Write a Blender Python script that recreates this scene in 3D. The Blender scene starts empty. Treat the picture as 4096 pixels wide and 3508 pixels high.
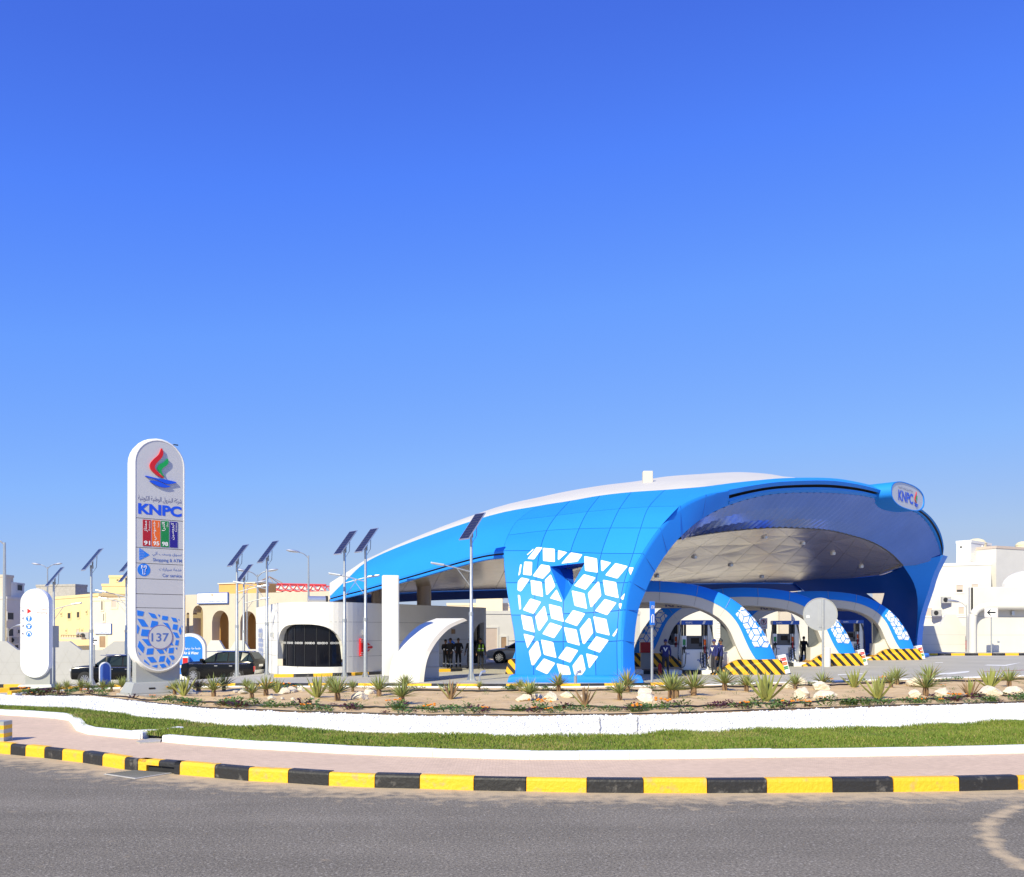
import bpy, bmesh, math, random
import numpy as np
from mathutils import Vector, Matrix
from mathutils.bvhtree import BVHTree
random.seed(7); np.random.seed(7)
R = math.radians
scene = bpy.context.scene
col = scene.collection

# ------------------------------------------------------------------ camera, sky, sun, exposure
F, HZ, CH = 3700.0, 2520.0, 2.3          # focal length in photo pixels, horizon row, camera height
cam = bpy.data.cameras.new('camera'); camo = bpy.data.objects.new('camera', cam); col.objects.link(camo)
camo.location = (0, 0, CH); camo.rotation_euler = (R(90), 0, 0)
cam.sensor_width = 36; cam.lens = 36 * F / 4096; cam.shift_y = (HZ - 1754) / 4096
cam.clip_start = 0.1; cam.clip_end = 5000
scene.camera = camo
SUN_AZ, SUN_EL = R(29), R(37)            # sun behind the camera, 29 deg to its left
to_sun = Vector((-math.sin(SUN_AZ) * math.cos(SUN_EL), -math.cos(SUN_AZ) * math.cos(SUN_EL), math.sin(SUN_EL)))
world = bpy.data.worlds.new('World'); scene.world = world; world.use_nodes = True
wn = world.node_tree; wn.nodes.clear()
sky = wn.nodes.new('ShaderNodeTexSky'); sky.sky_type = 'NISHITA'; sky.sun_disc = False
sky.sun_elevation = SUN_EL; sky.sun_rotation = math.atan2(to_sun.x, to_sun.y)
sky.air_density = 1.0; sky.dust_density = 0.3; sky.ozone_density = 10; sky.altitude = 1000
# the photograph's strong colour: one grading curve over the brightness of the whole sky
EXPO = 0.35
sp = wn.nodes.new('ShaderNodeSeparateColor'); wn.links.new(sky.outputs[0], sp.inputs[0])
m0 = wn.nodes.new('ShaderNodeMath'); m0.operation = 'MULTIPLY'; m0.inputs[1].default_value = .1; wn.links.new(sp.outputs[1], m0.inputs[0])
rp = wn.nodes.new('ShaderNodeValToRGB'); el = rp.color_ramp.elements
stops = [(0, (.045, .12, .62)), (.107, (.061, .162, .775)), (.136, (.084, .236, .96)), (.195, (.144, .350, 1.0)), (.337, (.254, .488, .99)), (.521, (.413, .575, .84)), (.631, (.474, .578, .75)), (1, (.60, .66, .75))]
while len(el) < len(stops): el.new(.5)
for e_, (p_, c_) in zip(el, stops): e_.position = p_; e_.color = (*c_, 1)
wn.links.new(m0.outputs[0], rp.inputs[0])
cb = wn.nodes.new('ShaderNodeVectorMath'); cb.operation = 'SCALE'; cb.inputs['Scale'].default_value = 10 / 2 ** EXPO; wn.links.new(rp.outputs[0], cb.inputs[0])
bg = wn.nodes.new('ShaderNodeBackground'); bg.inputs['Strength'].default_value = 0.1
wo_ = wn.nodes.new('ShaderNodeOutputWorld')
wn.links.new(cb.outputs[0], bg.inputs['Color']); wn.links.new(bg.outputs[0], wo_.inputs['Surface'])
sl = bpy.data.lights.new('sun', 'SUN'); sl.energy = 5.0; sl.angle = R(0.5); sl.color = (1.0, 0.915, 0.66)
so = bpy.data.objects.new('sun', sl); col.objects.link(so); so.location = to_sun * 200
so.rotation_euler = (-to_sun).to_track_quat('-Z', 'Y').to_euler()
scene.view_settings.view_transform = 'Standard'; scene.view_settings.look = 'None'
scene.view_settings.exposure = EXPO; scene.view_settings.gamma = 1.0
scene.view_settings.use_curve_mapping = False
scene.cycles.max_bounces = 6

# ------------------------------------------------------------------ helpers
def V(*a): return Vector(a)
def lerp(a, b, t): return a + (b - a) * t
def ss(a, b, x):
    t = min(1, max(0, (x - a) / (b - a))); return t * t * (3 - 2 * t)
def P(u, v, Y): return Vector(((u - 2048) / F * Y, Y, CH - (v - HZ) / F * Y))
def zg(X, Y):        # height of the forecourt; it falls away behind the left side
    return (0.1 - 0.05 * max(0, min(Y, 75) - 40) * (1 - ss(-20, -12, X)) - 0.012 * max(0, min(30, -X - 2)) + 0.2 * ss(12, 28, X))
def G(u, v):
    z = 0.1
    for _ in range(12):
        Y = min(160, (CH - z) * F / (v - HZ)); X = (u - 2048) / F * Y; z = lerp(z, zg(X, Y), 0.8)
    return Vector((X, Y, z))
def GY(u, Y):
    X = (u - 2048) / F * Y; return Vector((X, Y, zg(X, Y)))
def resample(pts, n):
    pts = [Vector(p) for p in pts]
    d = [0]
    for a, b in zip(pts, pts[1:]): d.append(d[-1] + (b - a).length)
    out = []
    for i in range(n):
        s = d[-1] * i / (n - 1); k = 0
        while k < len(d) - 2 and d[k + 1] < s: k += 1
        t = 0 if d[k + 1] == d[k] else (s - d[k]) / (d[k + 1] - d[k])
        out.append(pts[k].lerp(pts[k + 1], t))
    return out
def smooth(pts, n=6, closed=False):      # Catmull-Rom through the points
    pts = [Vector(p) for p in pts]; out = []; L = len(pts)
    rng = range(L if closed else L - 1)
    for i in rng:
        if closed: p0, p1, p2, p3 = pts[i - 1], pts[i], pts[(i + 1) % L], pts[(i + 2) % L]
        else: p0, p1, p2, p3 = pts[max(i - 1, 0)], pts[i], pts[i + 1], pts[min(i + 2, L - 1)]
        for k in range(n):
            t = k / n
            out.append(0.5 * ((2 * p1) + (p2 - p0) * t + (2 * p0 - 5 * p1 + 4 * p2 - p3) * t * t + (3 * p1 - p0 - 3 * p2 + p3) * t ** 3))
    if not closed: out.append(pts[-1])
    return out

class MB:
    def __init__(s): s.v = []; s.f = []; s.m = []; s.mats = []; s.cur = 0
    def mat(s, m):
        if m not in s.mats: s.mats.append(m)
        s.cur = s.mats.index(m); return s
    def add(s, vs, fs):
        o = len(s.v); s.v += [tuple(p) for p in vs]
        for f in fs: s.f.append(tuple(i + o for i in f)); s.m.append(s.cur)
        return s
    def box(s, x0, x1, y0, y1, z0, z1, M=None):
        vs = [V(x, y, z) for z in (z0, z1) for y in (y0, y1) for x in (x0, x1)]
        if M: vs = [M @ p for p in vs]
        return s.add(vs, [(0, 2, 3, 1), (4, 5, 7, 6), (0, 1, 5, 4), (1, 3, 7, 5), (3, 2, 6, 7), (2, 0, 4, 6)])
    def loft(s, rows, closed=False, cap=False):
        n = len(rows[0]); vs = [p for r in rows for p in r]; fs = []
        for i in range(len(rows) - 1):
            for j in range(n if closed else n - 1):
                a = i * n + j; b = i * n + (j + 1) % n
                fs.append((a, b, b + n, a + n))
        if cap: fs.append(tuple(range(n - 1, -1, -1))); fs.append(tuple(range((len(rows) - 1) * n, len(rows) * n)))
        return s.add(vs, fs)
    def tube(s, pts, rad, n=8, cap=True):
        pts = [Vector(p) for p in pts]; rows = []
        for i, p in enumerate(pts):
            d = (pts[min(i + 1, len(pts) - 1)] - pts[max(i - 1, 0)]).normalized()
            a = d.cross(V(0, 0, 1)) if abs(d.z) < 0.95 else d.cross(V(0, 1, 0)); a.normalize(); b = d.cross(a)
            r = rad[i] if isinstance(rad, (list, tuple)) else rad
            rows.append([p + (a * math.cos(k * 2 * math.pi / n) + b * math.sin(k * 2 * math.pi / n)) * r for k in range(n)])
        return s.loft(rows, True, cap)
    def prism(s, poly, M, d):            # polygon (x, y) in the plane of M, from z = 0 to z = d
        n = len(poly); fr = [M @ V(x, y, d) for x, y in poly]; bk = [M @ V(x, y, 0) for x, y in poly]
        return s.add(fr + bk, [tuple(range(n)), tuple(range(2 * n - 1, n - 1, -1))] + [(i, n + i, n + (i + 1) % n, (i + 1) % n) for i in range(n)])
    def poly(s, pts): return s.add(pts, [tuple(range(len(pts)))])
    def mesh(s, name, mat=None, sm=False, recalc=False):
        me = bpy.data.meshes.new(name); me.from_pydata(s.v, [], s.f)
        if s.mats:
            for m in s.mats: me.materials.append(MAT(m))
            me.polygons.foreach_set('material_index', s.m)
        elif mat: me.materials.append(MAT(mat))
        if recalc:
            bm = bmesh.new(); bm.from_mesh(me); bmesh.ops.remove_doubles(bm, verts=bm.verts, dist=1e-4)
            bmesh.ops.recalc_face_normals(bm, faces=bm.faces); bm.to_mesh(me); bm.free()
        if sm:
            me.polygons.foreach_set('use_smooth', [True] * len(me.polygons))
            try: me.set_sharp_from_angle(angle=R(38))
            except Exception: pass
        me.update(); return me
    def build(s, name, mat=None, parent=None, sm=False, recalc=True, bevel=0, local=False):
        return link(name, s.mesh(name, mat, sm, recalc), parent, bevel, local)
def off(o):
    w = Vector((0, 0, 0))
    while o: w += o.location; o = o.parent
    return w
def link(name, me, parent=None, bevel=0, local=False):
    o = bpy.data.objects.new(name, me); col.objects.link(o)
    if parent:
        o.parent = parent
        if not local: o.location = -off(parent)
    if bevel:
        m = o.modifiers.new('bevel', 'BEVEL'); m.width = bevel; m.segments = 2; m.limit_method = 'ANGLE'
    return o
def tag(o, label, cat=None, group=None, kind=None):
    if label: o['label'] = label
    if cat: o['category'] = cat
    if group: o['group'] = group
    if kind: o['kind'] = kind
    return o
def thing(name, label, cat, loc=(0, 0, 0), rz=0, group=None):
    o = bpy.data.objects.new(name, None); col.objects.link(o); o.location = loc; o.rotation_euler.z = rz
    o.empty_display_size = 0.3
    return tag(o, label, cat, group)
def struct(o): o['kind'] = 'structure'; return o
def empty(name, parent):
    o = bpy.data.objects.new(name, None); col.objects.link(o); o.parent = parent; return o
def dup(root, loc, rz=None, label=None, scale=None):
    def cp(o, par):
        c = o.copy(); col.objects.link(c); c.parent = par
        for ch in KIDS.get(o.name, []): cp(ch, c)
        return c
    KIDS = {}
    def walk(o):
        KIDS[o.name] = list(o.children)
        for ch in o.children: walk(ch)
    walk(root)
    c = cp(root, None); c.location = loc
    if rz is not None: c.rotation_euler.z = rz
    if scale: c.scale = (scale,) * 3
    if label: c['label'] = label
    return c
def frame(o, x, n):     # plane at o with in-plane horizontal axis x and outward normal n
    x = Vector(x).normalized(); n = Vector(n).normalized(); y = n.cross(x); y.normalize(); x = y.cross(n)
    return Matrix(((x.x, y.x, n.x, o[0]), (x.y, y.y, n.y, o[1]), (x.z, y.z, n.z, o[2]), (0, 0, 0, 1)))
def rounded(poly, r, n=3):
    poly = [Vector((p[0], p[1])) for p in poly]; out = []; L = len(poly)
    for i in range(L):
        a, b, c = poly[i - 1], poly[i], poly[(i + 1) % L]
        d1 = (a - b); d2 = (c - b); k = min(r, d1.length * .4, d2.length * .4)
        p, q = b + d1.normalized() * k, b + d2.normalized() * k
        for t in range(n + 1):
            t /= n; out.append(tuple(p * (1 - t) ** 2 + b * 2 * t * (1 - t) + q * t * t))
    return out

# ------------------------------------------------------------------ procedural materials
_M = {}; SPEC = {}
def spec(name, c, rough=.6, metal=0, var=.06, scale=3, bump=0, bscale=40, c2=None, mix=(.45, .6), coat=0, emis=0, kind=None, sheen=0):
    SPEC[name] = dict(c=c, rough=rough, metal=metal, var=var, scale=scale, bump=bump, bscale=bscale, c2=c2, mix=mix, coat=coat, emis=emis, kind=kind)
def MAT(name):
    if name in _M: return _M[name]
    d = SPEC[name]; m = bpy.data.materials.new(name); m.use_nodes = True; _M[name] = m
    nt = m.node_tree; N = nt.nodes; Lk = nt.links; b = N['Principled BSDF']
    b.inputs['Roughness'].default_value = d['rough']; b.inputs['Metallic'].default_value = d['metal']
    b.inputs['Coat Weight'].default_value = d['coat']
    tc = N.new('ShaderNodeTexCoord')
    no = N.new('ShaderNodeTexNoise'); no.inputs['Scale'].default_value = d['scale']; no.inputs['Detail'].default_value = 6; no.inputs['Roughness'].default_value = .65
    Lk.new(tc.outputs['Object'], no.inputs['Vector'])
    cr = N.new('ShaderNodeValToRGB'); e = cr.color_ramp.elements
    c = d['c']; v = d['var']
    if d['c2']:
        e[0].position, e[1].position = d['mix']; e[0].color = (*c, 1); e[1].color = (*d['c2'], 1)
    else:
        e[0].position, e[1].position = .25, .75
        e[0].color = (*[x * (1 - v) for x in c], 1); e[1].color = (*[min(1, x * (1 + v)) for x in c], 1)
    Lk.new(no.outputs['Fac'], cr.inputs[0]); colr = cr.outputs[0]
    if d['kind'] == 'speck':      # asphalt: fine light and dark aggregate over broad patches of dust
        n2 = N.new('ShaderNodeTexNoise'); n2.inputs['Scale'].default_value = 34; n2.inputs['Detail'].default_value = 6; n2.inputs['Roughness'].default_value = .8
        Lk.new(tc.outputs['Object'], n2.inputs['Vector'])
        r2 = N.new('ShaderNodeValToRGB'); r2.color_ramp.elements[0].position = .38; r2.color_ramp.elements[0].color = (.46, .46, .46, 1)
        r2.color_ramp.elements[1].position = .62; r2.color_ramp.elements[1].color = (1.5, 1.49, 1.47, 1)
        Lk.new(n2.outputs['Fac'], r2.inputs[0])
        mx = N.new('ShaderNodeMixRGB'); mx.blend_type = 'MULTIPLY'; mx.inputs[0].default_value = 1
        Lk.new(colr, mx.inputs[1]); Lk.new(r2.outputs[0], mx.inputs[2]); colr = mx.outputs[0]
        mpg = N.new('ShaderNodeMapping'); mpg.inputs['Scale'].default_value = (.12, 1.1, 1); Lk.new(tc.outputs['Object'], mpg.inputs['Vector'])
        n6 = N.new('ShaderNodeTexNoise'); n6.inputs['Scale'].default_value = 1.0; n6.inputs['Detail'].default_value = 4; Lk.new(mpg.outputs[0], n6.inputs['Vector'])
        r6 = N.new('ShaderNodeValToRGB'); r6.color_ramp.elements[0].position = .35; r6.color_ramp.elements[0].color = (.88, .88, .87, 1); r6.color_ramp.elements[1].position = .65; r6.color_ramp.elements[1].color = (1.08, 1.08, 1.07, 1); Lk.new(n6.outputs['Fac'], r6.inputs[0])
        mx6 = N.new('ShaderNodeMixRGB'); mx6.blend_type = 'MULTIPLY'; mx6.inputs[0].default_value = 1; Lk.new(colr, mx6.inputs[1]); Lk.new(r6.outputs[0], mx6.inputs[2]); colr = mx6.outputs[0]
        n4 = N.new('ShaderNodeTexVoronoi'); n4.inputs['Scale'].default_value = 17; Lk.new(tc.outputs['Object'], n4.inputs['Vector'])
        r4 = N.new('ShaderNodeValToRGB'); r4.color_ramp.elements[0].position = .12; r4.color_ramp.elements[0].color = (1, 1, 1, 1)
        r4.color_ramp.elements[1].position = .26; r4.color_ramp.elements[1].color = (0, 0, 0, 1); Lk.new(n4.outputs['Distance'], r4.inputs[0])
        m4 = N.new('ShaderNodeMixRGB'); m4.inputs[2].default_value = (.5, .47, .42, 1)
        q = N.new('ShaderNodeMath'); q.operation = 'MULTIPLY'; q.inputs[1].default_value = .45; Lk.new(r4.outputs[0], q.inputs[0]); Lk.new(q.outputs[0], m4.inputs[0])
        Lk.new(colr, m4.inputs[1]); colr = m4.outputs[0]
        # drifted sand: a mask painted on the vertices where dust gathers along the kerb
        at = N.new('ShaderNodeAttribute'); at.attribute_name = 'dust'
        n3 = N.new('ShaderNodeTexNoise'); n3.inputs['Scale'].default_value = 4.5; n3.inputs['Detail'].default_value = 8; Lk.new(tc.outputs['Object'], n3.inputs['Vector'])
        mm = N.new('ShaderNodeMath'); mm.operation = 'ADD'; # a tyre-swept arc of sand across the lane
        dsn = N.new('ShaderNodeVectorMath'); dsn.operation = 'DISTANCE'; dsn.inputs[1].default_value = (9.58, 8.49, 0); Lk.new(tc.outputs['Object'], dsn.inputs[0])
        q1 = N.new('ShaderNodeMath'); q1.operation = 'SUBTRACT'; q1.inputs[1].default_value = 4.64; Lk.new(dsn.outputs['Value'], q1.inputs[0])
        q2 = N.new('ShaderNodeMath'); q2.operation = 'ABSOLUTE'; Lk.new(q1.outputs[0], q2.inputs[0])
        q3 = N.new('ShaderNodeMapRange'); q3.inputs['From Min'].default_value = .03; q3.inputs['From Max'].default_value = .2; q3.inputs['To Min'].default_value = .42; q3.inputs['To Max'].default_value = 0; Lk.new(q2.outputs[0], q3.inputs['Value'])
        q4 = N.new('ShaderNodeMath'); q4.operation = 'MAXIMUM'; Lk.new(at.outputs['Fac'], q4.inputs[0]); Lk.new(q3.outputs[0], q4.inputs[1])
        Lk.new(q4.outputs[0], mm.inputs[0]); Lk.new(n3.outputs['Fac'], mm.inputs[1])
        r3 = N.new('ShaderNodeValToRGB'); r3.color_ramp.elements[0].position = .66; r3.color_ramp.elements[1].position = 1.0
        Lk.new(mm.outputs[0], r3.inputs[0])
        m3 = N.new('ShaderNodeMixRGB'); m3.inputs[2].default_value = (.50, .395, .26, 1); Lk.new(r3.outputs[0], m3.inputs[0]); Lk.new(colr, m3.inputs[1]); colr = m3.outputs[0]
    if d['kind'] == 'paver':
        br = N.new('ShaderNodeTexBrick'); br.inputs['Scale'].default_value = 5; br.inputs['Mortar Size'].default_value = .018
        br.inputs['Color1'].default_value = (*[x * .85 for x in c], 1); br.inputs['Color2'].default_value = (*[x * 1.12 for x in c], 1); br.inputs['Mortar'].default_value = (*[x * .55 for x in c], 1)
        Lk.new(tc.outputs['Object'], br.inputs['Vector'])
        mx = N.new('ShaderNodeMixRGB'); mx.inputs[0].default_value = .55; Lk.new(colr, mx.inputs[1]); Lk.new(br.outputs[0], mx.inputs[2]); colr = mx.outputs[0]
    if d['kind'] == 'stripe':      # hazard stripes, diagonal in object X and Z
        w = N.new('ShaderNodeTexWave'); w.wave_profile = 'SAW'; w.inputs['Scale'].default_value = 1
        mp = N.new('ShaderNodeSeparateXYZ'); Lk.new(tc.outputs['Object'], mp.inputs[0])
        nodes = [mp]
        a1 = N.new('ShaderNodeMath'); a1.operation = 'MULTIPLY'; a1.inputs[1].default_value = .75; Lk.new(mp.outputs['Z'], a1.inputs[0])
        a2 = N.new('ShaderNodeMath'); a2.operation = 'ADD'; Lk.new(mp.outputs['X'], a2.inputs[0]); Lk.new(a1.outputs[0], a2.inputs[1])
        a5 = N.new('ShaderNodeMath'); a5.operation = 'ADD'; Lk.new(a2.outputs[0], a5.inputs[0]); Lk.new(mp.outputs['Y'], a5.inputs[1])
        a3 = N.new('ShaderNodeMath'); a3.operation = 'MODULO'; a3.inputs[1].default_value = .46
        a6 = N.new('ShaderNodeMath'); a6.operation = 'ADD'; a6.inputs[1].default_value = 46; Lk.new(a5.outputs[0], a6.inputs[0]); Lk.new(a6.outputs[0], a3.inputs[0])
        a4 = N.new('ShaderNodeMath'); a4.operation = 'GREATER_THAN'; a4.inputs[1].default_value = .25; Lk.new(a3.outputs[0], a4.inputs[0])
        mx = N.new('ShaderNodeMixRGB'); mx.inputs[2].default_value = (.012, .011, .01, 1); Lk.new(a4.outputs[0], mx.inputs[0]); Lk.new(colr, mx.inputs[1]); colr = mx.outputs[0]
    Lk.new(colr, b.inputs['Base Color'])
    if d['bump']:
        n5 = N.new('ShaderNodeTexNoise'); n5.inputs['Scale'].default_value = d['bscale']; n5.inputs['Detail'].default_value = 5; Lk.new(tc.outputs['Object'], n5.inputs['Vector'])
        bu = N.new('ShaderNodeBump'); bu.inputs['Strength'].default_value = d['bump']; bu.inputs['Distance'].default_value = .03
        Lk.new(n5.outputs['Fac'], bu.inputs['Height']); Lk.new(bu.outputs[0], b.inputs['Normal'])
    if d['kind'] == 'glass':
        b.inputs['Transmission Weight'].default_value = .25; b.inputs['IOR'].default_value = 1.45
    if d['kind'] in ('speck', 'paver'): b.inputs['Specular IOR Level'].default_value = .12
    if d['kind'] == 'dim2': b.inputs['Specular IOR Level'].default_value = .35
    if d['kind'] == 'dim': b.inputs['Specular IOR Level'].default_value = .22
    if d['emis']:
        b.inputs['Emission Color'].default_value = (*c, 1); b.inputs['Emission Strength'].default_value = d['emis']
    return m
spec('asphalt', (.205, .186, .158), .95, 0, .14, .5, .5, 60, kind='speck')
spec('tarmac', (.42, .40, .345), .8, 0, .12, .3, .15, 60)
spec('dirt', (.42, .35, .27), .95, 0, .12, .4, .3, 20)
spec('sand', (.50, .345, .175), .97, 0, .2, 1.2, .9, 14, c2=(.66, .48, .26), mix=(.35, .65))
spec('paver', (.63, .475, .355), .9, 0, .14, .8, .2, 30, kind='paver')
spec('kerb_yellow', (.86, .47, .02), .6, 0, .10, 5, .5, 18, c2=(.55, .36, .12), mix=(.56, .70))
spec('kerb_black', (.02, .02, .022), .55, 0, .2, 4, .35, 18, c2=(.15, .14, .13), mix=(.56, .70))
spec('kerb_white', (.84, .84, .83), .75, 0, .05, 3, .3, 14, c2=(.60, .57, .52), mix=(.55, .72))
spec('white_gravel', (.78, .78, .77), .8, 0, .06, 20, .5, 60)
spec('concrete', (.40, .38, .35), .85, 0, .2, 3, .35, 25)
spec('grey_concrete', (.25, .25, .25), .85, 0, .3, 2.5, .35, 25)
spec('soil_under_grass', (.07, .075, .03), .95, 0, .3, 2, .4, 20)
spec('grass', (.115, .19, .018), .75, 0, .3, 1.4, c2=(.20, .245, .03), mix=(.35, .7))
spec('grass_dry', (.32, .27, .10), .8, 0, .3, 3)
spec('blue', (.018, .25, .84), .55, 0, .03, .5, 0, kind='dim')
spec('blue_dark', (.01, .10, .50), .3, 0, .04, .5)
spec('seam', (.008, .09, .42), .5, 0, .03)
spec('rhomb_white', (.80, .80, .79), .7, 0, .03, kind='dim')
spec('cove', (.10, .21, .66), .2, .92, .10, .4)
spec('soffit', (.78, .70, .59), .26, .72, .06, .35)
spec('white_paint', (.72, .71, .68), .5, 0, .04, .8)
spec('white_roof', (.54, .525, .49), .6, 0, .05, .6)
spec('render_white', (.64, .62, .575), .75, 0, .05, .7, .1, 30)
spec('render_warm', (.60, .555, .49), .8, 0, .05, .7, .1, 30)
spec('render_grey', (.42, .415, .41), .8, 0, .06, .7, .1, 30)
spec('beige', (.56, .49, .40), .8, 0, .06, .7, .15, 30)
spec('cream', (.76, .66, .50), .8, 0, .06, .7, .15, 30)
spec('yellow_house', (.74, .57, .30), .8, 0, .06, .6, .15, 30)
spec('ochre', (.66, .37, .12), .8, 0, .06, .6, .15, 30)
spec('pink_house', (.58, .49, .46), .8, 0, .05, .6, .15, 30)
spec('shop_white', (.78, .76, .72), .7, 0, .04, .7, .08, 30)
spec('blue_b', (.016, .235, .81), .55, 0, .03, .5, kind='dim')
spec('blue_c', (.020, .265, .87), .5, 0, .03, .5, kind='dim')
spec('joint', (.36, .35, .33), .8, 0, .1)
spec('joint_dark', (.10, .10, .10), .8, 0, .1)
spec('dark', (.02, .02, .022), .6, 0, .2)
spec('interior', (.05, .048, .045), .8, 0, .5, 1.5)
spec('glass', (.006, .007, .012), .05, 0, .1, 1, kind='dim')
spec('navy', (.006, .065, .33), .4, 0, .04, .5)  # the canopy blue darkened, with the shade of its inner faces in the colour
spec('glass_car', (.02, .03, .03), .05, 0, .2, 2, kind='dim2')
spec('glass_clear', (.10, .11, .12), .06, 0, .1)
spec('galv', (.50, .52, .53), .42, .75, .12, 8)
spec('alu', (.62, .63, .64), .35, .8, .06, 5)
spec('panel_cell', (.018, .02, .055), .35, 0, .15, 6)
spec('sign_grey', (.60, .60, .615), .42, .15, .02, .5)
spec('sign_white', (.86, .86, .84), .4, 0, .02, .5)
spec('steel_grey', (.36, .37, .355), .5, .1, .06, 1)
spec('print_blue', (.012, .09, .75), .4, 0, .02)
spec('print_sky', (.02, .20, .80), .4, 0, .02)
spec('print_grey', (.13, .13, .26), .5, 0, .02)
spec('text_blue', (.08, .16, .48), .5, 0, .02)
spec('text_pale', (.35, .42, .66), .5, 0, .02)
spec('ring_violet', (.18, .13, .40), .5, 0, .02)
spec('red', (.62, .012, .015), .4, 0, .04)
spec('red_deep', (.42, .01, .02), .4, 0, .04)
spec('orange', (.80, .14, .012), .4, 0, .04)
spec('green', (.008, .24, .06), .4, 0, .04)
spec('green_flame', (.01, .36, .08), .3, 0, .04)
spec('indigo', (.022, .012, .26), .4, 0, .04)
spec('white', (.85, .85, .85), .45, 0, .02)
spec('black', (.012, .012, .013), .45, 0, .1)
spec('dark_panel', (.09, .09, .095), .5, 0, .1)
spec('rubber', (.018, .018, .018), .8, 0, .2, 8)
spec('car_black', (.004, .004, .005), .16, 0, .1, 2, kind='dim2')
spec('car_white', (.62, .62, .61), .2, 0, .03, 2, coat=.8)
spec('chrome', (.75, .75, .76), .15, 1, .04)
spec('lamp_red', (.45, .01, .012), .2, 0, .1, coat=.5)
spec('lamp_clear', (.75, .76, .78), .1, .3, .1, coat=.5)
spec('yellow', (.86, .43, .01), .5, 0, .05)
spec('hazard', (.86, .43, .01), .45, 0, .06, 2, kind='stripe')
spec('rock', (.62, .54, .42), .9, 0, .12, 3, .9, 9, c2=(.74, .67, .54), mix=(.35, .65))
spec('yucca', (.23, .275, .085), .55, 0, .25, 6)
spec('yucca_dry', (.40, .29, .13), .8, 0, .2, 6)
spec('aloe', (.26, .285, .075), .5, 0, .25, 5)
spec('aloe_brown', (.26, .17, .095), .6, 0, .25, 5)
spec('trunk', (.21, .13, .07), .9, 0, .3, 10, .6, 30)
spec('leaf_green', (.075, .15, .025), .6, 0, .35, 8)
spec('leaf_red', (.065, .015, .025), .6, 0, .35, 8)
spec('flower', (.82, .26, .01), .6, 0, .2, 8)
spec('hose', (.015, .014, .013), .55, 0, .2)
spec('cloth_navy', (.018, .024, .14), .85, 0, .2, 12)
spec('cloth_black', (.012, .012, .018), .85, 0, .2, 12)
spec('cloth_dark', (.03, .03, .045), .85, 0, .2, 12)
spec('cloth_tan', (.45, .36, .26), .85, 0, .1, 12)
spec('vest', (.25, .50, .02), .7, 0, .1, 12)
spec('skin', (.22, .11, .065), .55, 0, .1, 10)
spec('hair', (.01, .009, .008), .7, 0, .1)
spec('amber', (.75, .42, .16), .3, .4, .1)
spec('red_steel', (.55, .05, .06), .5, 0, .1)
spec('tank', (.74, .66, .42), .5, 0, .1)
spec('shutter', (.55, .45, .38), .6, 0, .05)
spec('shade_brown', (.34, .22, .13), .7, 0, .2, 2)
spec('column', (.46, .37, .30), .35, .2, .06, 1)
spec('road_paint', (.78, .78, .76), .7, 0, .12, 6)
spec('road_red', (.50, .06, .06), .7, 0, .12, 6)

# ------------------------------------------------------------------ lettering
_AR = {}
for ch, st, n in [('آ', 0x81, 2), ('أ', 0x83, 2), ('ا', 0x8D, 2), ('ب', 0x8F, 4), ('ة', 0x93, 2), ('ت', 0x95, 4), ('ث', 0x99, 4), ('ج', 0x9D, 4), ('ح', 0xA1, 4), ('خ', 0xA5, 4), ('د', 0xA9, 2), ('ر', 0xAD, 2), ('ز', 0xAF, 2), ('س', 0xB1, 4), ('ش', 0xB5, 4), ('ص', 0xB9, 4), ('ط', 0xC1, 4), ('ع', 0xC9, 4), ('غ', 0xCD, 4), ('ف', 0xD1, 4), ('ق', 0xD5, 4), ('ك', 0xD9, 4), ('ل', 0xDD, 4), ('م', 0xE1, 4), ('ن', 0xE5, 4), ('ه', 0xE9, 4), ('و', 0xED, 2), ('ى', 0xEF, 2), ('ي', 0xF1, 4), ('\u0622\u0644', 0xF5, 2), ('\u0644\u0627', 0xFB, 2)]:
    _AR[ch] = (0xFE00 + st, n)
def arabic(s):
    out = []
    for w in s.split(' '):
        toks = []; i = 0
        while i < len(w):
            if w[i:i + 2] == '\u0644\u0627': toks.append(w[i:i + 2]); i += 2
            else: toks.append(w[i]); i += 1
        r = ''
        for i, t in enumerate(toks):
            if t not in _AR: r += t; continue
            c, n = _AR[t]
            pj = i > 0 and toks[i - 1] in _AR and _AR[toks[i - 1]][1] == 4
            nj = i < len(toks) - 1 and n == 4
            k = (3 if pj else 2) if nj else (1 if pj else 0)
            r += chr(c + k)
        out.append(r[::-1])
    return ' '.join(out[::-1])
_TX = {}
def text_shape(s, bold=0.0):
    k = (s, bold)
    if k in _TX: return _TX[k]
    cu = bpy.data.curves.new('t', 'FONT'); cu.body = s; cu.size = 1; cu.offset = bold; cu.resolution_u = 3; cu.fill_mode = 'FRONT'
    o = bpy.data.objects.new('t', cu); col.objects.link(o)
    dg = bpy.context.evaluated_depsgraph_get(); me = bpy.data.meshes.new_from_object(o.evaluated_get(dg))
    vs = [(v.co.x, v.co.y) for v in me.vertices]; fs = [tuple(p.vertices) for p in me.polygons]
    bpy.data.objects.remove(o); bpy.data.curves.remove(cu); bpy.data.meshes.remove(me)
    if vs:
        x0 = min(p[0] for p in vs); x1 = max(p[0] for p in vs); y0 = min(p[1] for p in vs); y1 = max(p[1] for p in vs)
        vs = [((x - x0) / (x1 - x0), (y - y0) / (y1 - y0)) for x, y in vs]
    _TX[k] = (vs, fs); return _TX[k]
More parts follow.
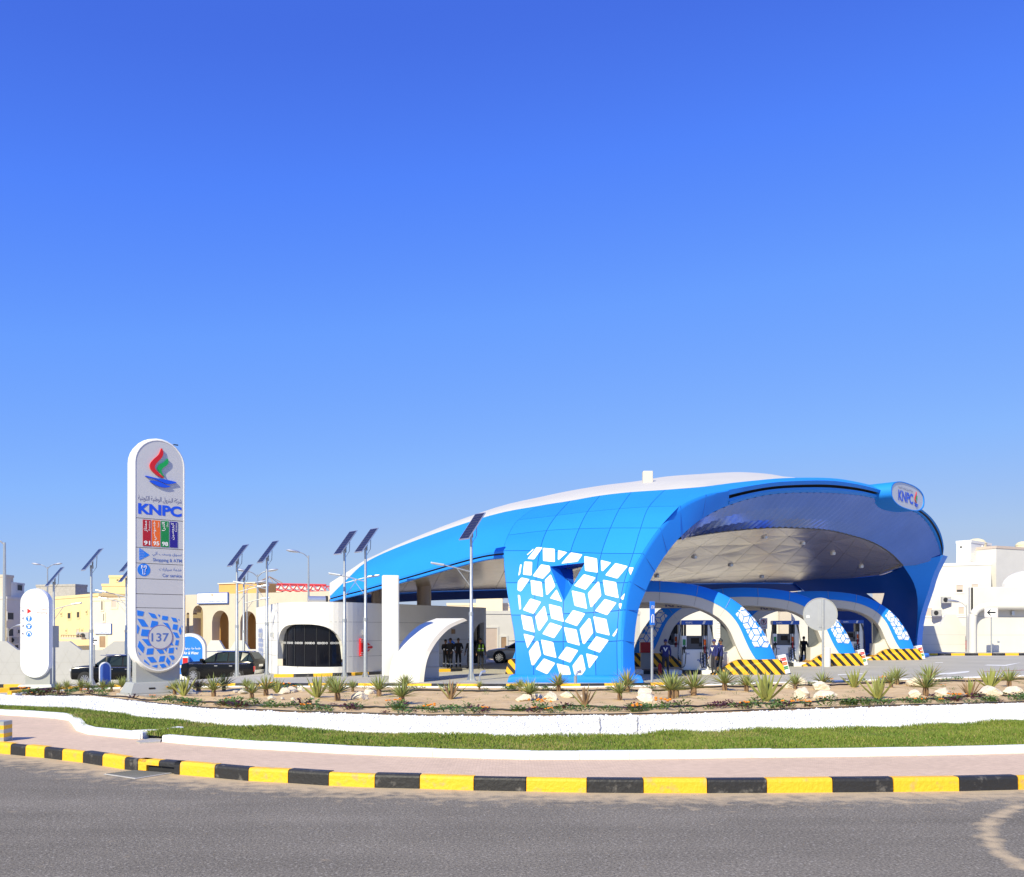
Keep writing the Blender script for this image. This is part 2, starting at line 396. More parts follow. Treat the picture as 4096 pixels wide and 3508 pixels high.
def text(name, s, M, x0, x1, y0, y1, mat, parent=None, bold=.0, dz=.004, local=False, rot=False):
    """writing fitted into the rectangle x0..x1, y0..y1 of plane M"""
    vs, fs = text_shape(s, bold)
    mb = MB()
    if rot: pts = [M @ V(lerp(x1, x0, y), lerp(y0, y1, x), dz) for x, y in vs]
    else: pts = [M @ V(lerp(x0, x1, x), lerp(y0, y1, y), dz) for x, y in vs]
    mb.add(pts, fs)
    return mb.build(name, mat, parent, recalc=False, local=local)
# ================================================================== the ground, road, pavement and planting strip
def Cz(pts):
    return [Vector(((u - 2048) / F * ((CH - z) * F / (v - HZ)), (CH - z) * F / (v - HZ), z)) for u, v, z in pts]
# broad ground sheet to the horizon
xs = [-1500, -700, -400, -250, -160, -110] + list(range(-80, 81, 4)) + [110, 160, 250, 400, 700, 1500]
ys = [-300, -120, -60, -30, 0, 15] + list(range(20, 101, 4)) + [120, 160, 220, 320, 500, 900, 2500]
mb = MB(); mb.loft([[V(x, y, (zg(x, y) if y > 33 else -.02) - .12) for x in xs] for y in ys])
struct(mb.build('ground', 'dirt', sm=True))
# forecourt tarmac
mb = MB(); rows = []
for y in [32, 34, 36, 38, 40] + list(range(42, 90, 3)):
    rows.append([V(x, y, zg(x, y)) for x in range(-75, 96, 3)])
mb.loft(rows); struct(mb.build('forecourt', 'tarmac', sm=True))

# kerb line (bottom of the road face, z = 0)
K0px = [(-700, 2955), (-420, 2973), (-200, 2992), (0, 3014), (177, 3032), (331, 3051), (498, 3078), (718, 3099), (855, 3111), (993, 3124), (1152, 3132), (1314, 3143), (1499, 3151), (1678, 3155), (1895, 3162), (2104, 3166), (2347, 3171), (2574, 3172.5), (2829, 3173), (3068, 3172), (3331, 3170), (3574, 3168), (3838, 3165), (4074, 3159), (4330, 3148), (4650, 3130), (5000, 3105), (5500, 3068)]
def kv(u):
    for (a, b), (c, d) in zip(K0px, K0px[1:]):
        if a <= u <= c: return lerp(b, d, (u - a) / (c - a))
    return K0px[-1][1]
K0 = Cz([(u, v, 0) for u, v in K0px]); K0s = smooth(K0, 4)
# road sheet, with a dust mask that grows towards the kerb
mb = MB(); nr = 26; rows = []
far = [V(lerp(-55, 60, i / (len(K0s) - 1)), -25, 0) for i in range(len(K0s))]
for k in range(nr + 1):
    t = (k / nr) ** 2.2
    rows.append([Vector((lerp(a.x, b.x, t), lerp(a.y + .05, b.y, t), 0)) for a, b in zip(K0s, far)])
left = K0s[0]
mb.loft(rows)
road = struct(mb.build('road', 'asphalt', recalc=False))
at = road.data.attributes.new('dust', 'FLOAT', 'POINT')
dv = []
for v in road.data.vertices:
    d = min((v.co - p).length for p in K0s)
    w = .66 * math.exp(-(d / .95) ** 1.5) - .08
    dv.append(w)
at.data.foreach_set('value', dv)
# black and yellow kerb stones, one by one
kerb = struct(thing('kerb', None, None, (0, 13, 0)))
bnd = [-700, -580, -470, -370, -280, -200, -125, -60, 0, 42, 101, 177, 248, 331, 409, 498, 551, 635, 718, 858, 993, 1152, 1314, 1499, 1678, 1895, 2104, 2347, 2574, 2829, 3068, 3331, 3574, 3838, 4074, 4340, 4600, 4880, 5180]
bnd.remove(0)
c0 = bnd.index(42)        # stone from 42 to 101 is black
KH = .2
def kpt(u): return Cz([(u, kv(u), 0)])[0]
for i in range(len(bnd) - 1):
    colr = 'kerb_black' if (i - c0) % 2 == 0 else 'kerb_yellow'
    a, b = kpt(bnd[i]), kpt(bnd[i + 1]); d = (b - a).normalized(); q = V(-d.y, d.x, 0); g = .006
    a = a + d * g; b = b - d * g; w = .16; j = random.uniform(-.006, .006)
    prof = [(0, -.03), (0.004, KH - .045), (.012, KH - .018), (.038, KH + j), (w, KH + j), (w, -.03)]
    if bnd[i] in (551, 635):     # drain inlet: the stones stand over a slot
        x0, x1 = (.4, 1) if bnd[i] == 551 else (0, .75)
        mb = MB(); L = (b - a).length
        for s0, s1, zz in ((0, L, .11), (0, L * x0, -.03), (L * x1, L, -.03)):
            if s1 - s0 < .01: continue
            pr = [(h, max(z, zz)) for h, z in prof]
            mb.loft([[a + d * s0 + q * h + V(0, 0, z) for h, z in pr], [a + d * s1 + q * h + V(0, 0, z) for h, z in pr]], True, True)
    else:
        mb = MB(); mb.loft([[p + q * h + V(0, 0, z) for h, z in prof] for p in (a, b)], True, True)
    mb.build('kerb_stone', colr, kerb)
a, b = kpt(575), kpt(712); d = (b - a).normalized(); q = V(-d.y, d.x, 0)
mb = MB(); mb.box(0, (b - a).length, .05, .12, -.05, .12, Matrix.Translation(a) @ Matrix.Rotation(math.atan2(d.y, d.x), 4, 'Z'))
tag(mb.build('drain_opening', 'dark'), 'dark gully slot under the black and yellow kerb', 'drain')
gp = [Vector(((u - 2048) / (v - HZ) * CH, CH * F / (v - HZ), .006)) for u, v in [(412, 3099), (545, 3083), (690, 3094), (540, 3118)]]
t = thing('drain_cover', 'dark steel drain cover set in the road beside the kerb slot', 'drain cover', gp[0])
mb = MB(); c = sum(gp, V(0, 0, 0)) / 4
mb.loft([[p for p in gp], [c + (p - c) * .93 + V(0, 0, .012) for p in gp]], True); mb.build('frame', 'concrete', t)
mb = MB(); ip = [c + (p - c) * .93 + V(0, 0, .008) for p in gp]; mb.poly(ip); mb.build('plate', 'grey_concrete', t, recalc=False)
mb = MB()
for k in range(1, 12):
    a_, b_ = ip[0].lerp(ip[1], k / 12), ip[3].lerp(ip[2], k / 12); mb.tube([a_ + V(0, 0, .003), b_ + V(0, 0, .003)], .006, 4)
mb.build('rib', 'joint_dark', t)

# paved walk between the kerb and the white edging
K1px = [(-700, 2830), (-300, 2845), (0, 2859), (135, 2867), (268, 2877), (287, 2897), (311, 2931), (378, 2941), (500, 2951), (560, 2957), (647, 2967), (760, 2978), (885, 2987), (1081, 2999), (1400, 3016), (1658, 3026), (2111, 3038), (2450, 3038), (2700, 3035), (3142, 3029), (3574, 3024), (4096, 3013), (4600, 2995), (5300, 2962)]
K1 = Cz([(u, v, .2) for u, v in K1px])
n = 120
fr = resample([p + V(0, 0, .2) for p in K0s], n)
fr = [p + V(0, .1, 0) for p in fr]
bk = resample(K1, n)
def match(a_pts, u_list):    # points of a curve picked by their bearing from the camera, so strips loft cleanly
    out = []
    for u in u_list:
        r = (u - 2048) / F; best = a_pts[0]
        for p, q in zip(a_pts, a_pts[1:]):
            fa, fb = p.x - r * p.y, q.x - r * q.y
            if fa <= 0 <= fb: best = p.lerp(q, fa / (fa - fb) if fa != fb else 0); break
        else:
            best = a_pts[0] if a_pts[0].x - r * a_pts[0].y > 0 else a_pts[-1]
        out.append(best)
    return out
US = list(range(-690, 5180, 30))
a_ = [p + V(0, .1, 0) for p in match([p + V(0, 0, .196) for p in K0s], US)]
b_ = match(K1, US)
mb = MB(); mb.loft([[p.lerp(q, t) + (V(0, .08, 0) if t == 1 else V(0, 0, 0)) for p, q in zip(a_, b_)] for t in (0, .33, .66, 1)])
struct(mb.build('pavement', 'paver', recalc=False))
# the white edging stones
edging = struct(thing('white_edging', None, None, (0, 15, .2)))
def edge_run(pts, step, h, w, mat, parent, name, lift=-.05):
    L = sum((q - p).length for p, q in zip(pts, pts[1:])); m = max(2, int(L / step) + 1)
    ps = resample(pts, m)
    for p, q in zip(ps, ps[1:]):
        d = (q - p).normalized(); n_ = V(-d.y, d.x, 0).normalized(); g = .004; j = random.uniform(-.006, .006); y = random.uniform(-.006, .006)
        pr = [(y, lift), (y + .008, h - .02 + j), (y + .025, h + j), (w, h + j), (w, lift)]
        mb = MB(); mb.loft([[e + n_ * x + V(0, 0, z) for x, z in pr] for e in (p + d * g, q - d * g)], True, True); mb.build(name, mat, parent)
i9 = K1px.index((560, 2957))
edge_run(K1[:i9 + 1], .8, .12, .2, 'kerb_white', edging, 'edging_stone')
edge_run(K1[i9 + 1:], .8, .12, .2, 'kerb_white', edging, 'edging_stone')
# return of the edging round the inspection cover
rt = Cz([(530, 2943, .24), (600, 2944, .24), (735, 2925, .24)])
edge_run(rt, .6, .10, .15, 'kerb_white', edging, 'edging_stone')
t = thing('inspection_cover', 'stone inspection cover let into the pink paving beside the white edging', 'cover', Cz([(580, 2962, .2)])[0])
pp = Cz([(545, 2966, .21), (600, 2955, .21), (650, 2954, .21), (640, 2968, .21), (560, 2972, .21)]); mb = MB(); mb.prism([(p.x, p.y) for p in pp], Matrix.Translation((0, 0, .19)), .03); mb.build('slab', 'concrete', t)
mb = MB(); pp2 = Cz([(550, 2945, .2), (565, 2936, .2), (560, 2958, .2), (540, 2957, .2)]); mb.box(-.09, .09, -.08, .08, 0, .13, Matrix.Translation(pp2[3] + V(.05, .1, 0))); mb.build('stub', 'kerb_white', t, bevel=.015)

# lawn strip
K2 = [p + V(0, .18, .07) for p in K1]
K3px = [(-700, 2795), (-300, 2812), (0, 2826), (169, 2833), (290, 2836), (432, 2847), (541, 2868), (676, 2877), (777, 2894), (1013, 2911), (1400, 2928), (1638, 2938), (1861, 2948), (2145, 2947), (2381, 2947), (2700, 2933), (2899, 2928), (3169, 2919), (3439, 2917), (3710, 2906), (4096, 2887), (4600, 2860), (5300, 2825)]
K3 = Cz([(u, v, .30) for u, v in K3px])
a_ = match(K2, US); b_ = match(K3, US); NL = 6
lawn = [[p.lerp(q, t) + V(0, 0, .015 * math.sin(i * .7 + t * 5) if 0 < t < 1 else 0) for i, (p, q) in enumerate(zip(a_, b_))] for t in [k / NL for k in range(NL + 1)]]
mb = MB(); mb.loft(lawn); o = mb.build('lawn_soil', 'soil_under_grass', recalc=False); struct(o)
def blades(name, rows, dens, h0, h1, mats, label, cat, wid=.006, pw=None):
    A = np.array([[list(p) for p in r] for r in rows]); quads = []
    P0, P1, P2, P3 = A[:-1, :-1], A[:-1, 1:], A[1:, 1:], A[1:, :-1]
    P0, P1, P2, P3 = [x.reshape(-1, 3) for x in (P0, P1, P2, P3)]
    ar = .5 * np.linalg.norm(np.cross(P2 - P0, P3 - P1), axis=1); cnt = np.random.poisson(ar * dens); idx = np.repeat(np.arange(len(ar)), cnt)
    s = np.random.rand(len(idx), 1); t = np.random.rand(len(idx), 1)
    b = (P0[idx] * (1 - s) + P1[idx] * s) * (1 - t) + (P3[idx] * (1 - s) + P2[idx] * s) * t
    n = len(idx); h = np.random.uniform(h0, h1, (n, 1)) * (.75 + .5 * np.sin(b[:, :1] * 1.7) * np.sin(b[:, 1:2] * 2.9 + b[:, :1]))
    h = np.clip(h, h0 * .6, h1 * 1.4)
    a = np.random.rand(n, 1) * 6.283; dr = np.hstack([np.cos(a), np.sin(a), 0 * a]); le = np.random.rand(n, 1) * 6.283; ln = np.hstack([np.cos(le), np.sin(le), 0 * le]) * h * np.random.uniform(.1, .7, (n, 1))
    up = np.hstack([0 * a, 0 * a, h])
    v = np.stack([b - dr * wid, b + dr * wid, b + up * .6 + ln * .35 + dr * wid * .7, b + up + ln], 1).reshape(-1, 3)
    k = np.arange(n)[:, None] * 4; f = np.concatenate([k + [0, 1, 2], k + [0, 2, 3]], 1).reshape(-1, 3)
    me = bpy.data.meshes.new(name); me.vertices.add(len(v)); me.vertices.foreach_set('co', v.ravel()); me.loops.add(len(f) * 3); me.loops.foreach_set('vertex_index', f.ravel())
    me.polygons.add(len(f)); me.polygons.foreach_set('loop_start', np.arange(len(f)) * 3); me.polygons.foreach_set('loop_total', np.full(len(f), 3))
    for m in mats: me.materials.append(MAT(m))
    if len(mats) > 1:
        mi = (np.random.rand(n) < .10 + .25 * (np.sin(b[:, 0] * .9 + 1) * np.sin(b[:, 1] * 1.7) > .75)).astype(int); me.polygons.foreach_set('material_index', np.repeat(mi, 2))
    me.update(calc_edges=True); o = bpy.data.objects.new(name, me); col.objects.link(o)
    return tag(o, label, cat, kind='stuff')
vis = [i for i, u in enumerate(US) if -260 < u < 4500]
blades('lawn_grass', [r[vis[0]:vis[-1]] for r in lawn], 2300, .05, .10, ['grass', 'grass_dry'], 'short green lawn grass in the strip between white edging and white gravel', 'grass')

# bank of white gravel
def zb(u): return lerp(.28, .55, ss(0, 1200, u))
K4px = [(-700, 2752), (-300, 2768), (0, 2779), (74, 2786), (365, 2786), (514, 2803), (662, 2820), (811, 2834), (1149, 2850), (1400, 2857), (1705, 2866), (2111, 2866), (2400, 2863), (2700, 2859), (3169, 2841), (3642, 2826), (4096, 2813), (4600, 2795), (5300, 2768)]
K4 = Cz([(u, v, zb(u)) for u, v in K4px])
a_ = match(K3, US); b_ = match(K4, US); NGR = 10
bank = [[(p + V(0, .02, -.02)).lerp(q, t) + V(0, 0, random.uniform(-.012, .012) + .03 * math.sin(t * math.pi)) for p, q in zip(a_, b_)] for t in [k / NGR for k in range(NGR + 1)]]
mb = MB(); mb.loft(bank); o = mb.build('gravel_bank', 'white_gravel', recalc=False, sm=True); struct(o)
for uj in (2392, 2536):          # settlement cracks across the bank
    i = min(range(len(US)), key=lambda k: abs(US[k] - uj)); mb = MB(); mb.tube([r[i] + V(random.uniform(-.02, .02), 0, .02) for r in bank[:9]], .012, 4); mb.build('crack', 'joint', o)
def pebbles(name, rows, dens, r0, r1, mat, label, cat):
    A = np.array([[list(p) for p in r] for r in rows])
    P0, P1, P2, P3 = [x.reshape(-1, 3) for x in (A[:-1, :-1], A[:-1, 1:], A[1:, 1:], A[1:, :-1])]
    ar = .5 * np.linalg.norm(np.cross(P2 - P0, P3 - P1), axis=1); idx = np.repeat(np.arange(len(ar)), np.random.poisson(ar * dens))
    s = np.random.rand(len(idx), 1); t = np.random.rand(len(idx), 1); b = (P0[idx] * (1 - s) + P1[idx] * s) * (1 - t) + (P3[idx] * (1 - s) + P2[idx] * s) * t
    n = len(idx); oc = np.array([[1, 0, 0], [0, 1, 0], [-1, 0, 0], [0, -1, 0], [0, 0, 1], [0, 0, -.5]], float); r = np.random.uniform(r0, r1, (n, 1, 1))
    sh = np.random.uniform(.6, 1.2, (n, 6, 1)); an = np.random.rand(n) * 6.28; ca, sa = np.cos(an), np.sin(an)
    o3 = oc[None] * r * sh * np.array([1, 1, .65]); x = o3[..., 0] * ca[:, None] - o3[..., 1] * sa[:, None]; y = o3[..., 0] * sa[:, None] + o3[..., 1] * ca[:, None]
    v = (np.stack([x, y, o3[..., 2]], -1) + b[:, None]).reshape(-1, 3)
    tr = np.array([[0, 1, 4], [1, 2, 4], [2, 3, 4], [3, 0, 4], [1, 0, 5], [2, 1, 5], [3, 2, 5], [0, 3, 5]]); f = (np.arange(n)[:, None, None] * 6 + tr[None]).reshape(-1, 3)
    me = bpy.data.meshes.new(name); me.vertices.add(len(v)); me.vertices.foreach_set('co', v.ravel()); me.loops.add(len(f) * 3); me.loops.foreach_set('vertex_index', f.ravel())
    me.polygons.add(len(f)); me.polygons.foreach_set('loop_start', np.arange(len(f)) * 3); me.polygons.foreach_set('loop_total', np.full(len(f), 3)); me.materials.append(MAT(mat)); me.update(calc_edges=True)
    o = bpy.data.objects.new(name, me); col.objects.link(o); return tag(o, label, cat, kind='stuff')
pebbles('white_gravel', [r[vis[0]:vis[-1]] for r in bank], 420, .02, .045, 'white_gravel', 'white pebbles covering the bank above the lawn strip', 'gravel')
pebbles('gravel_crest', [r[vis[0]:vis[-1]] for r in bank[-2:]], 260, .035, .06, 'white_gravel', 'larger white stones along the crest of the gravel bank', 'gravel')

# planting bed of sand
K5px = [(-700, 2752), (-200, 2768), (60, 2779), (213, 2766), (500, 2753), (950, 2749), (1400, 2749), (2100, 2752), (2700, 2745), (3372, 2726), (4096, 2706), (4600, 2690), (5300, 2670)]
K5 = Cz([(u, v, lerp(.2, .3, ss(0, 1200, u))) for u, v in K5px])
UB = [u for u in US if u > 70]
a_ = match(K4, UB); b_ = match(K5, UB); NB = 22
bed = []
for k in range(NB + 1):
    t = k / NB
    bed.append([p.lerp(q, t) + V(0, 0, (.035 * math.sin(p.x * 2.3 + t * 9) * math.sin(p.x * .9 - t * 14) + random.uniform(-.02, .02)) * min(1, 6 * t * (1 - t))) for p, q in zip(a_, b_)])
mb = MB(); mb.loft(bed); bedo = struct(mb.build('planting_bed', 'sand', recalc=False, sm=True))
bed_bvh = BVHTree.FromPolygons([v.co.copy() for v in bedo.data.vertices], [tuple(p.vertices) for p in bedo.data.polygons])
def onbed(u, v):
    d = Vector(((u - 2048) / F, 1, -(v - HZ) / F)).normalized()
    h = bed_bvh.ray_cast(V(0, 0, CH), d)[0]
    return h
# black edging strip and drip hoses laid along the bed
def bedline(t, dz=.02, wob=.12, u0=100, u1=5100):
    out = []
    for i, (p, q) in enumerate(zip(a_, b_)):
        if u0 <= UB[i] <= u1:
            tt = t + wob * .1 * math.sin(i * .35 + t * 40) ; x = p.lerp(q, tt)
            h = bed_bvh.ray_cast(V(x.x, x.y, 5), V(0, 0, -1))[0]
            if h: out.append(h + V(0, 0, dz))
    return out
mb = MB(); mb.tube(bedline(.02, .01, 0), .022, 5); tag(mb.build('edging_strip', 'hose', sm=True), 'black plastic strip along the front edge of the sand bed', 'strip')
mb = MB(); mb.tube(bedline(.17, .02, .25), .026, 5); tag(mb.build('drip_hose', 'hose', sm=True), 'black irrigation hose running between the small bedding plants', 'hose')
mb = MB(); mb.tube(bedline(.80, .03, .15, 1450, 4900), .03, 5); tag(mb.build('drip_hose', 'hose', sm=True), 'black irrigation hose along the back of the sand bed', 'hose')

# yellow and black kerb along the back of the bed, on a white footing
fk = struct(thing('forecourt_kerb', None, None, (0, 33, .2)))
pts = smooth(K5[2:], 3)
def run_blocks(pts, step, h, w, cols, parent, name, z0=-.3, gap=.006, start=0, off_=0):
    L = sum((q - p).length for p, q in zip(pts, pts[1:])); m = max(2, int(L / step) + 1); ps = resample(pts, m)
    for i, (p, q) in enumerate(zip(ps, ps[1:])):
        d = (q - p); d.z = 0; d.normalize(); n_ = V(-d.y, d.x, 0)
        pr = [(off_, z0), (off_, h - .02), (off_ + .02, h), (off_ + w, h), (off_ + w, z0)]
        mb = MB(); mb.loft([[e + n_ * x + V(0, 0, z) for x, z in pr] for e in (p + d * gap, q - d * gap)], True, True); mb.build(name, cols[(i + start) % len(cols)], parent)
run_blocks(pts, 1.6, .045, .12, ['kerb_white'], fk, 'footing_stone')
yb = [p for p in pts if (p.x / p.y * F + 2048) < 2740]
run_blocks(yb, .85, .13, .16, ['kerb_yellow', 'kerb_black'], fk, 'kerb_stone', off_=.14)
# kerbs further back: along the shop, beside the small sign, along the right wall
k2 = struct(thing('shop_kerb', None, None, (-10, 45, 0)))
run_blocks([G(1095, 2710), G(1150, 2709), G(1300, 2706), G(1430, 2702), G(1540, 2697)], .85, .15, .3, ['kerb_yellow', 'kerb_black'], k2, 'kerb_stone')
run_blocks([G(1740, 2689), G(1800, 2687), G(1850, 2684)], .85, .15, .3, ['kerb_yellow', 'kerb_black'], k2, 'kerb_stone')
k3 = struct(thing('entrance_kerb', None, None, (-20, 36, 0)))
run_blocks([Cz([(u, v, -.1)])[0] for u, v in [(-500, 2778), (-150, 2774), (60, 2768), (225, 2759)]], .9, .17, .2, ['kerb_yellow', 'kerb_black'], k3, 'kerb_stone')
run_blocks([Cz([(u, v, -.1)])[0] for u, v in [(-500, 2756), (-150, 2755), (60, 2754), (120, 2753)]], .9, .17, .2, ['kerb_black', 'kerb_yellow'], k3, 'kerb_stone')
k4 = struct(thing('rear_kerb', None, None, (35, 72, .3)))
run_blocks([GY(u, Y) for u, Y in [(3400, 70.6), (3560, 71.5), (3640, 72), (3800, 72.2), (4100, 72.5), (4500, 73)]], 1.05, .18, .3, ['kerb_yellow', 'kerb_black'], k4, 'kerb_stone')
mb = MB(); q = [GY(u, 73.0) + V(0, 0, .16) for u in range(3380, 4700, 60)]; mb.loft([q, [p + V(0, 14, 0) for p in q]]); struct(mb.build('rear_walk', 'concrete', recalc=False))
# painted lane arrows and lines on the forecourt
def paint(name, px, mat='road_paint', label=None):
    mb = MB(); mb.poly([G(u, v) + V(0, 0, .008) for u, v in px]); tag(mb.build(name, mat, recalc=False), label, 'road marking')
paint('lane_arrow', [(3935, 2662), (3950, 2659), (4020, 2660), (4085, 2650), (4060, 2656), (4025, 2664)], label='thin white turning arrow painted before the service building')
paint('lane_arrow', [(3745, 2699), (3760, 2694), (3790, 2692), (3880, 2684), (3872, 2690), (3800, 2698)], label='white arrow painted on the tarmac behind the yuccas')
paint('lane_line', [(3350, 2701), (3352, 2698), (3450, 2694), (3450, 2697)], label='short white dash painted beside the middle pump island')
paint('lane_line', [(3740, 2652), (3742, 2650), (3772, 2649), (3772, 2651)], label='short white dash painted beside the far pump island')
paint('lane_line', [(1838, 2701), (1838, 2699), (1930, 2694), (1930, 2696)], label='white line painted near the round arch beside the shop')
paint('lane_line', [(3935, 2688), (3935, 2687), (4096, 2680), (4096, 2681)], 'road_red', 'thin red line painted across the forecourt')
# ================================================================== the canopy
CB = V(2.4, 39, .1)
canopy = thing('canopy', 'large curved blue canopy with white roof standing over the pump islands', 'canopy', CB)
leg = empty('front_leg', canopy)
def PL(pts): return [P(*p) for p in pts]
# each station runs from the lower edge up to the white roof's edge; the leg stations start on the ground
STN = {
 'c': [(1450, 2352, 51), (1450, 2315, 51.4), (1455, 2280, 52.2), (1478, 2240, 54)],
 'b': [(1640, 2297, 47.5), (1643, 2250, 48.1), (1650, 2205, 49.2), (1680, 2155, 51.5)],
 'a': [(1900, 2222, 43.5), (1903, 2170, 44.2), (1918, 2118, 45.4), (1960, 2062, 48)],
 'l': [(2060, 2702, 39.25), (2060, 2567, 39.4), (2044, 2460, 39.9), (2023, 2331, 40.7), (2015, 2203, 41.7), (2033, 2140, 42.6), (2072, 2080, 44.3), (2150, 2024, 47.5)],
 'B': [(2135, 2702, 39.1), (2136, 2567, 39.2), (2138, 2460, 39.55), (2143, 2331, 40.2), (2160, 2203, 41.3), (2187, 2122, 42.6), (2226, 2062, 44.3), (2280, 2003, 47.3)],
 'M': [(2253, 2702, 38.9), (2253, 2567, 39.0), (2253, 2455, 39.3), (2260, 2331, 39.95), (2282, 2208, 40.95), (2316, 2115, 42.3), (2350, 2047, 44), (2400, 1982, 47.2)],
 'A': [(2384, 2702, 38.75), (2378, 2567, 38.85), (2376, 2450, 39.1), (2384, 2331, 39.65), (2406, 2213, 40.55), (2442, 2112, 41.9), (2478, 2035, 43.6), (2525, 1968, 47)],
 'N': [(2470, 2702, 38.63), (2468, 2564, 38.66), (2476, 2442, 38.82), (2496, 2331, 39.2), (2533, 2214, 39.9), (2563, 2112, 41.2), (2596, 2027, 42.8), (2660, 1959, 46.8)],
 'S': [(2486, 2702, 38.6), (2486, 2562, 38.6), (2494, 2439, 38.7), (2515, 2326, 39.0), (2569, 2214, 39.6), (2638, 2112, 40.5), (2719, 2024, 41.8), (2800, 1948, 46.5)],
}
LEGN = ['l', 'B', 'M', 'A', 'N', 'S']
NS = 5   # sub-steps between control points
W3 = {k: smooth(PL(v), NS) for k, v in STN.items()}
leggrid = []                     # columns interpolated between stations
for ka, kb in zip(LEGN, LEGN[1:]):
    pass
cols_ = []
ctrl = [W3[k] for k in LEGN]
SUB = 4
for i in range(len(ctrl[0])):
    cols_.append(smooth([c[i] for c in ctrl], SUB))       # row i across the leg
nrow, ncol = len(cols_), len(cols_[0])
# planes of the triangular opening through the leg
TRI = [P(2200, 2266, 40.4), P(2339, 2251, 40.4), P(2256, 2404, 39.6)]
tdir = V(.06, 1, 0).normalized()
def cut_triangle(bm, tri, d):
    c = sum(tri, V(0, 0, 0)) / 3; pl = []
    for i in range(3):
        n = (tri[(i + 1) % 3] - tri[i]).cross(d).normalized()
        if (c - tri[i]).dot(n) > 0: n = -n
        pl.append((tri[i], n))
    for co, n in pl:
        bmesh.ops.bisect_plane(bm, geom=bm.verts[:] + bm.edges[:] + bm.faces[:], plane_co=co, plane_no=n, dist=1e-5)
    kill = [f for f in bm.faces if all((f.calc_center_median() - co).dot(n) < 1e-4 for co, n in pl)]
    bmesh.ops.delete(bm, geom=kill, context='FACES')
full = MB(); full.loft(cols_)
leg_bvh = BVHTree.FromPolygons([Vector(v) for v in full.v], full.f)
def face_cam(me, o=V(0, 0, 2.3)):
    bm = bmesh.new(); bm.from_mesh(me); s = 0
    bm.normal_update()
    for f in bm.faces: s += (o - f.calc_center_median()).dot(f.normal) * f.calc_area()
    if s < 0: bmesh.ops.reverse_faces(bm, faces=bm.faces[:])
    bm.to_mesh(me); bm.free()
# seam backing, then one panel per bay
mb = MB(); mb.loft([[p + V(.01, .035, -.005) for p in r] for r in cols_]); me = mb.mesh('backing', 'seam', True)
bm = bmesh.new(); bm.from_mesh(me); cut_triangle(bm, TRI, tdir); bm.to_mesh(me); bm.free(); link('backing', me, leg)
rowcut = [0, 1 * NS, 2 * NS, 3 * NS, 4 * NS, 5 * NS, 6 * NS, 7 * NS]
for ri in range(len(rowcut) - 1):
    for ci in range(0, ncol - 1, SUB):
        r0, r1 = rowcut[ri], rowcut[ri + 1]; c1 = min(ci + SUB, ncol - 1)
        sub = [[cols_[r][c] for c in range(ci, c1 + 1)] for r in range(r0, r1 + 1)]
        g = .012
        def pull(a, b): d = (b - a); return a + d.normalized() * min(g, d.length * .3)
        sub = [[pull(r[0], r[1])] + r[1:-1] + [pull(r[-1], r[-2])] for r in sub]
        sub = [[pull(a, b) for a, b in zip(sub[0], sub[1])]] + sub[1:-1] + [[pull(a, b) for a, b in zip(sub[-1], sub[-2])]]
        mb = MB(); mb.loft(sub); me = mb.mesh('cladding_panel', random.choice(('blue', 'blue_b', 'blue_c')), True)
        bm = bmesh.new(); bm.from_mesh(me); cut_triangle(bm, TRI, tdir); bm.to_mesh(me); bm.free()
        if not me.polygons: continue
        face_cam(me)
        link('cladding_panel', me, leg)
# lining of the opening
bt = [P(2266, 2283, 41.6), P(2352, 2262, 41.8), P(2298, 2340, 41.2)]
for i in range(3):
    mb = MB(); mb.poly([TRI[i], TRI[(i + 1) % 3], bt[(i + 1) % 3], bt[i]]); mb.build('opening_lining', 'blue' if i else 'navy', leg, recalc=False)  # top side in the darkened blue, its shade painted in
mb = MB(); mb.poly([P(2208, 2271, 41.0), P(2291, 2277, 41.3), P(2296, 2338, 41.0)]); mb.build('opening_back', 'navy', leg, recalc=False)  # shaded depth of the opening painted as a dark blue face
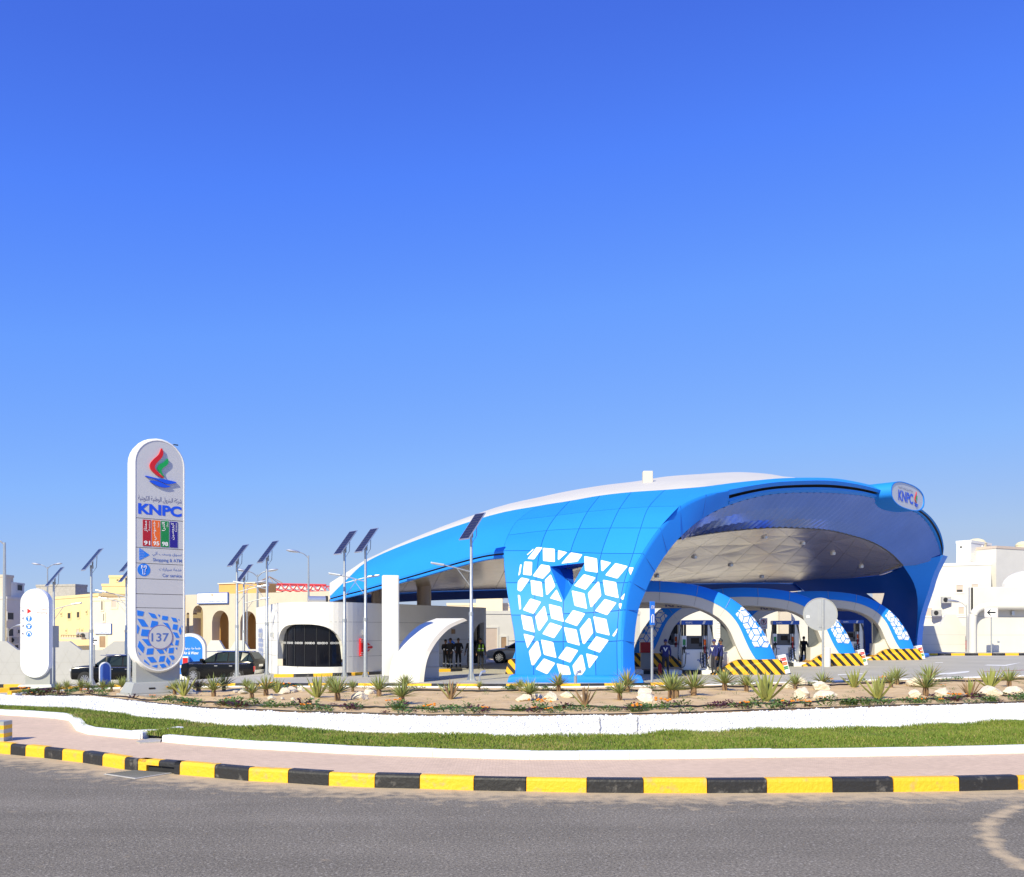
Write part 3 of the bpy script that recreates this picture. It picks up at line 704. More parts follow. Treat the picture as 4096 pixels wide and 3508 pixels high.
# white rhombus pattern, projected on the curved leg
cx, cy, cs = 2040, 2160, .3268
RH = [[(290, 105), (285, 125), (215, 188), (207, 180)], [(325, 90), (400, 93), (295, 240), (213, 232)], [(402, 98), (548, 110), (550, 272), (405, 258)], [(588, 126), (702, 152), (595, 248), (586, 240)],
 [(745, 153), (888, 180), (826, 268), (626, 292)], [(908, 198), (1065, 228), (1076, 402), (918, 378)], [(1112, 248), (1240, 278), (1135, 385), (1118, 375)], [(1290, 284), (1443, 322), (1315, 475), (1165, 432)],
 [(1458, 336), (1518, 338), (1478, 436), (1455, 380)], [(125, 300), (145, 302), (125, 420), (102, 442)], [(175, 266), (273, 270), (265, 437), (158, 425)], [(380, 300), (488, 318), (495, 380), (405, 477), (277, 442)],
 [(140, 460), (242, 482), (135, 633), (93, 618), (97, 510)], [(252, 490), (388, 515), (406, 698), (268, 668)], [(427, 490), (500, 420), (556, 568), (460, 674), (442, 668)], [(570, 604), (640, 758), (488, 715)],
 [(96, 670), (125, 680), (138, 845), (115, 855)], [(905, 420), (1050, 462), (925, 612), (783, 560)], [(755, 618), (912, 655), (945, 845), (790, 806)], [(1075, 512), (1092, 515), (1118, 682), (1000, 824), (985, 820), (953, 655)],
 [(1136, 488), (1300, 518), (1332, 714), (1165, 672)], [(1410, 648), (1388, 738), (1352, 714)], [(1332, 776), (1372, 776), (1354, 850), (1336, 820)], [(250, 716), (382, 758), (290, 905), (157, 858)],
 [(420, 806), (432, 830), (464, 975), (365, 1112), (345, 1105), (310, 940)], [(475, 784), (628, 822), (660, 1004), (505, 962)], [(1160, 722), (1306, 768), (1190, 922), (1040, 868)], [(772, 858), (922, 902), (820, 1056), (668, 1000)],
 [(134, 914), (268, 945), (306, 1134), (168, 1098)], [(965, 956), (985, 965), (1018, 1135), (912, 1275), (890, 1268), (852, 1092)], [(1018, 934), (1180, 968), (1222, 1170), (1056, 1130)], [(490, 1010), (640, 1058), (540, 1204), (395, 1150)],
 [(658, 1066), (815, 1096), (856, 1294), (700, 1252)], [(1318, 1076), (1306, 1134), (1275, 1185), (1250, 1170)], [(166, 1146), (302, 1180), (214, 1328)], [(1055, 1178), (1210, 1226), (1100, 1380), (948, 1324)],
 [(325, 1234), (345, 1240), (382, 1405), (290, 1535), (265, 1530), (230, 1365)], [(378, 1218), (530, 1250), (570, 1444), (415, 1404)], [(690, 1304), (836, 1350), (738, 1502), (588, 1445)], [(930, 1386), (1080, 1425), (975, 1568), (965, 1560)],
 [(415, 1448), (556, 1506), (455, 1644), (312, 1580)], [(570, 1510), (720, 1545), (748, 1648), (608, 1650)], [(865, 1404), (888, 1408), (926, 1585), (880, 1652), (790, 1652), (764, 1538)]]
def project(poly, bvh, parent, name, mat, lift=.012):
    poly = rounded(poly, 14, 3)
    bm = bmesh.new(); vs = [bm.verts.new((x, y, 0)) for x, y in poly]; bm.faces.new(vs)
    x0 = min(p[0] for p in poly); x1 = max(p[0] for p in poly); y0 = min(p[1] for p in poly); y1 = max(p[1] for p in poly)
    for k in range(1, 4):
        for co, no in (((lerp(x0, x1, k / 4), 0, 0), (1, 0, 0)), ((0, lerp(y0, y1, k / 4), 0), (0, 1, 0))):
            bmesh.ops.bisect_plane(bm, geom=bm.verts[:] + bm.edges[:] + bm.faces[:], plane_co=co, plane_no=no)
    ok = True
    for v in bm.verts:
        u, w = cx + v.co.x * cs, cy + v.co.y * cs
        d = Vector(((u - 2048) / F, 1, -(w - HZ) / F)).normalized(); h, n, i, t = bvh.ray_cast(V(0, 0, CH), d)
        if h is None: ok = False; break
        if n.dot(d) > 0: n = -n
        v.co = h + n * lift
    if ok:
        me = bpy.data.meshes.new(name); bm.to_mesh(me); me.materials.append(MAT(mat)); face_cam(me); link(name, me, parent)
    bm.free()
for r in RH: project(r, leg_bvh, leg, 'white_rhombus', 'rhomb_white')
# thickness of the leg: inner face, left edge
inn = [[p + V(.25, 1.0, 0) for p in r] for r in cols_[:4 * NS + 1]]
mb = MB(); mb.loft(inn); me = mb.mesh('inner_face', 'blue', True); bm = bmesh.new(); bm.from_mesh(me); cut_triangle(bm, [p + V(.3, 0, .1) for p in TRI], V(.3, 1, 0).normalized()); bm.to_mesh(me); bm.free(); link('inner_face', me, leg)
mb = MB(); mb.loft([[r[0] for r in cols_[:4 * NS + 1]], [r[0] for r in inn]]); mb.build('edge_strip', 'blue', leg, recalc=False)
# skirting round the foot of the leg
f0, f1 = P(2032, 2730, 39.0), P(2572, 2728, 38.5); f0.z = f1.z = zg(2, 39)
d = (f1 - f0).normalized(); q = V(-d.y, d.x, 0); L = (f1 - f0).length
prof = [(-.18, 0), (-.2, .1), (-.17, .22), (-.08, .29), (.1, .31), (1.2, .31), (1.3, .22), (1.33, 0)]
mb = MB(); rows = []
for s, k in ((0, .15), (.05, .75), (.2, 1), (L - .2, 1), (L - .05, .75), (L, .15)):
    rows.append([f0 + d * s + q * x + V(0, 0, z * (.3 + .7 * k)) for x, z in prof])
mb.loft(rows, False); mb.add(rows[0], [tuple(range(len(prof)))]); mb.add(rows[-1], [tuple(range(len(prof)))])
mb.build('skirting', 'blue', leg, sm=True)

# blue shell over the tail, and the strip behind the arch rim
tailrows = []
NT = 24
def even(pts, n=16): return resample(pts, n)
top_l = W3['l'][4 * NS:]
tipP = P(1320, 2386, 54)
stat = [[tipP + V(0, 0, .001 * i) for i in range(16)], even(smooth(PL([(1375, 2371, 52.4), (1375, 2345, 52.7), (1385, 2320, 53.4)]), 5)), even(W3['c']), even(W3['b']), even(W3['a']), even(top_l)]
colsT = [smooth([s[i] for s in stat], 6) for i in range(16)]
mb = MB(); mb.loft(colsT); me = mb.mesh('tail_shell', 'blue', True); face_cam(me); link('tail_shell', me, canopy)
# fascia under the tail's edge, with its dark groove
edge = colsT[0]
def below(pts, dz, dy): return [p + V(0, dy, -dz) for p in pts]
mb = MB(); mb.loft([below(edge, 0, 0), below(edge, .10, .02)]); mb.build('edge_trim', 'blue', canopy, recalc=False, sm=True)
mb = MB(); mb.loft([below(edge, .10, .02), below(edge, .10, .14), below(edge, .18, .14), below(edge, .18, .02)]); mb.build('edge_groove', 'dark', canopy, recalc=False)
mb = MB(); mb.loft([below(edge, .18, .02), below(edge, .24, -.01), below(edge, .30, .02), below(edge, .34, .12)]); mb.build('edge_trim', 'blue', canopy, recalc=False, sm=True)
# rim of the great arch: outer line, inner line
RIM = [(2486, 2702, 38.6), (2486, 2562, 38.6), (2494, 2439, 38.7), (2515, 2326, 39.0), (2569, 2214, 39.6), (2638, 2112, 40.5), (2719, 2024, 41.8), (2821, 1978, 43.2), (2912, 1960, 44.5), (3035, 1938, 46.3), (3142, 1926, 48), (3307, 1922, 51), (3414, 1934, 53.3), (3500, 1954, 55.5), (3620, 1993, 58.5), (3695, 2043, 61), (3735, 2082, 62.5), (3762, 2130, 64), (3775, 2184, 65), (3772, 2220, 65.5)]
RIN = [(2540, 2702, 39.1), (2537, 2572, 39.1), (2553, 2444, 39.3), (2583, 2364, 39.7), (2618, 2289, 40.2), (2666, 2214, 40.9), (2722, 2147, 41.8), (2808, 2075, 43.4), (2915, 2021, 45.0), (3035, 1986, 47), (3142, 1972, 48.7), (3285, 1970, 51.3), (3400, 1977, 53.8), (3483, 1990, 56), (3590, 2022, 59), (3668, 2054, 61.3), (3708, 2092, 62.9), (3738, 2142, 64.3), (3756, 2190, 65.2), (3762, 2222, 65.6)]
ro, ri_ = smooth(PL(RIM), 4), smooth(PL(RIN), 4)
nR = len(ro); g0 = 8 * 4      # groove starts here
def rimrow(t, dep=0.0): return [a.lerp(b, t) + V(-.5, .6, 0).normalized() * dep for a, b in zip(ro, ri_)]
rows = [rimrow(0, 0), rimrow(.06, -.05), rimrow(.16, -.06), rimrow(1, 0)]
mb = MB(); mb.loft([r[:g0 + 1] for r in rows]); me = mb.mesh('rim_fascia', 'blue', True); face_cam(me); link('rim_fascia', me, canopy)
for (t0, d0, t1, d1, nm, mt) in ((0, 0, .34, -.04, 'rim_fascia', 'blue'), (.34, -.04, .35, .30, 'rim_groove', 'dark'), (.35, .3, .56, .3, 'rim_groove', 'dark'), (.56, .3, .57, 0, 'rim_groove', 'amber'), (.57, 0, .78, -.05, 'rim_fascia', 'blue'), (.78, -.05, 1, 0, 'rim_fascia', 'blue')):
    mb = MB(); mb.loft([rimrow(t0, d0)[g0:], rimrow(t1, d1)[g0:]]); me = mb.mesh(nm, mt, True); face_cam(me); link(nm, me, canopy)
# seams across the rim
for k in (4, 8, 12, 16, 20, 24, 28):
    mb = MB(); mb.tube([ro[k].lerp(ri_[k], t) + V(.5, -.6, 0).normalized() * .045 for t in (.0, .08, .2, .6, 1)], .014, 4); mb.build('seam', 'seam', canopy)
# roof strip from rim to white roof, white roof, back
roofW = smooth(PL([(1320, 2386, 54), (1385, 2320, 53.4)] + [STN[k][-1] for k in ('c', 'b', 'a', 'l', 'B', 'M', 'A', 'N', 'S')] + [(2880, 1938, 47.6), (2960, 1928, 48.8), (3070, 1918, 50.4), (3180, 1915, 52), (3330, 1919, 54.8), (3420, 1933, 57), (3500, 1952, 59), (3600, 1988, 62), (3655, 2038, 64.5), (3690, 2082, 66), (3715, 2130, 67.2), (3730, 2184, 68)]), 4)
top = roofW[10 * 4:]; rimtop = ro[6 * 4:]
m_ = 40
a_, b_ = resample(rimtop, m_), resample(top, m_)
mb = MB(); mb.loft([a_, [p.lerp(q, .5) + V(0, 0, .12) for p, q in zip(a_, b_)], b_]); mb.build('roof_strip', 'blue', canopy, sm=True)
ridge = smooth(PL([(1318, 2386, 55), (1390, 2318, 55)] + [(1500, 2228, 56.5), (1700, 2133, 56), (1980, 2031, 55), (2170, 1986, 54.5), (2290, 1961, 54.5), (2420, 1940, 54.8), (2545, 1925, 55), (2665, 1906, 55.5), (2800, 1896, 56.5), (2900, 1890, 57), (2980, 1889, 57.5), (3085, 1897, 58), (3190, 1916, 58.5), (3330, 1925, 60), (3420, 1940, 62), (3500, 1960, 63.5), (3590, 2000, 66), (3640, 2045, 68), (3670, 2090, 69.5), (3690, 2140, 70.5), (3700, 2190, 71)]), 4)
backe = smooth(PL([(1322, 2386, 55.5), (1400, 2382, 58), (1480, 2378, 59.5), (1650, 2368, 62), (1900, 2360, 63.5), (2050, 2356, 64), (2200, 2352, 64.5), (2350, 2348, 65), (2500, 2342, 65.7), (2650, 2336, 66.3), (2800, 2334, 67), (2900, 2332, 67.5), (3000, 2331, 68), (3100, 2331, 68.6), (3174, 2332, 69.2), (3260, 2322, 70), (3340, 2318, 70.5), (3420, 2318, 71), (3520, 2300, 71.4), (3580, 2280, 71.6), (3620, 2270, 71.8), (3650, 2262, 71.9), (3672, 2256, 72)]), 4)
nW = min(len(roofW), len(ridge), len(backe))
rw, rg, be = resample(roofW, nW), resample(ridge, nW), resample(backe, nW)
rw, rg, be = roofW[:nW], ridge[:nW], backe[:nW]
lip = [p + V(0, .12, .07) for p in rw]
mid = [p.lerp(q, .5) + V(0, 0, .06) for p, q in zip(lip, rg)]
white_end = 14 * 4
mb = MB(); mb.loft([[p for p in r[:white_end + 1]] for r in (rw, lip, mid, rg)]); mb.build('white_roof', 'white_roof', canopy, sm=True)
hump = [p.lerp(q, .3) + V(0, 0, .8) for p, q in zip(rg, be)]; hump2 = [p.lerp(q, .7) + V(0, 0, .8) for p, q in zip(rg, be)]
mb = MB(); mb.loft([r[:white_end + 1] for r in (rg, hump, hump2, be)]); mb.build('white_roof', 'white_roof', canopy, sm=True)
mb = MB(); mb.loft([r[white_end:] for r in (rw, rg, hump2, be)]); mb.build('rear_shell', 'blue', canopy, sm=True)
mb = MB(); mb.loft([[p + V(0, .05, 0) for p in be[:15 * 4]], [p + V(0, .1, -.62) for p in be[:15 * 4]]]); mb.build('rear_fascia', 'navy', canopy, recalc=False, sm=True)  # canopy blue with the underside shade painted in
mb = MB(); b0 = P(2590, 1925, 52); mb.box(b0.x - .27, b0.x + .27, b0.y - .25, b0.y + .25, b0.z - .5, b0.z + .55); mb.build('roof_vent', 'render_warm', canopy, bevel=.03)
# cove of narrow metal panels between the rim and the ceiling
CE = [(2735, 2150, 44.5), (2800, 2139, 46), (2901, 2125, 48), (3035, 2113, 50.5), (3142, 2110, 52.5), (3307, 2120, 56), (3414, 2144, 59), (3494, 2171, 61), (3564, 2214, 63), (3612, 2262, 65)]
cin = resample(smooth(PL(CE), 6), 47)
cout = resample(ri_[6 * 4:], 47)
cin2 = [cin[0]] * 3 + resample(cin, 44)      # the panels run at a slant
for k in range(46):
    a0, a1, b0, b1 = cout[k], cout[k + 1], cin2[k], cin2[k + 1]
    n = (a1 - a0).cross(b0 - a0).normalized() * (.05 if k % 2 else .0); rows = []
    for t in (0, .33, .66, 1):
        sag = V(0, 0, -.55 * math.sin(t * math.pi) * .35)
        x, y = a0.lerp(b0, t) + sag, a1.lerp(b1, t) + sag; dd = (y - x); g = dd.normalized() * .012
        rows.append([x + g + V(0, 0, .03), x.lerp(y, .5), y - g + V(0, 0, -.05)])
    mb = MB(); mb.loft(rows); mb.build('cove_panel', 'cove', canopy, recalc=False)
mb = MB(); mb.tube(cin, .05, 6); mb.build('ceiling_trim', 'joint_dark', canopy, sm=True)
# ceiling of triangular metal panels
FB = smooth(PL([(1345, 2389, 54), (1450, 2366, 51.4), (1640, 2314, 48), (1900, 2238, 44.2), (2015, 2214, 42.4), (2200, 2195, 43.0), (2450, 2188, 43.6), (2640, 2175, 44.2)] + CE), 5)
BB = smooth(PL([(1345, 2390, 55), (1480, 2378, 58.5), (1650, 2368, 61.5), (1900, 2358, 63), (2050, 2356, 63.5), (2200, 2352, 64), (2400, 2344, 65), (2550, 2338, 65.5), (2634, 2335, 65.5), (2750, 2334, 66), (2850, 2333, 66.5), (2950, 2332, 67), (3060, 2331, 68), (3174, 2331, 69), (3253, 2318, 69), (3387, 2314, 68.5), (3494, 2306, 67.5), (3612, 2266, 65.2)]), 5)
NC, NRr = 21, 7
fa, fb = resample(FB, NC), resample(BB, NC)
grid = [[p.lerp(q, k / NRr) for p, q in zip(fa, fb)] for k in range(NRr + 1)]
# one smooth surface through the edge of the ceiling
def basis(p): x, y = (p.x - 10) / 15, (p.y - 56) / 12; return [1, x, y, x * x, x * y, y * y, x ** 3, x * x * y, x * y * y, y ** 3]
edgep = fa + fb; cf = np.linalg.lstsq(np.array([basis(p) for p in edgep]), np.array([p.z for p in edgep]), rcond=None)[0]
for k, r in enumerate(grid):
    for p in r: w = abs(k / NRr - .5) * 2; p.z = lerp(p.z, lerp(float(np.dot(basis(p), cf)), p.z, w ** 4), ss(-1, 5, p.x))
mb = MB(); mb.loft([[p + V(0, 0, .06) for p in r] for r in grid]); mb.build('ceiling_backing', 'joint_dark', canopy, recalc=False)
for r in range(NRr):
    for c in range(NC - 1):
        q = [grid[r][c], grid[r][c + 1], grid[r + 1][c + 1], grid[r + 1][c]]
        tris = ((0, 1, 2), (0, 2, 3)) if (r + c) % 2 else ((0, 1, 3), (1, 2, 3))
        for t in tris:
            p = [q[i] for i in t]; ce = sum(p, V(0, 0, 0)) / 3
            pk = random.uniform(-.006, .006)
            pp_ = [ce + (x - ce) * .985 for x in p]
            if (pp_[1] - pp_[0]).cross(pp_[2] - pp_[0]).length < .05: continue
            mb = MB(); m3 = ce + V(random.uniform(-.1, .1), 0, pk); mb.add([*pp_, m3], [(0, 1, 3), (1, 2, 3), (2, 0, 3)]); mb.build('ceiling_panel', 'soffit', canopy, recalc=False)
for u, v, Y in [(2777, 2227, 51), (2922, 2259, 54), (2627, 2303, 58), (3047, 2305, 60), (3058, 2148, 55), (3332, 2213, 60), (3445, 2265, 63), (3210, 2172, 57)]:
    # downlights let into the ceiling
    d = P(u, v, Y) - V(0, 0, CH); best = None
    for r in range(NRr):
        for c in range(NC - 1):
            from mathutils.geometry import intersect_ray_tri as irt
            for t in ((grid[r][c], grid[r][c + 1], grid[r + 1][c + 1]), (grid[r][c], grid[r + 1][c + 1], grid[r + 1][c])):
                h = irt(*t, d, V(0, 0, CH), True)
                if h: best = h
    if best:
        mb = MB(); mb.mat('alu'); mb.tube([best - V(0, 0, .09), best + V(0, 0, .05)], .17, 12); mb.mat('white'); mb.tube([best - V(0, 0, .11), best - V(0, 0, .09)], .14, 12); mb.build('downlight', None, canopy)
# rear leg
LT = PL([(3174, 2332, 69), (3253, 2317, 69), (3387, 2313, 68.5), (3494, 2305, 67.5), (3574, 2286, 66.5), (3612, 2262, 65)])
LL = PL([(3174, 2332, 69), (3228, 2372, 69.3), (3290, 2440, 69.6), (3335, 2540, 69.9), (3345, 2640, 70.2)])
LR = PL([(3612, 2262, 65), (3655, 2332, 66), (3671, 2412, 66.6), (3663, 2546, 67.2), (3655, 2640, 67.5)])
n1 = 15; tp = resample(smooth(LT, 5), n1); le, ri2 = resample(smooth(LL, 5), 13), resample(smooth(LR, 5), 13)
bot = [le[-1].lerp(ri2[-1], i / (n1 - 1)) for i in range(n1)]
coons = []
for i in range(13):
    v = i / 12; row = []
    for j in range(n1):
        u = j / (n1 - 1)
        row.append(tp[j] * (1 - v) + bot[j] * v + le[i] * (1 - u) + ri2[i] * u - (tp[0] * (1 - u) * (1 - v) + tp[-1] * u * (1 - v) + bot[0] * (1 - u) * v + bot[-1] * u * v))
    coons.append(row)
mb = MB(); mb.loft(coons); me = mb.mesh('rear_leg', 'navy', True)  # inner face of the blue leg, shade painted into its colour
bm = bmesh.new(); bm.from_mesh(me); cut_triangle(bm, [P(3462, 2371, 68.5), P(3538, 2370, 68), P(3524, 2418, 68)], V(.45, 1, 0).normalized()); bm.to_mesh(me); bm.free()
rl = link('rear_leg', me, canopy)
RO = PL([(3772, 2220, 65.5), (3735, 2294, 66), (3714, 2364, 66.3), (3692, 2428, 66.5), (3676, 2492, 66.7), (3668, 2572, 66.9), (3666, 2640, 67)])
ro2 = resample(smooth(RO, 5), 13)
mb = MB(); mb.loft([ri2, ro2]); mb.build('rear_leg_rim', 'blue', canopy, recalc=False, sm=True)
mb = MB(); mb.loft([ro2, [p + V(.9, 1.2, 0) for p in ro2], [p + V(.4, 4.5, 0) for p in ro2]]); mb.build('rear_leg_side', 'blue', canopy, recalc=False, sm=True)
bl = resample(be[14 * 4:], 13)
mb = MB(); mb.loft([[p + V(.2, 1.3, .0) for p in r] for r in coons]); me = mb.mesh('rear_leg_outer', 'blue', True)
bm = bmesh.new(); bm.from_mesh(me); cut_triangle(bm, [p + V(.5, 1.2, 0) for p in (P(3462, 2371, 68.5), P(3538, 2370, 68), P(3524, 2418, 68))], V(.45, 1, 0).normalized()); bm.to_mesh(me); bm.free(); link('rear_leg_outer', me, canopy)
mb = MB(); mb.loft([le, [p + V(.2, 1.3, 0) for p in le]]); mb.build('rear_leg_edge', 'blue', canopy, recalc=False)
mb = MB(); pz = V(29.6, 67.3, zg(29, 67)); mb.box(-5.4, .5, -.5, 1.6, 0, .28, Matrix.Translation(pz) @ Matrix.Rotation(R(-32), 4, 'Z')); mb.build('skirting', 'blue', canopy, bevel=.1)
# oval name box on the rim
bc = P(3632, 1986, 58); e1 = V(.66, .75, 0).normalized(); nn = V(.75, -.66, 0).normalized()
Mb = frame(bc, e1, nn)
ov = [(3.1 * math.copysign(abs(math.cos(a)) ** .8, math.cos(a)), .82 * math.copysign(abs(math.sin(a)) ** .8, math.sin(a))) for a in [k * 2 * math.pi / 40 for k in range(40)]]
nb = empty('name_box', canopy)
mb = MB(); rows = [[Mb @ V(x * s, y * s, z) for x, y in ov] for z, s in ((-2.4, .98), (-.05, 1), (0.03, 1), (.03, .95), (-.02, .94))]; mb.loft(rows, True); mb.build('casing', 'blue', nb, sm=True)
mb = MB(); mb.prism([(x * .945, y * .945) for x, y in ov], Mb @ Matrix.Translation((0, 0, -.06)), .05); mb.build('face', 'sign_grey', nb)
text('lettering', 'KNPC', Mb, -1.75, .95, -.42, .25, 'print_blue', nb, .03, .01)
text('lettering', arabic('شركة البترول الوطنية الكويتية'), Mb, -1.75, .9, .33, .50, 'print_grey', nb, 0, .01)
FLAME = [((.50, 1.0), (.56, .87), (.50, .72), (.34, .55), (.28, .40), (.42, .26), (.58, .15), (.46, .16), (.28, .24), (.14, .37), (.13, .51), (.25, .66), (.42, .82)), ((.70, .72), (.73, .61), (.67, .52), (.54, .42), (.50, .32), (.60, .16), (.46, .28), (.37, .40), (.44, .52), (.60, .62)),
         ((-.02, .15), (.35, .11), (.72, .09), (1.0, .05), (.88, .0), (.70, -.03), (.50, .02), (.25, .09), (.06, .10)), ((.12, .0), (.25, .03), (.48, .0), (.65, -.06), (.80, -.09), (.62, -.14), (.42, -.12), (.24, -.06))]
def logo(M, x0, y0, w, h, d, parent, local=False):
    for pts, m in zip(FLAME, ('red', 'green_flame', 'print_blue', 'print_blue')):
        pl = [(x0 + x * w, y0 + y * h) for x, y in pts]
        pl = [(p.x, p.y) for p in smooth([V(a, b, 0) for a, b in pl], 3, True)]
        mb = MB(); mb.prism(pl, M, d); mb.build('emblem', m, parent, recalc=True, local=local)
logo(Mb, 1.15, -.38, .75, .85, .03, nb)
# columns carrying the tail above the shop roof
for u, Y in ((1515, 56), (1696, 57)):
    b0 = GY(u, Y); mb = MB(); mb.tube([V(b0.x, b0.y, 3.3), V(b0.x, b0.y, P(0, 2300 if u > 1600 else 2345, Y).z + .3)], .44, 20); mb.build('column', 'column', canopy, sm=True)
# ================================================================== pump islands
def tumbling(L, Wd, a):          # tumbling-block rhombi over a strip, as (s, w) polygons
    out = []; h = a * math.sqrt(3) / 2
    for i in range(-2, int(L / (a * 1.5)) + 3):
        for j in range(-3, int(Wd / (2 * h)) + 4):
            c = (i * 1.5 * a, j * 2 * h + (h if i % 2 else 0))
            d = [(c[0] + a * math.cos(R(60 * k)), c[1] + a * math.sin(R(60 * k))) for k in range(6)]
            for k in (0, 2, 4): out.append([c, d[k], d[(k + 1) % 6], d[(k + 2) % 6]])
    return out
def clip(poly, x0, x1, y0, y1):
    for ax, lim, sg in ((0, x0, 1), (0, x1, -1), (1, y0, 1), (1, y1, -1)):
        out = []
        for p, q in zip(poly, poly[1:] + poly[:1]):
            a, b = (p[ax] - lim) * sg, (q[ax] - lim) * sg
            if a >= 0: out.append(p)
            if a * b < 0: t = a / (a - b); out.append((lerp(p[0], q[0], t), lerp(p[1], q[1], t)))
        poly = out
        if len(poly) < 3: return None
    return poly
ISL = 12.2
def make_island():
    t = thing('pump_island', 'x', 'pump island', (0, 0, 0), 0, None)
    # local x runs from the left foot (0) to the right foot (ISL); y is across
    for i in range(12):
        x0, x1 = .9 + i * (ISL - 1.8) / 12, .9 + (i + 1) * (ISL - 1.8) / 12
        mb = MB(); mb.box(x0 + .005, x1 - .005, -.75, .75, 0, .24); mb.build('plinth_block', 'kerb_white' if i % 2 else 'kerb_black', t, bevel=.02, local=True)
    prof = smooth([V(ISL - .12, 0, .70), V(ISL - .32, 0, 1.25), V(ISL - .68, 0, 2.0), V(ISL - 1.3, 0, 2.85), V(ISL - 2.15, 0, 3.55), V(ISL - 3.3, 0, 4.05), V(ISL - 4.6, 0, 4.28), V(ISL / 2, 0, 4.36), V(4.6, 0, 4.28), V(3.3, 0, 4.05), V(2.15, 0, 3.55), V(1.3, 0, 2.85), V(.68, 0, 2.0), V(.32, 0, 1.25), V(.12, 0, .70)], 4)
    n = len(prof); nor = []
    for i in range(n):
        d = (prof[min(i + 1, n - 1)] - prof[max(i - 1, 0)]).normalized(); nor.append(V(-d.z, 0, d.x) if False else V(d.z, 0, -d.x))
    nor = [k if (k.z > 0 or abs(k.x) > .9 and (k.x > 0) == (prof[i].x > ISL / 2)) else -k for i, k in enumerate(nor)]
    wide = [1 + .25 * max(0, 1 - p.z / 3.2) for p in prof]
    deep = [1 + .95 * math.exp(-((p.z - 1.7) / 1.5) ** 2) for p in prof]
    def ring(sec): return [[prof[i] + nor[i] * (r * deep[i] if r > -.6 else r * (1 + .5 * (deep[i] - 1))) + V(0, y * wide[i], 0) for i in range(n)] for y, r in sec]
    mb = MB(); mb.loft(ring([(-.62, -.50), (-.60, -.40), (-.38, -.05), (-.30, 0), (.30, 0), (.38, -.05), (.60, -.40), (.62, -.50)])); mb.build('arch_cover', 'blue', t, sm=True, local=True)
    mb = MB(); mb.loft(ring([(-.60, -.50), (-.57, -.98), (-.30, -1.02), (.30, -1.02), (.57, -.98), (.60, -.50)])); mb.build('arch_soffit', 'render_white', t, sm=True, local=True)
    for i in range(6, n - 6, 5):
        mb = MB(); mb.tube([prof[i] + nor[i] * r + V(0, y * wide[i], 0) for y, r in ((-.575, -.97), (-.606, -.50), (-.606, -.40), (-.385, -.045), (-.3, .006))], .008, 4); mb.build('seam', 'joint', t, local=True)
    # rhombus pattern round the lower right end
    S = [0]
    for a, b in zip(prof, prof[1:]): S.append(S[-1] + (b - a).length)
    def at(s, w):
        k = 0
        while k < n - 2 and S[k + 1] < s: k += 1
        f = (s - S[k]) / (S[k + 1] - S[k]); p = prof[k].lerp(prof[k + 1], f); nn = nor[k].lerp(nor[k + 1], f); wd = lerp(wide[k], wide[k + 1], f); dp = lerp(deep[k], deep[k + 1], f)
        sec = [(y, r * dp) for y, r in [(-.60, -.40), (-.38, -.05), (-.30, 0), (.30, 0), (.38, -.05), (.60, -.40)]]; cum = [0]
        for a, b in zip(sec, sec[1:]): cum.append(cum[-1] + math.hypot(b[0] - a[0], b[1] - a[1]))
        w = max(0, min(cum[-1], w)); j = 0
        while j < 4 and cum[j + 1] < w: j += 1
        g = (w - cum[j]) / (cum[j + 1] - cum[j]); y, r = lerp(sec[j][0], sec[j + 1][0], g), lerp(sec[j][1], sec[j + 1][1], g)
        oy = -.014 if y < -.3 else (.014 if y > .3 else 0)
        return p + nn * (r + .014) + V(0, y * wd + oy, 0)
    for end in (0, 1):
        for pl in tumbling(2.9, 2.0, .34):
            c = (sum(p[0] for p in pl) / 4, sum(p[1] for p in pl) / 4); pl = [(c[0] + (p[0] - c[0]) * .83, c[1] + (p[1] - c[1]) * .83) for p in pl]
            top = 2.95; pl = clip(pl, .45, top, .03, 1.45)
            if not pl or c[0] < 1.0 - .6 * (c[1] / 1.2): continue
            pl = rounded(pl, .03, 2); pts = [at(S[-1] - s if end else s, w) for s, w in pl]; ce = at(S[-1] - sum(p[0] for p in pl) / len(pl) if end else sum(p[0] for p in pl) / len(pl), sum(p[1] for p in pl) / len(pl))
            mb = MB(); k = len(pts); mb.add(pts + [ce], [(i, (i + 1) % k, k) for i in range(k)]); mb.build('white_rhombus', 'rhomb_white', t, recalc=False, local=True)
    for sx in (1, -1):
        X = (lambda x: ISL / 2 + sx * (x - ISL / 2))
        # end body with its half-round window
        xe = ISL - 2.55
        pts = [(xe, .24), (xe, 1.06)] + [(xe + .72 * math.sin(R(a)), 1.78 - .72 * math.cos(R(a))) for a in range(0, 181, 15)] + [(xe, 2.75), (ISL - 1.75, 3.0), (ISL - 1.3, 2.35), (ISL - .95, 1.6), (ISL - .72, .9), (ISL - .6, .24)]
        M = Matrix(((1, 0, 0, 0), (0, 0, -1, .48), (0, 1, 0, 0), (0, 0, 0, 1)))
        mb = MB(); mb.prism([(X(x), z) for x, z in pts], M, .96); mb.build('end_body', 'render_white', t, local=True)
        mb = MB(); mb.prism([(X(x), z) for x, z in [(xe + .02, 1.07)] + [(xe + .71 * math.sin(R(a)), 1.78 - .71 * math.cos(R(a))) for a in range(0, 181, 15)]], Matrix(((1, 0, 0, 0), (0, 0, -1, .1), (0, 1, 0, 0), (0, 0, 0, 1))), .2); mb.build('window', 'glass_clear', t, local=True)
        # striped bumper
        sec = [(ISL - 3.1, .12), (ISL - 2.6, .32), (ISL - 2.2, .62), (ISL - 1.9, .74), (ISL - .2, .76), (ISL + .02, .70), (ISL + .16, .12)]
        bp = [(X(ISL - 3.1), 0)] + [(X(x), z) for x, z in sec] + [(X(ISL + .18), 0)]
        mb = MB(); rows = []
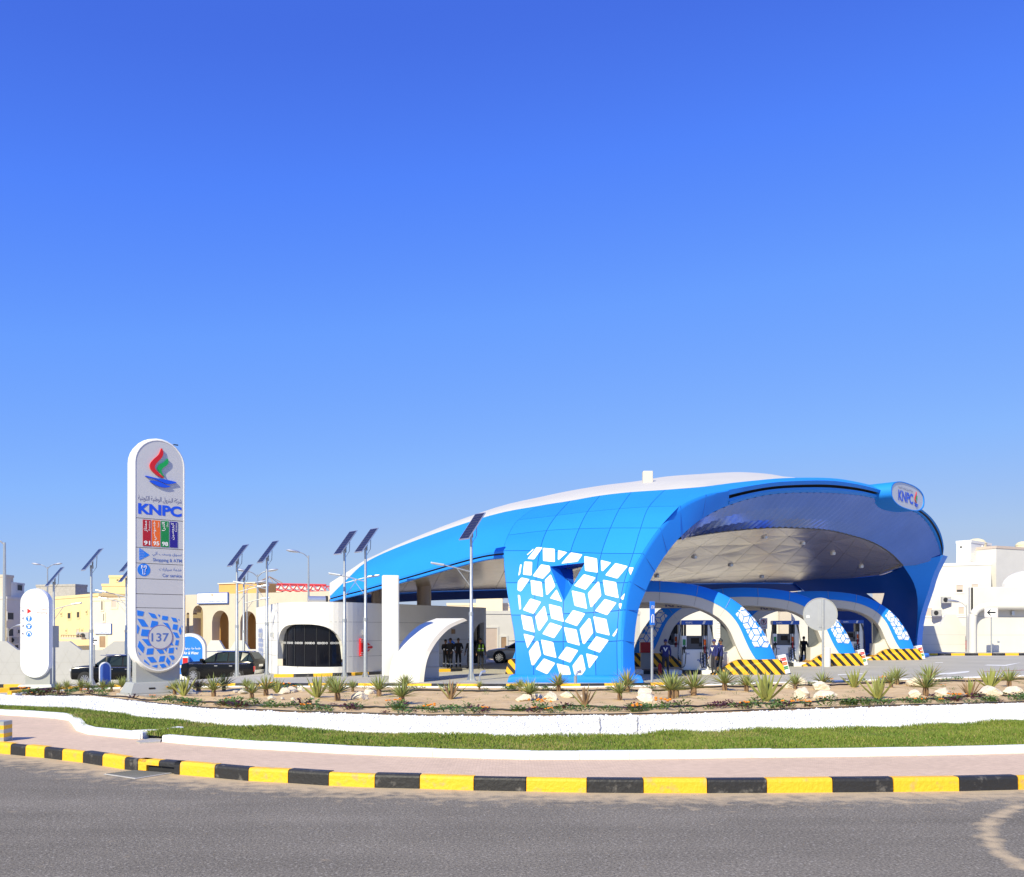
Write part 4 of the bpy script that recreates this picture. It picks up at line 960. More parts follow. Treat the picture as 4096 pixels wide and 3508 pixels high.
        for y, k in ((-.86, 1), (-.80, 1), (.80, 1), (.86, 1)): rows.append([V(x, y * (1 if z > .3 else 1.08), z) for x, z in bp])
        mb.loft(rows, True, True); mb.build('striped_bumper', 'hazard', t, local=True)
        # tilted grade board at the tip
        if sx < 0: continue
        Mx = Matrix.Translation((X(ISL + .30), -.55, .10)) @ Matrix.Rotation(sx * R(-14), 4, 'Y')
        M2 = Mx @ Matrix(((1, 0, 0, 0), (0, 0, -1, 0), (0, 1, 0, 0), (0, 0, 0, 1)))
        gb = MB(); gb.box(-.17, .17, 0, .5, 0, .86, Mx); go = gb.build('grade_board', 'white', t, bevel=.01, local=True)
        for k, m in enumerate(('red', 'orange', 'green')):
            mb = MB(); mb.box(-.13, .14, .004, .012, .60 - k * .2, .74 - k * .2, Mx @ Matrix.Translation((0, -.016, 0))); mb.build('grade_label', m, go, local=True)
            text('lettering', arabic(('ممتاز', 'خصوصي', 'الترا')[k]), M2, .0, .12, .635 - k * .2, .70 - k * .2, 'white', go, 0, .015, local=True)
            text('lettering', ('91', '95', '98')[k], M2, -.11, -.04, .635 - k * .2, .70 - k * .2, 'white', go, .02, .015, local=True)
    mb = MB(); mb.box(1.9, ISL - 1.9, .62, 1.2, 3.12, 3.52); mb.build('name_beam', 'render_warm', t, bevel=.03, local=True)
    Mt = Matrix(((1, 0, 0, 0), (0, 0, -1, .60), (0, 1, 0, 0), (0, 0, 0, 1)))
    text('lettering', 'KNPC', Mt, ISL - 5.0, ISL - 3.75, 3.16, 3.44, 'print_grey', t, .04, .01, local=True)
    return t
def make_pump():
    t = thing('fuel_dispenser', 'x', 'fuel pump', (0, 0, 0), 0, 'dispensers on the pump islands')
    mb = MB(); mb.box(-.60, .60, -.32, .32, .0, .98); mb.build('cabinet', 'sign_white', t, bevel=.03, local=True)
    mb = MB(); mb.box(-.42, .36, -.25, .25, .98, 1.62); mb.build('display_head', 'dark_panel', t, bevel=.02, local=True)
    mb = MB(); mb.box(-.22, .16, -.262, -.24, 1.25, 1.52); mb.build('display', 'glass', t, local=True)
    mb = MB(); mb.box(.15, .30, -.262, -.24, 1.12, 1.30); mb.build('keypad', 'dark', t, local=True)
    for x in (-.54, .42):
        mb = MB(); mb.box(x - .11, x + .11, -.28, .28, .98, 1.62); mb.mat('x') if False else None; mb.build('nozzle_box', 'sign_white', t, bevel=.01, local=True)
        mb = MB(); mb.box(x - .07, x + .07, -.292, -.275, 1.18, 1.45); mb.build('grade_label', 'green' if x < 0 else 'orange', t, local=True)
        mb = MB(); mb.box(x - .10, x + .10, -.31, -.27, .72, 1.10); mb.build('nozzle_holder', 'black', t, bevel=.01, local=True)
        mb = MB(); mb.tube([V(x, -.33, .80), V(x, -.35, 1.0), V(x, -.33, 1.12), V(x + .02, -.45, 1.16)], [.03, .035, .03, .02], 6); mb.build('nozzle', 'black' if x < 0 else 'red_deep', t, sm=True, local=True)
        mb = MB(); mb.box(x - .10, x - .03, -.2, .2, 1.62, 2.16); mb.box(x + .03, x + .10, -.2, .2, 1.62, 2.16); mb.build('mast', 'black', t, local=True)
    mb = MB(); mb.box(.55, .80, -.24, .24, .0, 2.28); mb.build('side_column', 'alu', t, bevel=.02, local=True)
    mb = MB(); mb.box(-.68, .80, -.33, .33, 2.14, 2.36); mb.build('header', 'blue_dark', t, bevel=.02, local=True)
    Mt = Matrix(((1, 0, 0, 0), (0, 0, -1, -.334), (0, 1, 0, 0), (0, 0, 0, 1)))
    text('lettering', 'KNPC', Mt, -.48, -.16, 2.20, 2.29, 'white', t, .02, .006, local=True)
    mb = MB(); mb.prism([(.30, 2.17), (.40, 2.17), (.46, 2.33), (.36, 2.33)], Mt, .006); mb.build('emblem', 'white', t, local=True)
    text('lettering', 'KNPC', Matrix(((1, 0, 0, 0), (0, 0, -1, -.322), (0, 1, 0, 0), (0, 0, 0, 1))), -.48, -.28, .74, .81, 'text_blue', t, .02, .006, local=True)
    k = 0
    for pl in tumbling(1.2, .9, .085):
        c = (sum(p[0] for p in pl) / 4 - .05, sum(p[1] for p in pl) / 4); pl = [(c[0] + (p[0] - .05 - c[0]) * .8, c[1] + (p[1] - c[1]) * .8) for p in pl]
        if c[0] > .58 or c[1] < .08 or c[1] > .86 or c[0] < 0 or c[1] > .45 + .75 * c[0] or c[1] < .55 - 1.1 * c[0]: continue
        mb = MB(); mb.prism(pl, Matrix(((1, 0, 0, 0), (0, 0, -1, -.318), (0, 1, 0, 0), (0, 0, 0, 1))), .006); mb.build('blue_rhombus', 'text_blue', t, local=True)
    for x, dx in ((-.66, -.18), (.66, .22), (.72, .12), (.42, .06), (.30, .05)):
        y = -.3 if abs(x) < .6 else -.26
        mb = MB(); mb.tube(smooth([V(x, y, 2.14), V(x + dx * .6, y - .08, 1.6), V(x + dx, y - .1, .7), V(x + dx * .6, y - .12, .16), V(x * .8, y - .1, .22), V(x * .7, y - .06, .85)], 5), .018, 5); mb.build('hose', 'hose', t, sm=True, local=True)
    return t
isl0 = make_island()
ipos = [(13.3, 46.4), (20.6, 55.4), (27.4, 63.0)]
ilab = ['pump island arch with striped bumper, nearest the patterned blue leg', 'middle pump island arch with striped bumper, behind the round sign', 'pump island arch with striped bumper, against the dark rear leg of the canopy']
for i, (x, y) in enumerate(ipos):
    ang = math.atan2(.9, -13.4) + math.pi        # local +x points right
    lx, ly = x - 1.1 * ISL * math.cos(ang), y - 1.1 * ISL * math.sin(ang)
    o = isl0 if i == 0 else dup(isl0, (0, 0, 0), None, ilab[i])
    o.scale = (1.1, 1.1, 1.09); o.location = (lx, ly, zg(x - 3, y) - .06 if i else .03); o.rotation_euler.z = ang; o['label'] = ilab[i]
pump0 = make_pump()
def pump_at(i, u, label, first=False, flip=0):
    x, y = ipos[i]; ang = math.atan2(.9, -13.4) + math.pi; r = (u - 2048) / F
    # point of the island's axis on this bearing
    s = (r * y - x) / (math.cos(ang) - r * math.sin(ang)); px, py = x + s * math.cos(ang), y + s * math.sin(ang)
    o = pump0 if first else dup(pump0, (0, 0, 0), None, label)
    o.location = (px, py, (zg(x - 3, y) - .06 if i else .03) + .24 * 1.09); o.scale = (1.06,) * 3; o.rotation_euler.z = ang + flip; o['label'] = label
pump_at(0, 2780, 'white fuel dispenser with blue header beside the half-round window', True)
pump_at(0, 2400, 'white fuel dispenser hidden behind the patterned blue leg')
pump_at(1, 2672, 'fuel dispenser standing behind the worker in the blue jacket')
pump_at(1, 3135, 'fuel dispenser with crossing hoses left of the round sign')
pump_at(2, 3398, 'shaded fuel dispenser in front of the dark blue rear leg')
pump_at(2, 3010, 'fuel dispenser half hidden behind the striped front arch')

# ================================================================== the totem sign
def capsule(w, h, n=16):        # upright capsule outline, centred
    r = w / 2; k = h / 2 - r
    return [(r * math.cos(R(a)), k + r * math.sin(R(a))) for a in np.linspace(0, 180, n)] + [(r * math.cos(R(a)), -k + r * math.sin(R(a))) for a in np.linspace(180, 360, n)]
def totem_case(w, h, dep, M, parent, mat, rim):
    rows = []
    for z, s in ((-dep, rim * .7), (-dep * .85, rim * .25), (-dep * .5, 0), (-dep * .15, rim * .25), (0, rim * .75), (0, rim), (-.025, rim * 1.02)):
        rows.append([M @ V(x, y, z) for x, y in capsule(w - 2 * s, h - 2 * s)])
    mb = MB(); mb.loft(rows, True); mb.poly(rows[0]); mb.build('casing', mat, parent, sm=True)
tb = onbed(620, 2786); tY = tb.y
TT = thing('totem_sign', 'tall grey and white capsule totem with flame emblem, fuel grades and number 137', 'sign', tb)
na = R(41); tn = V(math.sin(na), -math.cos(na), 0); tx = V(math.cos(na), math.sin(na), 0)
sc_ = F / tY
zt, zb_ = CH + (HZ - 1750) / sc_, CH + (HZ - 2694) / sc_
tc_ = tb + tx * .04; tc_ = V(P(640, 0, tY).x, tY, (zt + zb_) / 2)
TM = frame(tc_, tx, tn); TH = zt - zb_; TW = 1.63
totem_case(TW, TH, .55, TM, TT, 'sign_white', .10)
PW, PH = TW - .2, TH - .2
cap = capsule(PW, PH)
ys_ = [PH / 2]
for v in (2078, 2194, 2256, 2317, 2377, 2432): ys_.append(CH + (HZ - v) / sc_ - tc_.z)
ys_.append(-PH / 2)
for i in range(7):               # seven face plates with open joints
    pl = clip([(x, y) for x, y in cap], -PW, PW, ys_[i + 1] + .008, ys_[i] - .008)
    mb = MB(); mb.prism(pl, TM @ Matrix.Translation((0, 0, -.03)), .018); mb.build('face_plate', 'sign_grey', TT)
mb = MB(); mb.prism(capsule(PW * .99, PH * .99), TM @ Matrix.Translation((0, 0, -.06)), .02); mb.build('face_backing', 'joint_dark', TT)
def ty(v): return CH + (HZ - v) / sc_ - tc_.z
hw = PW / 2
def tpx(x, y, x0=300, x1=1262): return (x - (x0 + x1) / 2) / (x1 - x0) * PW     # zoomed-photo x to plate x
ZF = -.012
logo(TM @ Matrix.Translation((0, 0, ZF)), tpx(500, 0), ty(1930), PW * .63, ty(1793) - ty(1930), .055, TT)
text('lettering', arabic('شركة البترول الوطنية الكويتية'), TM, tpx(350, 0), tpx(1225, 0), ty(2012), ty(1987), 'print_grey', TT, .0, ZF + .004)
text('lettering', 'KNPC', TM, tpx(350, 0), tpx(1225, 0), ty(2062), ty(2019), 'print_blue', TT, .045, ZF + .006)
gx = [(442, 603), (625, 785), (803, 962), (985, 1138)]
for k, ((a, b), m, ar, en, no) in enumerate(zip(gx, ('red_deep', 'orange', 'green', 'indigo'), ('ممتاز', 'خصوصي', 'الترا', 'كيروسين'), ('Premium', 'Super', 'Ultra', 'Kerosene'), ('91', '95', '98', None))):
    x0, x1 = tpx(a, 0), tpx(b, 0); y1, y0 = ty(2083), ty(2187)
    mb = MB(); mb.prism([(x0, y0), (x1, y0), (x1, y1), (x0, y1)], TM @ Matrix.Translation((0, 0, ZF)), .012); gp_ = mb.build('grade_plate', m, TT)
    lens = (.42, .72, .34, .66)[k]; w = x1 - x0; Hh = y1 - y0
    text('lettering', arabic(ar), TM, x0 + .1 * w, x0 + .58 * w, y1 - Hh * (lens + .04), y1 - Hh * .04, 'white', gp_, .015, ZF + .016, rot=True)
    text('lettering', en, TM, x0 + .68 * w, x0 + .90 * w, y1 - Hh * (.40, .26, .22, .38)[k], y1 - Hh * .05, 'white', gp_, 0, ZF + .016, rot=True)
    if no: text('lettering', no, TM, x0 + .12 * w, x0 + .88 * w, y0 + Hh * .04, y0 + Hh * .20, 'white', gp_, .03, ZF + .016)
tri = rounded([(tpx(372, 0), ty(2246)), (tpx(580, 0), ty(2222)), (tpx(372, 0), ty(2195))], .03)
mb = MB(); mb.prism(tri, TM @ Matrix.Translation((0, 0, ZF)), .006); tr_ = mb.build('shopping_symbol', 'print_sky', TT)
for k in range(26):
    i, j = k % 4, k // 4; x = tpx(385 + i * 24 + (j % 2) * 12, 0); y = ty(2201 + j * 6.5)
    if i > 2 and j in (0, 6): continue
    mb = MB(); d_ = .011; mb.prism([(x - d_, y), (x, y - d_), (x + d_, y), (x, y + d_)], TM @ Matrix.Translation((0, 0, ZF + .006)), .003); mb.build('dot', 'text_pale', tr_)
def disc(cx_, cy_, r, M, d, mat, parent, name, n=28, r2=None, local=False):
    mb = MB(); c = [(math.cos(R(a)), math.sin(R(a))) for a in np.linspace(0, 360, n, endpoint=False)]
    if r2: mb.loft([[M @ V(cx_ + x * r2, cy_ + y * r2, d) for x, y in c], [M @ V(cx_ + x * r, cy_ + y * r, d) for x, y in c], [M @ V(cx_ + x * r, cy_ + y * r, 0) for x, y in c]], True)
    else: mb.prism([(cx_ + x * r, cy_ + y * r) for x, y in c], M, d)
    return mb.build(name, mat, parent, local=local)
dx_, dy_ = tpx(463, 0), ty(2282); rr_ = ty(2257) - dy_
cs_ = disc(dx_, dy_, rr_, TM @ Matrix.Translation((0, 0, ZF)), .006, 'print_sky', TT, 'service_symbol')
mb = MB(); k = rr_ / 24.5
sp_ = [(-4, -17), (4, -17), (4.5, 1), (9, 6), (9, 17), (4, 17), (4, 10), (-4, 10), (-4, 17), (-9, 17), (-9, 6), (-4.5, 1)]
mb.tube([TM @ V(dx_ + x * k, dy_ + y * k, ZF + .01) for x, y in sp_ + sp_[:1]], .009, 4); mb.build('spanner', 'white', cs_)
for s1, s2, va, vb, ve, x0e, x0a in ((arabic('تسوق وسحب آلي'), 'Shopping & ATM', (2226, 2207), 0, (2250, 2233), 640, 630), (arabic('خدمة سيارات'), 'Car service', (2285, 2269), 0, (2307, 2294), 832, 765)):
    text('lettering', s1, TM, tpx(x0a, 0), tpx(1225, 0), ty(va[0]), ty(va[1]), 'text_blue', TT, 0, ZF + .006)
    text('lettering', s2, TM, tpx(x0e, 0), tpx(1225, 0), ty(ve[0]), ty(ve[1]), 'text_blue', TT, .008, ZF + .006)
# rhombus field with the station number
TQ = [[(330, 203), (466, 230), (440, 318), (332, 308)], [(545, 245), (680, 278), (728, 366), (625, 352)], [(735, 283), (786, 292), (768, 338)], [(830, 308), (945, 322), (935, 402), (820, 388)], [(1005, 340), (1110, 358), (1138, 436), (1050, 425)], [(1148, 374), (1180, 382), (1168, 410)],
 [(330, 366), (455, 382), (552, 526), (425, 522)], [(330, 480), (378, 545), (345, 662), (330, 662)], [(620, 406), (742, 424), (735, 500), (640, 540), (588, 540)], [(832, 442), (942, 458), (1000, 575), (985, 580)], [(1052, 475), (1146, 488), (1128, 592), (1032, 575)], [(1190, 520), (1224, 610), (1198, 690), (1160, 605)], [(1215, 500), (1240, 515), (1236, 548)],
 [(425, 576), (578, 588), (560, 640), (550, 718), (402, 706)], [(1038, 632), (1130, 645), (1182, 745), (1110, 748)], [(420, 768), (555, 772), (605, 900), (540, 900)], [(372, 800), (475, 930), (445, 1045), (338, 920)], [(1105, 790), (1170, 795), (1148, 898), (1085, 890)], [(1015, 830), (1052, 895), (975, 890)],
 [(530, 955), (657, 950), (640, 1068), (508, 1075)], [(705, 975), (835, 985), (870, 1055), (778, 1060)], [(865, 975), (925, 945), (905, 1022)], [(965, 948), (1064, 940), (1050, 1050), (950, 1050)], [(1092, 940), (1135, 938), (1118, 988)], [(348, 1010), (402, 1078), (380, 1082)], [(524, 1125), (645, 1118), (722, 1220), (605, 1236)], [(780, 1110), (884, 1100), (860, 1215), (755, 1220)],
 [(925, 1125), (992, 1210), (965, 1302), (900, 1215)], [(962, 1096), (1050, 1092), (1080, 1135), (1070, 1165), (1030, 1190)], [(470, 1165), (572, 1260), (565, 1285), (465, 1215)], [(612, 1300), (735, 1275), (720, 1340)], [(770, 1268), (868, 1256), (916, 1318), (820, 1340)], [(1025, 1260), (1045, 1232), (1050, 1250)]]
fld = empty('pattern', TT)
for q in TQ:
    pl = rounded([(tpx(x, 0), ty(2400 + y / 4.93 + .035 * (781 - x) / 4.93 * (1 - y / 600) * .4)) for x, y in q], .012, 2)
    mb = MB(); mb.prism(pl[::-1], TM @ Matrix.Translation((0, 0, ZF)), .008); mb.build('blue_rhombus', 'print_sky', fld)
c137 = (tpx(790, 0), ty(2400 + 730 / 4.93)); r137 = 240 / 4.93 / sc_
disc(*c137, r137, TM @ Matrix.Translation((0, 0, ZF)), .012, 'sign_grey', TT, 'number_disc'); disc(*c137, r137, TM @ Matrix.Translation((0, 0, ZF)), .016, 'ring_violet', TT, 'number_ring', 40, r137 * .955)
text('lettering', '137', TM, tpx(610, 0), tpx(958, 0), ty(2400 + 820 / 4.93), ty(2400 + 652 / 4.93), 'text_blue', TT, .012, ZF + .016)
# its pedestal
Mp = Matrix.Translation((tc_.x, tc_.y, tb.z)) @ Matrix.Rotation(na, 4, 'Z')
hgt = zb_ + .65 - tb.z
mb = MB(); mb.box(-.66, .66, .14, .46, .3, hgt, Mp); mb.build('neck', 'steel_grey', TT, bevel=.01)
mb = MB(); mb.loft([[Mp @ V(sx * x, .26 + sy * y, z) for sx, sy in ((-1, -1), (1, -1), (1, 1), (-1, 1))] for x, y, z in ((.92, .48, .1), (.92, .48, .14), (.80, .36, .42), (.78, .34, .44))], True, True); mb.build('pedestal', 'steel_grey', TT)
mb = MB(); mb.box(-1.0, 1.0, -.3, .84, -.35, .10, Mp); mb.build('concrete_foot', 'concrete', TT, bevel=.02)
for x in (-.3, .25):
    mb = MB(); mb.box(x - .09, x + .09, -.185, -.14, .24, .29, Mp); mb.build('slot', 'dark', TT)
mb = MB(); mb.tube([TM @ V(.45, TH / 2 - .22, -.3), TM @ V(.52, TH / 2 - .10, -.3), TM @ V(.66, TH / 2 - .10, -.3)], .02, 5); mb.build('top_light', 'dark', TT)

# ================================================================== the small direction sign
sb = V(P(140, 0, 36.5).x, 36.5, zg(-19, 36.5)); sS = F / 36.5
DS = thing('direction_sign', 'white capsule direction sign listing shopping, car service, cash machine and prayer room', 'sign', sb)
na2 = R(4); n2 = V(math.sin(na2), -math.cos(na2), 0); x2 = V(math.cos(na2), math.sin(na2), 0)
z1_, z0_ = CH + (HZ - 2353) / sS, CH + (HZ - 2714) / sS
M2 = frame(V(P(138, 0, 36.5).x, 36.5, (z1_ + z0_) / 2), x2, n2); H2 = z1_ - z0_; W2 = 1.16
totem_case(W2, H2, .38, M2, DS, 'sign_white', .055)
def sy(v): return CH + (HZ - v) / sS - (z1_ + z0_) / 2
cap2 = capsule(W2 - .11, H2 - .11); yy = [H2 / 2] + [sy(2320 + y / 4.034) for y in (442, 562, 685, 808, 930, 1050, 1175, 1298)] + [-H2 / 2]
mb = MB(); mb.prism(capsule(W2 - .13, H2 - .13), M2 @ Matrix.Translation((0, 0, -.05)), .02); mb.build('face_backing', 'joint', DS)
for i in range(9):
    mb = MB(); mb.prism(clip(cap2, -1, 1, yy[i + 1] + .006, yy[i] - .006), M2 @ Matrix.Translation((0, 0, -.025)), .018); mb.build('face_plate', 'sign_white', DS)
def sx_(x): return (x - 362) / 425 * (W2 - .11)
def arrow(M, cx_, cy_, ang, L, mat, parent, w=.018, d=.004, head=.4):
    c, s = math.cos(ang), math.sin(ang); T = lambda x, y: (cx_ + x * c - y * s, cy_ + x * s + y * c)
    mb = MB(); mb.prism([T(-L / 2, -w), (T(L / 2 - w, -w)), T(L / 2 - w, w), T(-L / 2, w)], M, d)
    for sg in (1, -1): mb.prism([T(L / 2, 0), T(L / 2 - L * head, sg * L * head), T(L / 2 - L * head - 2.2 * w, sg * L * head - sg * 0), T(L / 2 - 2.6 * w, 0)][::sg], M, d)
    mb.build('arrow', mat, parent)
Z2 = -.007; Mz = M2 @ Matrix.Translation((0, 0, Z2))
for k, (ar, en, ang, m, x0e, x0a) in enumerate(((arabic('تسوق'), 'Shopping', 135, 'red', 395, 470), (arabic('خدمة سيارات'), 'Car service', 90, 'text_pale', 360, 360), (arabic('الصراف الآلي'), 'ATM', 45, 'text_pale', 485, 360), (arabic('مصلى'), 'Prayer Room', 135, 'text_pale', 330, 460))):
    yc = (yy[k + 1] + yy[k + 2]) / 2; hh = yy[k + 1] - yy[k + 2]
    arrow(Mz, sx_(185), yc, R(ang), hh * .42, 'print_grey', DS, .012)
    if k == 0:
        mb = MB(); mb.prism(rounded([(sx_(250), yc - hh * .36), (sx_(315), yc), (sx_(250), yc + hh * .36)], .02), Mz, .006); mb.build('symbol', 'red', DS)
    else:
        d0 = disc(sx_(275), yc, hh * .38, Mz, .006, 'print_sky', DS, 'symbol')
        s = hh * .38; Mq = M2 @ Matrix.Translation((sx_(275), yc, Z2 + .006)); mb = MB()
        if k == 1: mb.prism([(-.15 * s, -.7 * s), (.15 * s, -.7 * s), (.2 * s, .1 * s), (.4 * s, .35 * s), (.35 * s, .75 * s), (-.35 * s, .75 * s), (-.4 * s, .35 * s), (-.2 * s, .1 * s)], Mq, .003)
        if k == 2: mb.prism([(-.6 * s, .2 * s), (.6 * s, .2 * s), (.6 * s, .5 * s), (-.6 * s, .5 * s)], Mq, .003); mb.prism([(-.3 * s, -.6 * s), (.3 * s, -.6 * s), (.3 * s, .15 * s), (-.3 * s, .15 * s)], Mq, .003)
        if k == 3: mb.prism([(-.7 * s, -.5 * s), (-.4 * s, -.5 * s), (-.35 * s, .1 * s), (0, .45 * s), (.35 * s, .1 * s), (.4 * s, -.5 * s), (.7 * s, -.5 * s), (.6 * s, .3 * s), (0, .85 * s), (-.6 * s, .3 * s)], Mq, .003)
        mb.build('pictogram', 'white', d0)
    text('lettering', ar, M2, sx_(x0a), sx_(558), yc + hh * .08, yc + hh * .36, m, DS, 0, Z2 + .003); text('lettering', en, M2, sx_(x0e), sx_(558), yc - hh * .38, yc - hh * .08, m, DS, 0, Z2 + .003)
Mp2 = Matrix.Translation((sb.x, sb.y, sb.z)) @ Matrix.Rotation(na2, 4, 'Z')
mb = MB(); mb.box(-.42, .52, .12, .32, .1, z0_ - sb.z + .45, Mp2); mb.build('neck', 'steel_grey', DS)
mb = MB(); mb.loft([[Mp2 @ V(.05 + a * x, .15 + b * y, z) for a, b in ((-1, -1), (1, -1), (1, 1), (-1, 1))] for x, y, z in ((.70, .36, -.2), (.70, .36, .08), (.60, .26, .26))], True, True); mb.build('pedestal', 'steel_grey', DS)
for x in (-.15, .2):
    mb = MB(); mb.box(x - .06, x + .06, -.14, -.10, .14, .17, Mp2); mb.build('slot', 'dark', DS)
# dark board on its right flank, seen edge on
mb = MB(); e0 = P(216, 2590, 37.6); mb.box(e0.x - .03, e0.x + .03, e0.y - .35, e0.y + .35, P(0, 2590, 37.6).z, P(0, 2503, 37.6).z); mb.tube([V(e0.x, e0.y, zg(e0.x, e0.y)), V(e0.x, e0.y, P(0, 2505, 37.6).z)], .035, 8)
tag(mb.build('road_sign', 'steel_grey'), 'grey road sign seen edge on behind the direction sign', 'sign')

# ================================================================== solar street lamps
def make_solar(arm):
    t = thing('solar_lamp', 'x', 'street lamp', (0, 0, 0), 0, 'solar lamps around the forecourt')
    mb = MB(); mb.tube([V(0, 0, .02), V(0, 0, 2.9), V(0, 0, 2.95), V(0, 0, 6.3)], [.10, .095, .075, .06], 12); mb.build('pole', 'galv', t, sm=True, local=True)
    mb = MB(); mb.tube([V(0, 0, 2.82), V(0, 0, 2.98)], .11, 12); mb.build('collar', 'galv', t, sm=True, local=True)
    mb = MB(); mb.box(-.2, .2, -.2, .2, 0, .03)
    for k in range(4):
        Mk = Matrix.Rotation(k * math.pi / 2 + .78, 4, 'Z'); mb.add([Mk @ V(*p) for p in ((.08, -.008, .03), (.26, -.008, .03), (.09, -.008, .42), (.08, .008, .03), (.26, .008, .03), (.09, .008, .42))], [(0, 1, 2), (5, 4, 3), (0, 3, 4, 1), (1, 4, 5, 2), (2, 5, 3, 0)])
    mb.build('base_plate', 'galv', t, local=True)
    L_, W_ = V(-.70, -.60, -1.2), V(.46, -.54, .0); n = W_.cross(L_).normalized(); n = n if n.z > 0 else -n
    c = V(.03, .0, 6.72); M = Matrix(((W_.x, L_.x, n.x, c.x), (W_.y, L_.y, n.y, c.y), (W_.z, L_.z, n.z, c.z), (0, 0, 0, 1)))
    W_ = W_; Wn = 1
    mb = MB(); mb.box(-.5, .5, -.5, .5, -.045, 0, M); mb.build('panel_frame', 'alu', t, local=True)
    for i in range(4):
        for j in range(9):
            x0, x1, y0, y1 = -.46 + i * .23, -.46 + (i + 1) * .23, -.475 + j * .1056, -.475 + (j + 1) * .1056
            mb = MB(); mb.box(x0 + .008, x1 - .008, y0 + .004, y1 - .004, .0, .006, M); mb.build('cell', 'panel_cell', t, local=True)
    mb = MB(); mb.tube([V(0, 0, 6.25), V(.06, .03, 6.45), c - n * .05], [.05, .045, .04], 6); mb.tube([V(0, .0, 5.9), V(.22, .12, 6.3), c + L_ * -.25 - n * .05], .018, 5); mb.box(-.05, .09, -.05, .08, 6.22, 6.40); mb.build('bracket', 'steel_grey', t, local=True)
    if arm:
        s = arm; e = V(s * 1.25, -.12, 5.02)
        mb = MB(); mb.tube([V(0, 0, 4.72), V(s * .8, -.08, 4.93), e], .028, 6); mb.tube([V(0, 0, 4.05), V(s * .62, -.06, 4.88)], .018, 5); mb.build('arm', 'galv', t, local=True)
        Ml = Matrix.Translation(e) @ Matrix.Rotation(s * R(-9), 4, 'Y'); mb = MB(); mb.box(-.30, .30, -.11, .11, -.03, .05, Ml @ Matrix.Translation((s * .2, 0, 0))); mb.build('lamp_head', 'alu', t, bevel=.02, local=True)
        mb = MB(); mb.box(-.22, .22, -.08, .08, -.04, -.03, Ml @ Matrix.Translation((s * .2, 0, 0))); mb.build('lens', 'lamp_clear', t, local=True)
    return t
proto = {a: make_solar(a) for a in (-1, 1, 0)}
used = {}
for u, v, hpx, arm, lab in [(1885, 2722, 667, -1, 'solar lamp post between the round white arch and the patterned blue leg'), (1462, 2719, 603, -1, 'solar lamp post beside the tall white pylon'), (1378, 2719, 593, 1, 'solar lamp post before the right end of the shop window'), (1068, 2714, 548, -1, 'solar lamp post behind the parked black car, before the shop corner'), (948, 2721, 540, 1, 'solar lamp post in front of the rear wheel of the black car'), (365, 2742, 545, 0, 'solar lamp post beside the small blue plate, clear of the totem'), (215, 2748, 477, 1, 'solar lamp post behind the white direction sign'), (516, 2738, 533, -1, 'solar lamp post hidden by the edge of the totem'), (975, 2702, 442, 1, 'shorter looking solar lamp behind the parked black car'), (505, 2700, 440, -1, 'far solar lamp showing a low panel beside the totem')]:
    Y = F * 7.25 / hpx; b0 = V((u - 2048) / F * Y, Y, CH - (v - HZ) / F * Y)
    o = proto[arm] if arm not in used else dup(proto[arm], b0, 0, lab); used[arm] = 1
    o.location = b0; o['label'] = lab
    f = MB(); f.box(b0.x - .35, b0.x + .35, b0.y - .35, b0.y + .35, min(b0.z - .3, zg(b0.x, b0.y) - .2), b0.z - .003); struct(f.build('lamp_footing', 'concrete', bevel=.02))
# ================================================================== the shop under the canopy's tail
def wall_strip(plan, z0f, ztop, openings, thick=.35):
    """vertical wall over a plan polyline; openings = list of (s0, s1, sill, head(s)); returns (outer, reveal) builders"""
    S = [0]
    for a, b in zip(plan, plan[1:]): S.append(S[-1] + (b - a).length)
    def at(s):
        k = 0
        while k < len(S) - 2 and S[k + 1] < s: k += 1
        t = (s - S[k]) / (S[k + 1] - S[k]); d = (plan[k + 1] - plan[k]).normalized(); return plan[k].lerp(plan[k + 1], t), V(d.y, -d.x, 0)
    cuts = sorted(set([round(x, 4) for x in S] + [round(lerp(o[0], o[1], k / 24), 4) for o in openings for k in range(25)]))
    wall, rev = MB(), MB()
    for s0, s1 in zip(cuts, cuts[1:]):
        if s1 - s0 < 1e-3: continue
        a, na_ = at(s0 + 1e-5); b, nb_ = at(s1 - 1e-5); op = None
        for o in openings:
            if o[0] - 1e-4 <= s0 and s1 <= o[1] + 1e-4: op = o
        za, zb2 = z0f(a), z0f(b)
        if not op: wall.add([V(a.x, a.y, za), V(b.x, b.y, zb2), V(b.x, b.y, ztop), V(a.x, a.y, ztop)], [(0, 1, 2, 3)])
        else:
            h0, h1, sl_ = op[3](s0), op[3](s1), op[2]
            wall.add([V(a.x, a.y, za), V(b.x, b.y, zb2), V(b.x, b.y, sl_), V(a.x, a.y, sl_)], [(0, 1, 2, 3)])
            wall.add([V(a.x, a.y, h0), V(b.x, b.y, h1), V(b.x, b.y, ztop), V(a.x, a.y, ztop)], [(0, 1, 2, 3)])
            ia, ib = a - na_ * thick, b - nb_ * thick
            rev.add([V(a.x, a.y, h0), V(b.x, b.y, h1), V(ib.x, ib.y, h1), V(ia.x, ia.y, h0)], [(0, 1, 2, 3)])
            rev.add([V(a.x, a.y, sl_), V(b.x, b.y, sl_), V(ib.x, ib.y, sl_), V(ia.x, ia.y, sl_)], [(0, 1, 2, 3)])
    return wall, rev, at, S
A_, B_, C_, E_ = V(-16.6, 60, 0), V(-12.3, 48.9, 0), V(-9.3, 47.1, 0), V(-1.3, 61, 0)
def fillet(a, b, c, r, n=8):
    p, q = b + (a - b).normalized() * r, b + (c - b).normalized() * r
    return [p * (1 - t) ** 2 + b * 2 * t * (1 - t) + q * t * t for t in [k / n for k in range(n + 1)]]
